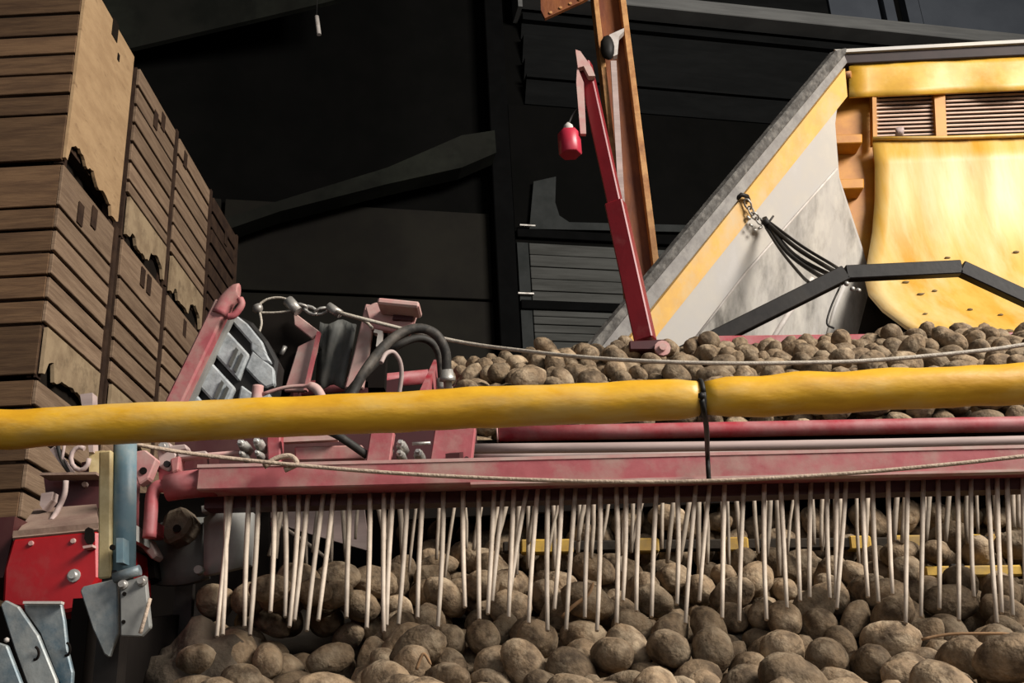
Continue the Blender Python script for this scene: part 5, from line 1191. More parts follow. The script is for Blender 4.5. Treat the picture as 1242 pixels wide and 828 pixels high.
1, 1041, 6707, 5642, 7, -29, -49, 497, 7, 1273, 6659, 5649, 397, 86, -85, -279, 7, 1555, 6710, 5686, 37, 228, 67, 439, 2, 2306, 6709, 5651, 461, -126, -130, 66, 3, 2545, 6766, 5750, 341, 137, 75, 330, 11, 3539, 6721, 5704, 289, 172, 307, -206,
7, 3729, 6657, 5656, 369, 158, -170, -244, 10, 4069, 6841, 5740, 443, 79, 109, 189, 8, -432, 6982, 5828, 92, -26, -63, 487, 1, -220, 6927, 5756, 408, 242, 62, -145, 7, 365, 7200, 5948, 20, -243, -367, -237, 3, 604, 7123, 5852, 43, 104, -214, 438,
2, 837, 7248, 5958, 361, 58, -119, 319, 10, 1650, 7113, 5829, 324, 311, -202, -88, 1, 1880, 7127, 5843, 15, -34, -49, -496, 2, 2704, 7103, 5842, 10, 76, -21, 494, 11, 2959, 7151, 5943, 167, 240, -317, -253, 3, 3846, 6924, 5768, 216, 76, -230, 381,
7, -559, 7294, 5944, 146, 18, -111, -465, 3, -331, 7138, 5843, 370, 332, 29, -45, 9, 512, 7330, 5966, 70, 348, 263, 233, 5, 731, 7400, 6080, 284, -162, 31, 377, 7, 1025, 7328, 5954, 425, 184, -24, -186, 5, 1473, 7342, 5945, 491, -66, 54, 43,
5, 1724, 7316, 5949, 434, -147, 0, 200, 4, 2598, 7369, 5952, 174, 147, 138, -423, 3, 2814, 7303, 5948, 316, -9, 5, -387, 4, 3279, 7299, 5923, 282, -69, 44, -404, 2, 3756, 7309, 5942, 424, 1, 46, -261, 11, 4001, 7285, 5953, 322, 80, -124, -353,
2, -468, 7452, 6048, 352, -32, -93, -342, 9, -253, 7499, 6045, 157, 27, -95, -464, 8, 1921, 7389, 6005, 307, 218, 199, -262, 5, 2250, 7497, 6060, 429, -162, -60, -190, 3, 3026, 7419, 6053, 351, 221, 76, 269, 4, 4442, 7359, 5976, 310, 65, -119, 368,
9, -1694, 3388, 4654, 73, 137, 398, 260, 1, -1377, 3301, 4687, 493, 56, 23, 59, 1, -1121, 3316, 4636, 418, -4, 161, 222, 1, -817, 3299, 4631, 438, -147, 180, 64, 8, -513, 3277, 4619, 188, 157, -239, 365, 10, -256, 3330, 4528, 284, -242, 145, -299,
4, 75, 3332, 4616, 262, 132, 166, 370, 3, 309, 3298, 4641, 487, -110, -5, -20, 1, 575, 3316, 4623, 424, 152, 171, 133, 10, 800, 3278, 4585, 19, -78, -108, -482, 1, 1164, 3321, 4602, 251, -204, 32, -380, 1, 1363, 3362, 4607, 267, -355, 65, 220,
10, 1626, 3326, 4571, 356, 61, -24, 344, 1, 1981, 3301, 4641, 349, -79, 350, 10, 3, 2370, 3332, 4512, 153, -229, 379, 174, 9, -1585, 3548, 4672, 470, 14, 167, 33, 11, -1196, 3501, 4686, 159, -30, -77, -467, 0, -952, 3452, 4718, 446, 217, -44, 48,
11, -662, 3431, 4709, 11, -93, 169, -461, 8, -384, 3583, 4648, 338, 145, 125, 315, 1, -64, 3454, 4721, 72, 68, 100, -480, 7, 194, 3471, 4696, 496, 20, -38, -49, 9, 464, 3467, 4690, 418, -47, 118, 244, 4, 719, 3541, 4686, 457, -193, -5, -60,
4, 906, 3417, 4653, 429, 240, -35, 85, 5, 1254, 3532, 4648, 464, 103, 73, 138, 2, 1517, 3495, 4672, 484, 44, 104, 53, 10, 1810, 3487, 4675, 42, 119, 3, 484, 5, 2096, 3461, 4613, 453, 30, 41, -205, 1, -1744, 3681, 4733, 263, 100, 29, -412,
4, -1392, 3749, 4694, 148, -100, 129, -449, 3, -1020, 3703, 4665, 346, 90, 204, 284, 11, -800, 3649, 4686, 128, 7, -42, -482, 3, -533, 3686, 4675, 194, -46, 121, -442, 0, -246, 3695, 4737, 483, -2, 63, -112, 1, 14, 3643, 4694, 461, 192, 12, 24,
6, 249, 3663, 4704, 265, 176, 2, 386, 9, 594, 3706, 4654, 392, 153, 218, 160, 1, 920, 3658, 4731, 357, 157, 227, 215, 0, 1110, 3707, 4672, 307, 96, -110, 366, 10, 1363, 3830, 4689, 333, -201, 127, 287, 2, 1671, 3645, 4697, 458, -60, 132, 140,
9, 1923, 3660, 4662, 479, -2, 44, 135, 7, 2235, 3605, 4662, 115, -38, -4, 485, 2, -1470, 3933, 4729, 356, 133, -19, 324, 6, -1177, 3882, 4737, 249, 158, -115, 387, 1, -890, 3847, 4744, 263, 180, 54, 381, 7, -601, 3859, 4755, 188, 10, 56, -460,
1, -376, 3905, 4797, 309, 151, -158, -326, 9, -131, 3851, 4792, 384, 68, 209, 233, 11, 173, 3879, 4740, 273, 38, -65, -412, 11, 401, 3883, 4759, 189, -29, 141, -440, 6, 712, 3989, 4763, 23, 56, 197, 456, 9, 1010, 3931, 4807, 494, -11, 63, -40,
10, 1324, 3955, 4771, 341, -188, 151, 276, 6, 1574, 3897, 4702, 397, 105, 14, 285, 1, 1799, 3931, 4779, 27, 58, 157, -470, 5, 2135, 3814, 4748, 470, 41, 89, -141, 1, 2398, 3898, 4729, 194, 13, -254, 384, 10, -1724, 4283, 4812, 293, -152, 174, 333,
6, -1340, 4106, 4799, 458, -164, 41, 108, 8, -1023, 4049, 4780, 446, 174, 118, 81, 3, -792, 4065, 4820, 257, -31, -252, 346, 11, -478, 4131, 4806, 392, 57, 59, 299, 5, -190, 4064, 4793, 479, -52, 134, 12, 11, 32, 4152, 4809, 336, 134, 30, 344,
1, 301, 4143, 4803, 412, 60, -70, -268, 5, 627, 4165, 4854, 452, 110, 4, -183, 9, 887, 4108, 4812, 233, -3, 84, -434, 7, 1170, 4101, 4835, 398, -128, 188, -200, 4, 1431, 4085, 4766, 445, 84, 180, -114, 0, 1655, 4087, 4793, 61, 51, 8, -494,
8, 1903, 4169, 4811, 384, -124, 45, 292, 10, 2175, 4104, 4803, 355, 304, 105, 143, 1, 2507, 4179, 4804, 319, -123, 2, -365, 2, -1415, 4260, 4855, 434, 131, 10, 211, 10, -1222, 4267, 4849, 340, 23, -5, -366, 10, -867, 4377, 4837, 270, -214, 160, -325,
4, -604, 4273, 4816, 183, 329, 321, 70, 11, -268, 4263, 4873, 78, -20, -73, 488, 4, -68, 4361, 4853, 219, 303, 270, 193, 2, 119, 4426, 4860, 310, -181, 127, -325, 10, 403, 4331, 4858, 131, -134, 200, -418, 6, 750, 4315, 4803, 97, -259, 58, -412,
1, 1016, 4328, 4883, 374, 127, 46, 304, 3, 1274, 4455, 4884, 323, 150, 215, 277, 7, 1548, 4250, 4857, 457, 29, -181, 87, 1, 1810, 4328, 4831, 423, 113, 108, 215, 1, 2037, 4326, 4868, 251, 18, 16, -432, 9, 2289, 4293, 4898, 426, 233, 72, -94,
1, 2637, 4365, 4855, 206, 37, 36, 453, 4, -1307, 4545, 4890, 171, 71, -251, 391, 10, -1030, 4639, 4808, 378, -163, 253, -129, 9, -712, 4601, 4923, 399, 31, 7, -299, 5, -498, 4549, 4886, 198, -119, -13, -443, 5, -269, 4561, 4903, 250, 26, 16, -432,
1, 82, 4672, 4907, 266, -329, -50, -261, 0, 292, 4533, 4870, 361, 83, 13, 336, 2, 593, 4585, 4928, 143, 0, 137, -459, 8, 819, 4503, 4848, 397, 277, 125, 1, 0, 1116, 4597, 4878, 180, 353, 87, 293, 5, 1436, 4587, 4826, 310, 129, 315, 195,
1, 1699, 4488, 4907, 246, 35, 151, -407, 11, 1956, 4545, 4938, 301, -35, 242, -315, 0, 2253, 4535, 4893, 381, 103, 45, 304, 7, 2489, 4547, 4866, 221, -59, 349, -275, 11, 2855, 4490, 4895, 490, 90, 42, 15, 1, -1495, 4738, 4933, 477, 132, 69, 3,
0, -1193, 4823, 4942, 256, 231, 235, 276, 5, -968, 4811, 4891, 299, 374, -12, -142, 0, -593, 4767, 4889, 170, 164, 51, 438, 5, -359, 4772, 4936, 298, 41, -133, -377, 8, -85, 4794, 4907, 370, 215, 253, 52, 9, 185, 4811, 4805, 371, -1, 195, -272,
10, 408, 4792, 4914, 457, 23, -88, 181, 6, 689, 4762, 4951, 48, 82, 213, 442, 7, 968, 4791, 4940, 382, 192, 165, 200, 1, 1293, 4749, 4885, 450, -1, 217, 22, 8, 1529, 4766, 4876, 286, 145, 65, -378, 8, 1774, 4748, 4916, 485, -85, 63, -60,
5, 2057, 4755, 4908, 169, 163, -176, 405, 11, 2390, 4751, 4907, 212, -293, 212, -272, 9, 2679, 4750, 4867, 374, -28, 107, -313, 5, 2960, 4688, 4865, 62, -38, 452, -200, 7, -1341, 5032, 4953, 430, -31, 161, -196, 5, -1096, 5013, 5001, 81, 136, 90, 466,
5, -761, 4940, 4955, 278, -56, 60, -407, 5, -485, 4955, 4957, 329, 0, -127, -355, 9, -218, 4935, 4988, 210, 1, -8, 454, 11, 294, 4974, 4970, 91, -28, 135, 472, 2, 651, 4986, 4909, 434, -84, 127, -196, 10, 826, 4899, 4951, 114, -104, 64, -471,
4, 1224, 4917, 4871, 118, 104, -194, 433, 1, 1886, 4973, 4949, 232, -200, -210, 335, 6, 2213, 5038, 4889, 389, -104, 231, -185, 3, 2555, 4915, 4945, 438, -19, 69, 230, 7, 2756, 4958, 4947, 293, -204, 112, -331, 2, 3058, 5128, 4897, 330, 1, 100, 362,
1, -1557, 5294, 5012, 89, 76, 91, 477, 10, -1126, 5266, 5013, 447, 5, -216, -64, 11, -916, 5102, 5066, 488, -53, 92, -28, 1, -599, 5173, 4939, 306, -127, 81, -366, 7, -378, 5145, 5087, 379, 190, 21, -263, 10, 386, 5129, 5007, 468, -3, -33, -172,
9, 754, 5150, 4953, 77, 313, -14, 382, 6, 912, 5073, 4918, 421, -24, -214, -162, 5, 1227, 5088, 4976, 152, 142, -23, 454, 6, 2084, 5139, 4981, 297, 162, 218, 296, 11, 2337, 5062, 5010, 338, 196, -37, -310, 1, 2629, 5158, 4985, 342, 9, 154, -330,
7, 2910, 5243, 5009, 394, -199, 70, -224, 6, 3205, 5244, 4900, 170, 370, -121, 263, 6, -986, 5503, 5106, 152, -187, 382, -215, 3, -795, 5571, 5124, 229, 114, -311, -297, 6, -553, 5370, 5127, 165, -52, 44, -467, 8, 386, 5314, 5062, 267, 103, 117, -393,
1, 873, 5295, 5064, 386, -67, 253, -180, 4, 1152, 5313, 5033, 346, 274, 171, -161, 3, 1364, 5349, 5097, 242, -18, 304, -314, 0, 1586, 5331, 5062, 118, -47, 145, -461, 0, 1978, 5269, 5086, 397, 88, 113, 268, 0, 2238, 5362, 5137, 130, 22, 344, -338,
4, 2509, 5292, 5067, 178, 368, 258, 127, 7, 2735, 5345, 5104, 3, 102, -44, -488, 8, 3221, 4940, 4978, 217, -252, 353, 122, 10, -502, 5519, 5221, 315, -266, -136, 247, 6, 65, 5376, 5127, 481, 98, -3, -95, 11, 526, 5574, 5195, 210, -287, 272, -222,
0, 718, 5490, 5141, 426, 130, -131, -186, 2, 1742, 5458, 5164, 415, 94, -128, -229, 8, 2216, 5735, 5221, 371, -175, 30, -284, 7, 2578, 5570, 5120, 352, -32, 23, -353, 1, 2812, 5501, 5250, 135, 89, 23, -472, 11, 3196, 5509, 5227, 7, 27, -257, -428,
11, 3416, 5593, 5117, 244, -78, 100, -418, 7, -801, 5861, 5270, 294, 137, 360, -122, 7, -324, 5855, 5224, 94, -54, -356, 333, 2, 916, 5470, 5188, 164, 371, -286, -57, 4, 1747, 5763, 5329, 215, 20, 274, -358, 6, 1820, 5680, 5221, 438, -195, -138, 31,
3, 2705, 5916, 5373, 391, -25, 311, 6, 3, 3035, 5921, 5348, 44, 83, -184, 455, 8, 3294, 5921, 5324, 129, -68, -50, -476, 9, 3617, 5836, 5225, 412, 88, -23, 269, 4, 119, 6027, 5417, 350, 198, 28, 296, 2, 343, 5956, 5344, 179, -105, 133, -435,
4, 692, 6050, 5333, 196, -352, -109, 275, 10, 1012, 6008, 5323, 369, 123, 152, 276, 3, 1287, 5983, 5365, 69, 159, -338, 325, 1, 1885, 6048, 5330, 478, -118, 22, -82, 9, 2675, 6090, 5508, 217, -102, 106, -426, 5, 2879, 6058, 5437, 404, 170, 201, 132,
1, 3096, 6199, 5467, 75, -150, -127, 453, 3, 3497, 6049, 5423, 337, 87, 81, -350, 8, -1042, 6263, 5659, 389, 206, 188, 144, 4, -550, 6335, 5533, 432, -229, 55, -91, 11, 287, 6159, 5492, 305, 171, -6, 358, 4, 969, 6206, 5432, 330, 84, 164, 327,
10, 1363, 6175, 5453, 333, 250, -3, 277, 2, 2220, 6239, 5450, 250, 16, -244, -357, 6, 2765, 6444, 5556, 181, -314, 23, -344, 0, 3251, 6319, 5784, 134, -8, 142, -460, 10, 3763, 6117, 5417, 21, -197, 409, 208, 11, -1118, 6417, 5738, 476, 140, -4, 60,
8, -905, 6399, 5641, 470, 103, 131, 41, 1, -340, 6518, 5687, 387, 16, 260, 179, 1, 91, 6463, 5580, 88, 252, -75, 416, 8, 383, 6430, 5645, 384, -87, -18, 308, 10, 2238, 6330, 5617, 413, 188, -32, 207, 5, 3175, 6500, 5712, 361, 135, 40, 316,
11, 3439, 6490, 5710, 281, 241, 262, 210, 9, 3762, 6327, 5546, 373, 166, -233, 169, 8, -173, 6619, 5655, 211, 357, 273, 62, 8, 299, 6602, 5682, 333, 285, 194, -143, 8, 2388, 6664, 5805, 390, 143, -42, 274, 5, 2783, 6723, 5834, 164, 325, 335, 70,
0, 2995, 6791, 5782, 441, 157, -9, 175, 6, 3314, 6667, 5751, 69, 267, 416, 30, 7, 3621, 6376, 5666, 284, 310, 199, 184, 2, 3943, 6487, 5565, 33, -464, 5, -184, 9, 4117, 6688, 5642, 226, 400, 190, 53, 8, -615, 6970, 5826, 421, -83, 78, -245,
6, -122, 7087, 5870, 135, -434, 168, 125, 3, 3135, 7102, 5886, 128, -405, -171, -201, 9, 3611, 7076, 6131, 227, -189, 161, 370, 9, 4103, 6963, 5864, 247, -333, 131, -247, 1, -281, 7273, 5964, 231, -129, 132, 403, 8, 1538, 7152, 5947, 356, -12, 126, -327,
6, 3348, 7267, 6043, 491, 23, 33, 87, 9, 3553, 7215, 5964, 83, -129, 94, -466, 1, 4273, 6921, 5780, 333, -88, 348, -100, 9, -66, 7433, 6081, 429, 87, -163, 177, 5, 433, 7482, 6138, 256, -76, -142, 398, 0, 963, 7373, 6133, 475, 37, -64, 137,
5, 1239, 7395, 6102, 48, 76, -359, 336, 11, 1557, 7368, 6118, 172, 455, 105, -47, 8, 2064, 7421, 6090, 38, 136, -92, 471, 4, 2434, 7448, 6183, 302, -211, 203, -270, 10, 2585, 7491, 6126, 392, 207, -82, -217, 10, 2857, 7417, 6146, 242, 95, 4, 427,
8, 3174, 7360, 6008, 215, 326, 278, 143, 4, 3490, 7370, 6073, 67, -99, -377, 306, 6, 3735, 7447, 6084, 82, 207, -299, 333, 8, 3929, 7442, 6049, 48, 4, 432, -247, 5, 4235, 7316, 5954, 28, -479, -81, 114, 5, 3572, 7470, 6210, 360, -52, 89, -331,
11, -1553, 3397, 4798, 52, -163, 164, -440, 8, -418, 3405, 4625, 175, -254, -25, -393, 6, -169, 3285, 4671, 474, 140, -27, -69, 8, 120, 3311, 4750, 493, 66, 39, 37, 0, 725, 3357, 4750, 197, -66, 173, -421, 9, 1690, 3311, 4724, 430, 45, -9, 250,
10, -1392, 3577, 4727, 488, 39, 84, 57, 7, -288, 3473, 4735, 313, 123, -100, 356, 1, 577, 3528, 4822, 456, -51, 84, -180, 10, 1065, 3545, 4756, 40, 137, -448, -171, 4, 1939, 3439, 4771, 333, 364, 60, -55, 10, -1575, 3762, 4764, 179, 212, 331, 252,
5, -1240, 3714, 4778, 458, -46, 153, -120, 6, -643, 3592, 4800, 38, -8, -78, 492, 7, -460, 3672, 4841, 172, 23, -72, 463, 5, -98, 3607, 4861, 177, 420, 139, 153, 3, 136, 3584, 4839, 459, -20, -25, 197, 11, 402, 3656, 4780, 370, 135, 263, -160,
6, 746, 3685, 4717, 405, -67, 180, 222, 0, 1796, 3735, 4799, 487, -104, 21, -41, 8, 2424, 3475, 4663, 89, 407, -217, 170, 2, -1092, 3816, 4851, 77, 218, -145, 419, 1, -767, 3752, 4861, 272, 82, -19, -411, 6, 21, 3918, 4827, 325, -104, 362, -48,
7, 255, 3823, 4898, 334, 9, -52, 368, 9, 594, 3834, 4793, 441, 141, 182, 45, 6, 1493, 3787, 4790, 47, 259, 366, 216, 4, 2227, 3924, 4852, 93, -453, 190, 16, 7, -1743, 3909, 4813, 304, -290, 79, -258, 1, -1003, 4189, 4893, 97, 14, -357, -336,
3, -610, 3982, 4917, 445, 107, -55, -193, 8, 2330, 4046, 4839, 246, 360, 197, -147, 5, -1753, 4446, 4886, 88, -334, -2, -362, 7, -1075, 4368, 4943, 57, -110, -382, -298, 11, -721, 4319, 4928, 229, -223, 340, -180, 6, -502, 4311, 4927, 299, 11, 14, 400,
4, 560, 4362, 4942, 395, -180, 30, -246, 4, 1380, 4289, 4881, 313, 292, 79, 246, 9, 2479, 4304, 4964, 336, 42, -11, 367, 10, -1108, 4524, 4886, 73, 410, 118, 250, 1, -911, 4540, 4945, 230, 127, 425, -25, 1, 948, 4547, 4973, 212, 357, -38, -276,
10, 2120, 4453, 5001, 247, 64, -57, 426, 2, 2675, 4573, 4986, 214, 65, -158, -419, 10, 247, 4777, 4969, 247, 179, 56, -392, 7, 1127, 4807, 5032, 376, 37, 96, 313, 8, 2558, 4713, 4996, 498, 3, 42, 10, 6, 56, 5023, 4997, 277, -208, 271, 238,
0, 2106, 4933, 5020, 183, 433, -71, 154, 10, 2269, 4861, 4990, 104, -245, -12, 423, 0, 2985, 4906, 4930, 382, 321, 21, -27, 3, -1348, 5305, 5103, 440, 227, 68, 24, 7, -792, 5298, 5078, 22, -214, -83, 443, 9, 2501, 5038, 5108, 375, -89, 303, 96,
7, 2844, 5048, 5076, 445, -66, 68, -207, 7, 2663, 5177, 5183, 472, 149, -32, 62, 10, 1989, 5029, 5107, 369, 219, 98, 238, 10, 2871, 5697, 5298, 94, 84, -421, 239, 11, 3130, 5681, 5283, 159, 307, 271, -239, 6, 3310, 5731, 5213, 232, -35, -3, 442,
6, -1356, 6130, 5647, 101, 17, -94, -480, 4, 550, 5960, 5331, 336, -201, 28, -310, 6, 1995, 5675, 5320, 102, 215, -204, -390, 4, -1288, 6278, 5686, 260, 406, -84, -102, 2, -410, 6342, 5648, 378, -143, -81, -283, 10, 2413, 6180, 5495, 343, 155, -292, 152,
3, 3134, 5799, 5453, 420, 204, 170, 57, 7, 3337, 6186, 5469, 436, -142, -18, 199, 1, -1584, 6414, 5696, 200, -421, 94, 155, 6, 837, 6546, 5656, 140, -225, -154, -395, 4, 3016, 6563, 5768, 348, -113, -41, -338, 11, 3325, 6519, 5877, 4, -15, -44, 498,
8, 138, 6556, 5741, 74, 434, -192, -140, 8, 1983, 6848, 5761, 275, -231, 252, 240, 11, 2234, 6821, 5773, 69, -70, 197, 449, 2, 3144, 6682, 5835, 10, 217, -413, 178, 10, 3414, 6773, 5860, 345, 161, 88, 312, 4, 3877, 6713, 5768, 168, -158, -66, 439,
4, -790, 6894, 5920, 243, -117, 130, -401, 8, 2356, 7261, 6177, 4, -32, -61, 495, 11, 2703, 7275, 6147, 289, -300, 2, 277, 1, 3708, 7265, 6118, 151, -83, -75, -463, 8, 3956, 6832, 5869, 169, -130, 359, -274, 4, -632, 7439, 6052, 277, 236, -318, -127,
6, 449, 7247, 6099, 427, 70, 90, -233, 6, 932, 7453, 6279, 138, 285, 367, -123, 3, 1109, 7229, 6184, 343, 308, 69, -181, 0, 3262, 7409, 6152, 168, -15, -28, 470, 5, 3906, 7045, 5941, 350, -244, 217, 145, 5, 3926, 7254, 6132, 34, 396, 272, 134,
101, 3816, 7105, 6761, 111, 52, 137, -465, 103, 4104, 7108, 6799, 234, 252, -93, 351, 107, -431, 7314, 6875, 414, 247, 120, 57, 104, 1528, 7328, 6896, 384, 76, 236, -203, 107, 3145, 7326, 6896, 368, 283, 61, -176, 102, 3375, 7338, 6910, 339, 228, -131, 257,
101, 3888, 7309, 6887, 393, 131, 78, -269, 100, -569, 7533, 7001, 147, 58, -233, 413, 103, -7, 7493, 6995, 215, 399, 210, -23, 103, 297, 7530, 6998, 410, 242, -47, 145, 102, 509, 7500, 7000, 328, 119, -11, 358, 102, 1597, 7521, 7032, 324, 163, -217, 268,
111, 1824, 7513, 6988, 103, -74, -89, 475, 103, 3237, 7511, 6997, 135, -53, 382, -288, 100, 3785, 7512, 7011, 332, 36, 164, -334, 100, 4011, 7526, 6995, 122, -12, -269, 403, 105, -181, 7746, 7143, 434, 119, -189, 107, 103, 59, 7734, 7111, 131, -65, -287, 383,
104, 395, 7759, 7132, 306, 212, -94, 320, 105, 1234, 7729, 7147, 190, 243, 57, 389, 107, 2011, 7747, 7151, 336, 92, 209, -292, 111, 2256, 7740, 7122, 9, 115, -207, 440, 105, 2577, 7731, 7137, 315, 351, -20, 164, 111, 3076, 7747, 7168, 323, 176, -200, 274,
101, 3655, 7739, 7110, 131, 48, -62, 476, 100, -590, 7850, 7273, 0, -442, -99, 212, 111, -283, 7904, 7250, 32, 115, 414, -254, 101, -3, 7940, 7233, 191, 17, -32, 461, 111, 463, 7948, 7241, 408, 263, -17, -118, 105, 760, 7947, 7233, 90, -6, 48, -489,
107, 1270, 7938, 7269, 425, 162, 146, -149, 103, 1674, 7922, 7243, 244, -148, -253, 323, 101, 1891, 7905, 7248, 332, 341, 143, 57, 100, 2154, 7908, 7238, 299, -164, 99, -352, 107, 2705, 7962, 7265, 207, 132, 168, -402, 104, 3178, 7923, 7224, 163, -251, -363, 169,
105, 3464, 7941, 7239, 127, -54, 274, -395, 101, 3714, 7940, 7243, 373, 240, -47, -225, 105, 4095, 7922, 7242, 40, -77, 372, -322, 109, 4338, 7944, 7241, 80, -212, 156, -418, 103, 18, 8127, 7361, 171, 250, 368, 150, 101, 372, 8172, 7375, 210, 153, 152, -399,
108, 665, 8129, 7337, 86, 334, 362, -7, 102, 1555, 8056, 7367, 117, 176, 453, 22, 100, 1763, 8056, 7379, 162, -306, 271, -238, 111, 2271, 8003, 7373, 94, -181, -369, 269, 109, 3110, 8092, 7363, 82, 390, 296, -56, 102, 3399, 8139, 7345, 444, -103, -7, -205,
100, 3651, 8124, 7363, 124, -106, 35, -471, 110, 3973, 8037, 7356, 28, 450, -211, 48, 103, 4153, 8077, 7368, 440, 20, -54, -231, 105, 4475, 8089, 7374, 437, 244, 10, 5, 103, -596, 8400, 7578, 278, -5, -133, 394, 103, -240, 8392, 7496, 311, 373, -49, 107,
111, 231, 8402, 7588, 271, 39, -62, 414, 105, 501, 8389, 7561, 93, -38, -220, 438, 107, 1048, 8398, 7527, 302, 188, -233, 263, 103, 1321, 8393, 7508, 3, -31, -252, 431, 100, 1621, 8394, 7499, 147, 124, 257, -383, 111, 2122, 8383, 7570, 98, -100, -331, 348,
111, 2375, 8394, 7549, 347, 293, 136, -158, 103, 3229, 8394, 7524, 103, 157, 226, -405, 111, 3555, 8391, 7531, 154, 197, 306, -307, 107, 3805, 8398, 7551, 432, 224, 15, -116, 101, 4283, 8394, 7533, 89, 15, 252, -422, 106, 4846, 8467, 7596, 467, -78, -45, -153,
111, 950, 8569, 7607, 68, -139, 373, -295, 107, 1227, 8557, 7616, 100, -45, -411, 263, 105, 1450, 8597, 7634, 151, 164, -139, 425, 103, 3072, 8595, 7630, 249, 32, 288, -322, 101, 3291, 8603, 7626, 213, 115, -276, 339, 100, 3853, 8584, 7606, 476, -4, 102, -116,
107, 4100, 8594, 7609, 421, 233, 8, -137, 111, 4500, 8525, 7613, 402, 131, 126, 234, 107, 4739, 8631, 7700, 315, 112, 62, -367, 101, 5020, 8596, 7614, 426, 195, 175, -15, 100, -301, 8774, 7735, 378, -227, -171, 163, 109, 235, 8812, 7725, 373, 301, 12, 140,
105, 503, 8803, 7724, 55, -22, -363, 339, 111, 1700, 8794, 7721, 54, 50, -491, 60, 108, 2171, 8729, 7708, 109, 462, 154, 23, 109, 2396, 8817, 7738, 204, 400, 43, -214, 104, 2678, 8832, 7745, 348, 158, -198, 254, 100, 3369, 8813, 7741, 348, 312, 42, -174,
103, 3716, 8748, 7725, 3, 137, -439, 197, 101, 3945, 8784, 7733, 366, 218, 117, 235, 105, 4186, 8787, 7728, 119, -60, -280, 392, 107, 4578, 8758, 7731, 278, -235, -184, 289, 101, 638, 9020, 7842, 54, 33, -305, 391, 103, 922, 9025, 7846, 70, 101, 228, -428,
103, 1137, 8958, 7875, 297, 310, 229, -115, 111, 2036, 8980, 7857, 183, 454, -19, 101, 105, 2531, 8994, 7844, 42, -30, 241, -435, 109, 2801, 9004, 7836, 62, -188, 311, -338, 111, 3366, 9015, 7865, 378, 272, 55, -174, 101, 3887, 8964, 7843, 127, 464, -134, 12,
103, 4111, 8983, 7839, 387, -180, 76, -249, 101, 4393, 9020, 7844, 117, -6, 414, -255, 111, 4933, 8983, 7844, 64, -108, -367, 315, 111, 5329, 9015, 7838, 434, 240, 41, 42, 100, 240, 9209, 7977, 302, 264, -85, -287, 102, 483, 9206, 7943, 21, -196, -448, 105,
105, 831, 9236, 8001, 330, 154, 207, -273, 107, 1651, 9044, 7942, 51, -274, 414, 23, 111, 1883, 9221, 7977, 285, 374, 42, 164, 100, 2471, 9114, 7980, 172, 408, 223, -66, 104, 2938, 9247, 7973, 228, 152, -125, 399, 102, 3173, 9181, 7955, 419, -91, -64, -248,
100, 3532, 9240, 7962, 451, 189, -80, 69, 105, 3896, 9170, 7970, 366, 200, 184, 206, 111, 4114, 9200, 7980, 181, -157, 390, -202, 109, 4319, 9214, 8016, 371, -65, -116, 308, 105, 4905, 9226, 7965, 97, -20, 210, -443, 101, 5166, 9234, 7968, 453, 161, 125, -54,
104, 5371, 9231, 7957, 339, 281, -24, -235, 111, -409, 9446, 8090, 124, 48, 245, -415, 107, -134, 9449, 8078, 436, 236, -61, -13, 111, 420, 9420, 8087, 171, -55, 268, -382, 104, 694, 9458, 8092, 209, 215, 363, -167, 111, 1222, 9592, 8202, 326, 12, 117, 360,
101, 1471, 9447, 8081, 436, 211, -84, 90, 107, 1942, 9420, 8087, 439, 181, 151, 44, 104, 2282, 9356, 8061, 27, 392, 299, -83, 109, 2829, 9445, 8106, 237, 183, 328, -229, 101, 3023, 9425, 8088, 333, 248, 65, 271, 110, 3306, 9265, 8024, 99, -201, -409, -180,
105, 3932, 9445, 8076, 464, 183, 12, 23, 103, 4195, 9428, 8101, 421, 176, -33, -201, 101, 4503, 9422, 8109, 171, 316, -111, 330, 109, 4697, 9407, 8077, 302, 119, 95, 368, 100, 5034, 9463, 8136, 281, 172, -281, 249, 110, -499, 9825, 8296, 412, -117, -1, 257,
103, -312, 9829, 8311, 346, -90, -11, 349, 104, -77, 9581, 8181, 31, 304, 372, -134, 104, 350, 9605, 8172, 66, 422, -252, 63, 107, 585, 9605, 8191, 327, 1, 101, 365, 107, 782, 9653, 8233, 281, 218, 333, -111, 105, 1105, 9725, 8321, 495, 9, -18, 64,
100, 1444, 9654, 8199, 275, 391, 52, 139, 111, 1938, 9789, 8322, 345, 29, -81, -351, 101, 2181, 9604, 8206, 141, 299, -359, 110, 111, 2996, 9585, 8226, 120, 327, 330, -140, 107, 3757, 9802, 8315, 297, -143, -48, 373, 104, 3942, 9703, 8270, 243, 38, -345, 266,
109, 4814, 9640, 8212, 278, -82, -319, 254, 103, 5756, 9845, 8308, 176, 6, 194, 426, 103, -393, 9989, 8439, 340, 5, 104, 352, 103, -126, 9763, 8327, 70, 424, 248, -63, 110, 180, 9821, 8298, 59, -166, 407, -230, 109, 392, 9842, 8309, 166, -135, 215, -397,
103, 928, 10048, 8427, 117, 17, -118, -471, 105, 1263, 9885, 8390, 161, 153, -181, 410, 107, 1485, 10013, 8433, 45, -55, 56, 492, 105, 1705, 9874, 8358, 342, 118, -244, 245, 100, 2071, 9917, 8427, 381, -31, 60, -316, 107, 2341, 10035, 8428, 223, -79, -25, -440,
107, 2812, 10033, 8428, 284, -37, -100, -397, 103, 3421, 9802, 8329, 156, 442, 139, -106, 107, 3586, 9908, 8416, 39, -48, -325, 375, 105, 3962, 9905, 8417, 134, 43, 317, -360, 111, 4160, 9863, 8354, 267, 323, -227, 151, 105, 4634, 9863, 8322, 124, -45, -403, 264,
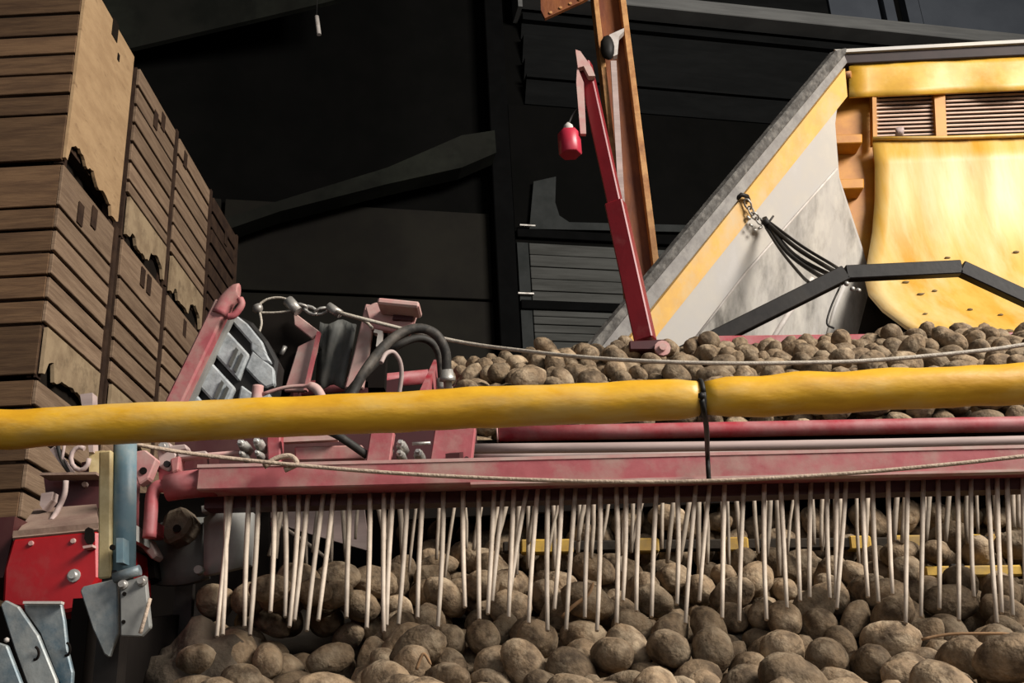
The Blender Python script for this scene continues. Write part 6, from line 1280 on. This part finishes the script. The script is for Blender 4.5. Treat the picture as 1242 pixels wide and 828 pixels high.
104, 5017, 9891, 8329, 340, 245, -256, 96, 111, 5228, 9866, 8330, 404, 263, -45, 126, 103, -579, 10245, 8550, 427, 71, -63, -242, 102, -224, 10090, 8464, 271, 214, 334, -140, 109, -45, 10268, 8542, 186, -67, 18, 459, 104, 285, 10102, 8448, 119, 375, -152, 269,
105, 508, 10083, 8430, 9, 32, -140, 479, 111, 866, 10224, 8557, 379, -144, 81, -281, 107, 1104, 10125, 8533, 181, 121, -47, 447, 110, 1338, 10224, 8538, 466, -128, 24, -124, 105, 1602, 10149, 8561, 108, -47, 67, -481, 103, 2148, 10109, 8519, 8, 71, 243, -431,
102, 2540, 10095, 8456, 108, 204, -117, 428, 105, 2708, 10251, 8552, 194, 25, -110, -447, 104, 3088, 10100, 8459, 364, -51, 313, -132, 102, 3443, 10081, 8456, 431, 47, -167, 185, 107, 4072, 10129, 8536, 367, 41, 89, -325, 107, 4605, 10124, 8528, 124, 52, 263, -404,
108, 4850, 10236, 8532, 444, -71, 75, 205, 107, 5142, 9968, 8463, 167, 242, 396, -84, 109, 5319, 10090, 8445, 64, 199, -186, 414, 111, 5704, 10084, 8467, 420, 147, 155, -168, 108, 396, 7104, 6922, 296, -119, 140, -358, 111, 1485, 7090, 7016, 352, -204, 86, -278,
103, 2508, 7115, 6928, 137, 17, 29, 480, 109, 3086, 7111, 6925, 129, -100, 40, -471, 101, 3308, 7104, 6940, 57, 142, 67, 471, 110, 3625, 7132, 6788, 175, -347, -179, -258, 111, 3890, 7106, 6949, 487, -58, 56, 80, 104, 4274, 7110, 6776, 37, -366, -269, -206,
108, -257, 7256, 6890, 348, 52, 293, -200, 109, 0, 7244, 7031, 30, -109, -78, -481, 102, 231, 7181, 6961, 391, 44, 143, -273, 102, 1073, 7330, 6984, 406, -166, 22, -239, 109, 1322, 7289, 6998, 298, -157, -62, 365, 101, 1628, 7227, 7013, 234, -107, -193, 383,
103, 1895, 7214, 7008, 465, 136, 117, -39, 108, 2154, 7223, 6985, 258, 11, 340, -260, 107, 2376, 7289, 7008, 479, -9, -114, 86, 101, 2703, 7226, 6983, 460, 130, 37, 141, 101, 2928, 7306, 6975, 384, 71, -17, -312, 100, 3234, 7296, 7058, 292, -30, 81, -396,
109, 3482, 7195, 6952, 428, 61, 182, -175, 102, 3648, 7129, 7006, 303, -163, 52, -359, 109, 4081, 7307, 6888, 296, 137, 371, 77, 101, -429, 7365, 7061, 477, 25, -8, -146, 107, -214, 7400, 7060, 240, 251, -230, -276, 103, 135, 7381, 7079, 440, -207, 102, 60,
105, 391, 7376, 7139, 270, -170, 156, -352, 107, 700, 7464, 7083, 147, 107, -4, -466, 111, 909, 7422, 7081, 223, 88, 164, -407, 107, 1172, 7389, 7121, 119, 4, -13, 485, 102, 1414, 7436, 7076, 56, 45, 94, 486, 110, 1700, 7395, 7066, 378, 209, 184, -173,
106, 1988, 7392, 7099, 292, -220, 257, -224, 109, 2252, 7490, 6992, 217, 104, 224, 377, 102, 2531, 7503, 7080, 394, 197, 35, 234, 111, 2744, 7423, 7099, 186, -114, -360, 269, 101, 3077, 7425, 7102, 294, 155, -104, -359, 103, 3410, 7438, 7129, 308, -81, 126, -364,
103, 3577, 7418, 7011, 189, -141, 127, -422, 105, 3959, 7357, 7074, 461, 143, 0, -130, 107, 4227, 7371, 7047, 196, 346, -211, 218, 101, 4557, 7459, 7006, 346, 6, -205, -296, 110, -381, 7579, 7089, 16, 37, -392, 307, 101, -78, 7567, 7163, 149, -105, 125, -449,
109, 234, 7760, 7205, 263, -8, -88, 416, 102, 482, 7638, 7188, 393, 98, -83, 281, 105, 709, 7653, 7213, 348, 298, 134, 149, 101, 1036, 7645, 7152, 106, -198, 56, -443, 103, 1391, 7618, 7210, 343, 102, 79, -341, 102, 1607, 7645, 7220, 85, -121, 20, -477,
106, 1819, 7640, 7117, 484, 52, 4, 115, 101, 2141, 7491, 7147, 49, 149, 467, -87, 101, 2351, 7552, 7162, 359, -11, 95, -335, 106, 2663, 7603, 7215, 436, 229, 63, 61, 110, 2902, 7781, 7220, 399, 110, 74, 271, 109, 3233, 7640, 7156, 34, 269, -204, 367,
110, 3487, 7654, 7152, 395, 48, 264, -148, 103, 3831, 7661, 7194, 420, -155, 216, -54, 101, 4071, 7672, 7160, 295, -112, 382, -65, 100, 4464, 7569, 7144, 467, 174, -35, -14, 107, -499, 7989, 7362, 19, 469, -155, -72, 105, -353, 7673, 7235, 210, 271, 362, 33,
101, 53, 7712, 7306, 42, -51, -327, 373, 103, 365, 7799, 7332, 435, 60, 27, -238, 100, 649, 7794, 7343, 3, 457, 34, 201, 107, 900, 7795, 7281, 248, 221, 43, 371, 100, 1088, 7788, 7319, 323, 201, -13, -324, 101, 1807, 7698, 7295, 227, 361, 80, 248,
111, 1835, 7454, 7182, 182, 311, -155, -309, 108, 2400, 7784, 7231, 85, -33, -492, 1, 106, 2533, 7882, 7273, 90, 334, 85, 351, 102, 2753, 7739, 7311, 331, 274, -191, -170, 101, 2990, 7815, 7378, 431, -65, -92, 228, 109, 3266, 7760, 7301, 131, -70, 9, -477,
108, 3649, 7774, 7276, 79, 183, 459, -11, 103, 3930, 7779, 7310, 167, -64, -195, 424, 109, 4210, 7528, 7142, 71, 400, -189, 222, 107, 4471, 7758, 7225, 54, 122, -481, 27, 102, 4757, 7972, 7351, 448, -82, -13, -205, 107, -75, 7895, 7406, 371, -96, -236, 217,
100, 176, 7944, 7369, 78, 445, 181, 114, 106, 522, 8066, 7390, 276, 100, -57, -401, 106, 724, 8188, 7462, 415, 22, -102, -258, 100, 1105, 8080, 7411, 237, 257, 226, 277, 106, 1373, 8033, 7382, 366, -19, -174, -293, 109, 1626, 7804, 7381, 184, 6, -216, 411,
104, 1925, 7998, 7425, 94, 421, 202, 151, 109, 2074, 7936, 7420, 312, -266, -260, 121, 105, 2613, 8013, 7443, 417, -18, -26, 274, 107, 2911, 8042, 7363, 365, 2, -96, 328, 107, 3296, 7974, 7376, 272, -313, 172, -220, 110, 3499, 8209, 7464, 92, -82, 114, -471,
109, 3804, 8014, 7414, 339, -90, 183, -306, 107, 4207, 7754, 7308, 393, -81, 227, -193, 101, 4296, 8175, 7472, 408, -146, 30, 247, 107, 4632, 7824, 7342, 221, 334, -131, -269, 105, 4673, 8073, 7502, 231, 350, 263, -70, 100, -431, 8198, 7470, 8, 19, -491, 90,
105, -165, 8197, 7504, 468, 123, 87, -88, 110, 180, 8167, 7425, 209, 164, -421, -48, 108, 1181, 8297, 7595, 278, 199, 30, 364, 110, 1457, 8192, 7442, 24, -138, 469, -101, 101, 2570, 8345, 7605, 326, 81, 371, -1, 102, 2761, 8177, 7493, 106, -175, -429, 155,
101, 3051, 8183, 7508, 263, 410, 30, 107, 110, 3254, 8176, 7473, 158, 396, 248, -80, 104, 3795, 8210, 7492, 258, -5, 405, 140, 104, 3937, 8171, 7461, 353, 208, -209, -197, 108, 4072, 8207, 7486, 282, 227, -344, -9, 108, 4528, 8290, 7581, 154, -109, 446, -122,
105, 4722, 8251, 7600, 125, -115, 111, -457, 110, -46, 8402, 7592, 112, -373, -287, 126, 106, 178, 8609, 7696, 391, 181, 203, 152, 101, 345, 8493, 7726, 193, 33, -394, 238, 104, 744, 8497, 7637, 275, -147, -195, 339, 106, 1632, 8546, 7651, 344, 249, 28, 262,
106, 1892, 8501, 7615, 83, 166, -49, 462, 100, 2645, 8491, 7732, 387, 92, 255, 164, 104, 2865, 8441, 7619, 295, 389, 101, 35, 100, 3128, 8425, 7721, 390, 149, 275, 6, 110, 3433, 8482, 7626, 153, -110, 130, -445, 100, 3999, 8282, 7621, 29, -304, 330, -219,
106, 4309, 8559, 7609, 144, -270, -29, -394, 107, 4619, 8386, 7716, 421, -1, 138, 232, 105, 4886, 8518, 7780, 323, 203, 75, 314, 106, -146, 8682, 7714, 87, -321, -367, 68, 103, 26, 8629, 7792, 264, -73, 267, -322, 106, 314, 8675, 7775, 119, -106, 125, -457,
108, 681, 8673, 7719, 242, 337, 215, 178, 110, 858, 8671, 7714, 171, -18, 83, -462, 102, 1816, 8626, 7789, 238, 127, 258, -333, 109, 2351, 8635, 7763, 480, 23, 137, 16, 108, 2564, 8719, 7724, 210, 207, 181, 361, 101, 2808, 8721, 7767, 93, -325, 123, -348,
107, 3033, 8728, 7812, 142, 67, 34, -473, 102, 3195, 8624, 7825, 363, 256, -4, 230, 103, 3510, 8631, 7746, 217, 326, -200, 238, 108, 3955, 8461, 7693, 159, -328, -325, 109, 106, 4137, 8449, 7686, 123, 113, -184, 434, 105, 4401, 8639, 7755, 185, -289, 271, -243,
109, 5023, 8767, 7769, 292, -24, -329, 236, 102, -322, 8952, 7847, 148, -87, 243, -402, 102, 1, 9061, 7955, 85, -33, 172, 461, 107, 107, 8829, 7869, 256, 380, -181, 85, 106, 398, 8893, 7864, 50, -92, -99, 479, 100, 661, 8821, 7858, 51, 151, 157, 447,
102, 1012, 8738, 7873, 212, 61, 215, -394, 100, 1450, 8750, 7878, 268, -199, -235, 289, 110, 1941, 8754, 7885, 345, 267, -242, -35, 101, 2187, 8842, 7844, 363, 287, 157, 105, 106, 2322, 8965, 7928, 396, -2, 79, -295, 108, 2696, 9067, 7955, 229, 191, 385, 112,
106, 2886, 8865, 7849, 401, 174, 238, 49, 102, 3211, 8871, 7943, 207, 285, -30, -353, 101, 3562, 8840, 7840, 2, -113, -442, 206, 108, 3724, 9195, 7947, 292, 293, 251, 126, 104, 3825, 8766, 7860, 406, 29, -28, -289, 100, 4461, 8826, 7866, 235, 236, 358, -104,
101, 4726, 8826, 7872, 213, 9, -229, 390, 110, -604, 8591, 7686, 45, 425, -257, 30, 102, -212, 9067, 8001, 386, -198, -137, 207, 109, 68, 9210, 8062, 341, -78, 40, -355, 101, 674, 9097, 8028, 318, 128, 152, 331, 105, 1007, 9113, 8027, 281, 396, 107, -54,
103, 1270, 9036, 7987, 81, -277, 83, -400, 102, 1783, 8879, 7914, 268, 178, 42, -380, 103, 1935, 8997, 8020, 350, 64, -163, -311, 104, 2297, 9130, 8018, 323, -237, -79, 288, 103, 2567, 8811, 7898, 193, 441, 6, 136, 106, 2801, 9185, 7949, 240, -304, 142, -283,
109, 3010, 9035, 7919, 228, 369, 113, 221, 103, 3712, 8895, 7971, 118, 337, -326, -129, 111, 4287, 8857, 7937, 363, -211, -252, 102, 111, 4535, 9018, 8011, 48, -207, -442, -98, 109, 4690, 9135, 8005, 16, 262, 7, -425, 105, 5108, 9040, 7970, 28, -101, -416, 257,
106, 5491, 9244, 8041, 190, -296, -288, 209, 106, -110, 9235, 8091, 337, 292, -201, -103, 103, 562, 9277, 8089, 212, 337, 286, 99, 107, 1283, 9342, 8093, 254, -184, -208, 329, 102, 1623, 9251, 8010, 194, 293, -208, 288, 102, 1777, 9088, 8098, 54, -415, 260, -88,
107, 2086, 9287, 8101, 466, -13, 180, -10, 101, 2460, 9272, 8088, 325, -356, 111, 71, 109, 2864, 8993, 8022, 179, 326, 173, 286, 107, 3049, 9179, 8094, 79, 47, 99, -481, 102, 3444, 9348, 8087, 275, -112, 99, 390, 103, 3791, 9257, 8105, 390, 116, -236, -170,
105, 3951, 9018, 8113, 15, -143, 183, -443, 111, 4419, 9204, 8179, 350, 23, -29, 355, 110, 4589, 9260, 8137, 306, 169, -97, 345, 103, 4869, 9359, 8148, 454, 36, 155, -136, 100, -294, 9254, 8134, 314, -336, 54, -188, 101, 704, 9471, 8322, 101, 110, -230, 418,
100, 954, 9571, 8239, 6, 252, -113, 416, 106, 1598, 9545, 8205, 191, 375, -243, 117, 109, 1775, 9499, 8199, 415, -27, 8, 277, 100, 1975, 9548, 8231, 307, -50, -52, -388, 100, 2216, 9404, 8202, 107, -7, -176, -455, 108, 2568, 9609, 8183, 6, -1, -384, 320,
101, 2816, 9519, 8309, 285, -178, -24, 369, 107, 3279, 9418, 8157, 244, 326, -277, 88, 110, 3581, 9491, 8163, 353, 327, -12, 135, 103, 3824, 9557, 8209, 22, 135, -433, 209, 105, 4113, 9584, 8249, 387, 77, 191, 240, 106, 4385, 9541, 8187, 493, -44, -66, 13,
103, 4678, 9504, 8265, 315, 60, 100, -370, 100, 5086, 9292, 8184, 120, 80, -357, 319, 109, 5299, 9637, 8210, 327, 32, 156, -343, 110, 40, 9682, 8220, 339, 205, 196, -234, 107, 252, 9641, 8345, 370, 272, 22, -196, 102, 467, 9687, 8357, 21, -175, 103, -457,
100, 658, 9716, 8387, 387, 144, 190, 208, 104, 1321, 9669, 8314, 40, 364, -317, 123, 102, 1545, 9780, 8336, 294, 323, -243, 6, 106, 1812, 9727, 8450, 286, 368, -126, -130, 107, 2239, 9744, 8326, 73, -449, 181, -99, 111, 2489, 9673, 8352, 183, -154, 439, -12,
106, 2921, 9887, 8402, 249, 53, -188, -388, 102, 3457, 9519, 8287, 221, 84, 235, -373, 100, 3610, 9693, 8386, 209, 73, 447, 26, 107, 4052, 9664, 8418, 192, 307, 339, 61, 103, 4273, 9690, 8337, 59, -79, -120, -475, 111, 4509, 9686, 8356, 286, -40, -36, 406,
101, 4856, 9843, 8374, 222, 350, 176, 217, 100, 4982, 9649, 8294, 435, -34, 79, -231, 106, -616, 9872, 8375, 33, -279, 346, -227, 109, -58, 10005, 8473, 365, -199, 239, 141, 102, 270, 9896, 8429, 327, -8, -73, -371, 107, 616, 10290, 8555, 355, -333, -33, -109,
103, 1051, 9842, 8476, 48, -308, 382, -83, 103, 1183, 10252, 8671, 268, 49, -258, -330, 110, 1487, 10301, 8567, 135, -182, -354, -271, 105, 1829, 10240, 8561, 237, 100, 321, 284, 109, 1877, 9981, 8457, 313, 12, 27, -389, 105, 2352, 10275, 8594, 91, -407, -160, -224,
106, 2526, 10284, 8546, 292, -295, -277, 39, 110, 2936, 10117, 8530, 123, -424, 223, -71, 104, 3142, 9885, 8404, 423, 94, 19, -249, 107, 3278, 10193, 8557, 398, -66, 67, 288, 109, 3092, 9700, 8341, 75, -433, -29, 237, 105, 3839, 10064, 8507, 405, 84, 11, 280,
100, 4254, 10198, 8582, 227, -344, 84, -270, 100, 4459, 10288, 8552, 315, -381, -77, 3, 111, 4797, 10047, 8494, 309, 20, 382, -90, 103, 5458, 9492, 8207, 496, 28, 33, 51, 103, 5488, 10000, 8454, 219, -153, 349, -239, 110, 980, 7183, 7027, 262, -15, -196, 377,
104, 4096, 7100, 7000, 423, 86, 140, -211, 100, 3040, 7174, 7099, 124, 3, -53, 482, 105, 4293, 7117, 6981, 195, -90, -42, 449, 101, -335, 7435, 7218, 370, -276, 0, -193, 111, 1483, 7258, 7157, 91, -93, 417, -244, 100, 3616, 7525, 7166, 131, -107, 68, -465,
100, 3736, 7315, 7065, 278, 292, 139, -262, 100, 4428, 7275, 7015, 217, -314, 289, -145, 102, 175, 7550, 7160, 460, 165, 9, -106, 109, 2917, 7578, 7167, 464, 147, 50, 103, 110, 362, 7529, 7260, 128, 418, -240, 33, 106, 801, 8025, 7410, 228, -277, -115, -328,
108, 1493, 7788, 7274, 144, 460, 63, -119, 103, 2022, 7597, 7260, 314, 365, -55, 122, 109, -266, 7989, 7426, 411, -247, -90, 109, 110, 946, 8065, 7470, 88, -324, -356, -103, 104, 1237, 8183, 7459, 385, -216, 95, -213, 106, 1292, 7769, 7324, 403, 158, 67, 242,
102, 2478, 8193, 7481, 146, -61, 161, 446, 102, 4372, 8165, 7638, 383, 3, 149, 285, 102, 307, 8058, 7508, 137, 214, 191, 386, 110, 560, 8204, 7507, 318, 43, -355, -146, 101, 1720, 8257, 7623, 444, -171, 139, 63, 109, 97, 8237, 7575, 426, 223, -117, 73,
106, 627, 8413, 7699, 11, 138, 477, -55, 108, 1308, 8369, 7679, 64, -280, 375, -164, 103, 1507, 8363, 7650, 403, 78, -6, -286, 106, 1972, 8577, 7723, 395, -10, 70, 298, 107, 3385, 8230, 7616, 214, 430, 125, 62, 100, 4182, 8245, 7641, 104, 343, 215, 275,
108, 1948, 8320, 7604, 329, 183, -66, -323, 101, 4348, 8344, 7732, 163, -312, -173, 311, 101, 5000, 8361, 7492, 65, -116, -299, -378, 104, 833, 8856, 7864, 302, 303, -159, -205, 101, 1205, 7536, 7253, 92, 24, 403, 281, 107, 4041, 7936, 7511, 77, -490, -52, 34,
107, 4682, 8533, 7841, 69, -429, 244, -39, 107, 1057, 9292, 8083, 16, 28, 334, 371, 104, 1453, 9045, 7932, 241, 63, -72, -428, 102, 2125, 9048, 8039, 231, 110, 133, 409, 110, 2740, 9277, 8083, 465, -58, 136, 108, 108, 3546, 9036, 7920, 164, -376, 159, -237,
108, 4799, 8987, 7975, 332, 92, 0, -362, 102, 913, 9235, 8213, 2, -378, -257, -203, 108, 1609, 8825, 7902, 214, 328, -255, 178, 109, 3404, 9070, 8052, 461, -64, 110, 146, 105, 3621, 9106, 8096, 155, 54, -110, 459, 102, 5061, 9133, 8121, 446, -182, -28, -131,
106, 184, 9573, 8194, 324, -166, -90, -330, 107, 2467, 9436, 8203, 259, 122, 375, 165, 110, 3653, 9323, 8192, 177, -46, 322, -336, 108, 4006, 9285, 8091, 125, 37, -278, -395, 106, 39, 9884, 8357, 211, -107, -192, -397, 109, 841, 9760, 8424, 413, 101, 182, -190,
104, 1766, 9676, 8312, 303, -367, 153, -9, 105, 2608, 9850, 8316, 358, -314, 75, -134, 102, 3354, 9638, 8206, 100, -235, 176, -393, 106, 3909, 9578, 8360, 96, 173, 194, 416, 110, 4444, 9946, 8421, 31, -442, -231, -31, 111, 5165, 9652, 8367, 63, -292, -384, -115,
111, 169, 10188, 8565, 374, -98, -31, -315, 107, 589, 9900, 8464, 486, 68, 32, 89, 111, 2024, 10227, 8650, 181, -221, -245, 329, 110, 2679, 9644, 8339, 430, -51, -199, -152, 111, 3051, 10286, 8555, 421, -255, -62, -61, 109, 3466, 10290, 8567, 48, 212, -80, 443,
111, 3702, 10273, 8577, 34, -178, 371, 282, 100, 3932, 10294, 8585, 308, -227, -253, -199, 103, 4690, 10291, 8655, 24, -42, -308, -391,
)


def unpack(v):
    out = []
    for i in range(0, len(v), 8):
        g, k = divmod(v[i], 100)
        out.append((g, k, Vector(v[i + 1:i + 4]) / 2500, Quaternion([c / 500 for c in v[i + 4:i + 8]]).normalized()))
    return out


def potato_bm(k, sub, bm=None, mw=None):
    bm = bm or bmesh.new()
    d = DIMS[k]
    res = bmesh.ops.create_icosphere(bm, subdivisions=sub, radius=1.0)
    off = Vector((k * 5.3, k * 1.7, 0))
    for v in res['verts']:
        n = v.co.copy()
        r = 0.955 + 0.085 * noise.noise(n * 1.5 + off) + 0.03 * noise.noise(n * 4 + off)
        if sub > 2:
            for e in range(5):      # eyes: shallow dimples
                en = Vector((math.sin(e * 2.1 + k), math.cos(e * 1.3 + k * 2), math.sin(e * 3.7 + k * 3))).normalized()
                dd = (n - en).length
                r -= 0.05 * math.exp(-(dd / 0.16) ** 2)
        tp = 1 + 0.07 * n.x * (1 if k % 2 else -1)
        v.co = Vector((n.x * d[0], n.y * d[1] * tp, n.z * d[2] * tp)) * (0.495 * r)
        if mw:
            v.co = mw @ v.co
        for f in v.link_faces:
            f.smooth = True
    return bm


PM = []
for k in range(len(DIMS)):
    bm = potato_bm(k, 3)
    me = bpy.data.meshes.new('potato')
    bm.to_mesh(me)
    bm.free()
    me.materials.append(M['potato'])
    PM.append(me)
def pix(q):
    d = q - CAM
    z = d.dot(_f)
    return 621 + FPX * d.dot(CR) / z, 414 - FPX * d.dot(CU) / z


NTH = ['', 'second', 'third', 'fourth', 'fifth', 'sixth', 'seventh', 'eighth', 'ninth', 'tenth', 'eleventh', 'twelfth', 'thirteenth', 'fourteenth', 'fifteenth', 'sixteenth', 'seventeenth', 'eighteenth']
LOWMARK = [(330, 'below the left beam end'), (480, 'below the pink bracket plate'), (620, 'below the square pink plate'), (760, 'below the stanchion'),
           (900, 'below the black strap'), (1040, 'below the hopper side wall'), (1150, 'below the yellow chute'), (2000, 'by the right edge')]
HIMARK = [(640, 'beside the hose crimp'), (720, 'left of the stanchion foot'), (860, 'around the stanchion foot'), (1000, 'under the black straps'), (1120, 'under the yellow chute'), (2000, 'by the right edge')]
cells = {}
for g, k, loc, q in unpack(TOP):
    o = bpy.data.objects.new('potato', PM[k])
    COL.objects.link(o)
    o.rotation_mode = 'QUATERNION'
    o.location = loc
    o.rotation_quaternion = q
    x, y = pix(loc)
    if g == 1:
        row = 'upper' if y < 440 + (621 - x) * .02 else 'lower'
        mark = next(m_ for lim, m_ in HIMARK if x < lim)
    else:
        row = next(r_ for lim, r_ in ((672, 'topmost'), (692, 'seventh'), (711, 'sixth'), (730, 'fifth'), (750, 'fourth'), (773, 'third'), (800, 'second'), (9999, 'bottom')) if y < lim)
        mark = next(m_ for lim, m_ in LOWMARK if x < lim)
    cells.setdefault((g, row, mark), []).append((x, k, o))
for (g, row, mark), lst in cells.items():
    lst.sort(key=lambda t: t[0])
    for i, (x, k, o) in enumerate(lst):
        shape = 'long' if DIMS[k][0] > 1.55 * DIMS[k][1] else ('round' if DIMS[k][0] < 1.36 * DIMS[k][1] else 'oval')
        if len(lst) == 1:
            nth = 'only one'
        elif i == 0:
            nth = 'leftmost'
        elif i == len(lst) - 1:
            nth = 'rightmost'
        else:
            nth = NTH[i] + ' from left'
        if g == 1:
            tag(o, '%s potato, %s, %s row of raised heap, %s' % (shape, nth, row, mark), 'potato', 'potatoes of the raised heap')
        else:
            tag(o, '%s potato, %s, %s row of lower heap, %s' % (shape, nth, row, mark), 'potato', 'potatoes of the lower heap')
bm = bmesh.new()
for g, k, loc, q in unpack(REST):
    potato_bm(k, 2, bm, Matrix.Translation(loc) @ q.to_matrix().to_4x4())
me = bpy.data.meshes.new('potatoes')
bm.to_mesh(me)
bm.free()
me.materials.append(M['potato'])
o = bpy.data.objects.new('potatoes', me)
COL.objects.link(o)
tag(o, 'remaining dusty potatoes filling both heaps between the countable ones', 'potatoes', kind='stuff')
# ------------------------------------------------------------------ heap surface, so that the strands can rest on it
hv, hf = [], []
bm = bmesh.new()
bmesh.ops.create_icosphere(bm, subdivisions=2, radius=0.48)
BV = [v.co.copy() for v in bm.verts]
BF = [[v.index for v in f.verts] for f in bm.faces]
bm.free()
for g, k, loc, q in unpack(TOP) + unpack(REST):
    if g == 0:
        n0 = len(hv)
        hv.extend(loc + q @ Vector((v.x * DIMS[k][0], v.y * DIMS[k][1], v.z * DIMS[k][2])) for v in BV)
        hf.extend([i + n0 for i in f] for f in BF)
heap = BVHTree.FromPolygons(hv, hf)
# hanging pale strands, front and back curtain
fr = thing('strand_curtain', P(700, 592, 2.22), 'front row of long pale plastic strands hanging from the red beam', 'curtain')
hb0, hb1 = P(262, 594, 2.215), P(1335, 570, 2.215)
MB().bar(hb0, hb1, px(8, hb0), 0.012).build('header_strip', 'darkred', fr)


def hang(pts):
    """the same five-point strand, cut where it comes to rest on a potato"""
    fine = [pts[i].lerp(pts[i + 1], j / 8) for i in range(4) for j in range(8)] + [pts[-1]]
    end = len(fine) - 1
    for i, p in enumerate(fine):
        hit = heap.find_nearest(p)
        if hit[3] is not None and hit[3] < 0.007 and i > 9:
            end = i
            break
    return [fine[round(end * i / 4)] for i in range(5)]


FR = [(275, 270, 770), (282, 263, 772), (303, 297, 760), (314, 303, 770), (333, 328, 742), (345, 346, 748), (363, 351, 760), (375, 357, 752), (394, 372, 765), (406, 386, 752)]
x = 425.0
while x < 1330:
    sl = rnd.gauss(-7, 6) if x < 900 else rnd.gauss(1, 6)
    if x > 1180:
        sl += 8
    FR.append((x, x + sl, rnd.uniform(728, 768) - (0 if x < 950 else 12)))
    x += rnd.choice((12, 19, 19, 17, 24))
for xt, xb, yb_ in FR:
    yt = 596 - 0.0245 * (xt - 262) - 4
    pts = []
    bow = rnd.uniform(-2, 2)
    for i in range(5):
        f = i / 4
        pts.append(P(xt + (xb - xt) * f + bow * math.sin(f * 3.14), yt + (yb_ - yt) * f, 2.205 - 0.16 * f * max(0, (yb_ - 640) / 130)))
    pts = hang(pts)
    MB().tube(pts, [px(3.0, pts[0]), px(3.1, pts[0]), px(2.9, pts[0]), px(2.7, pts[0]), px(2.3, pts[0])], 6).build('strand', 'strand', fr)
bk = thing('strand_curtain', P(800, 600, 2.55), 'shorter back row of duller strands seen between the front strands', 'curtain')
hb0, hb1 = P(330, 607, 2.56), P(1345, 583, 2.56)
MB().bar(hb0, hb1, px(5, hb0), 0.010).build('header_strip', 'backstrand', bk)
for q in (hb0, hb1):
    MB().bar(q, Vector((q.x, q.y, q.z)) + Vector((0, 0.20, 0.07)), .02, .02).build('hanger', 'darkred', bk)
x = 338.0
while x < 1335:
    sl = rnd.gauss(-6, 7) if x < 850 else rnd.gauss(0, 5)
    yb_ = rnd.uniform(650, 712)
    yt = 607 - 0.0236 * (x - 330)
    wd = rnd.uniform(1.9, 3.3)
    a, b = P(x, yt, 2.55), P(x + sl, yb_, 2.53)
    mid = a.lerp(b, .5) + Vector((rnd.uniform(-.004, .004), 0, 0))
    pts = hang([a, a.lerp(mid, .5), mid, mid.lerp(b, .5), b])
    MB().tube(pts, [px(wd, a)] * 4 + [px(wd * .8, a)], 6).build('strand', 'backstrand', bk)
    x += rnd.choice((7, 10, 14, 20, 22))

# bits of dry haulm among the potatoes
for pts, Y, r, lab in ((((682, 748), (695, 735), (712, 722), (720, 706)), 2.12, 2.6, 'dry forked twig leaning on potatoes behind the middle strands'),
                       (((1118, 775), (1150, 769), (1185, 768), (1225, 768)), 1.95, 2.0, 'dry horizontal stalk lying on the potatoes at right'),
                       (((505, 812), (510, 798), (515, 793), (523, 806)), 1.72, 2.2, 'small reddish dry leaf stalk on the front potatoes')):
    q = [P(x, y, Y) for x, y in pts]
    tag(MB().tube(spline(q, 4), [px(r, q[0])] * (len(q) * 4 - 4) + [px(r * .4, q[0])], 6).build('twig', 'leaf'), lab, 'twig')
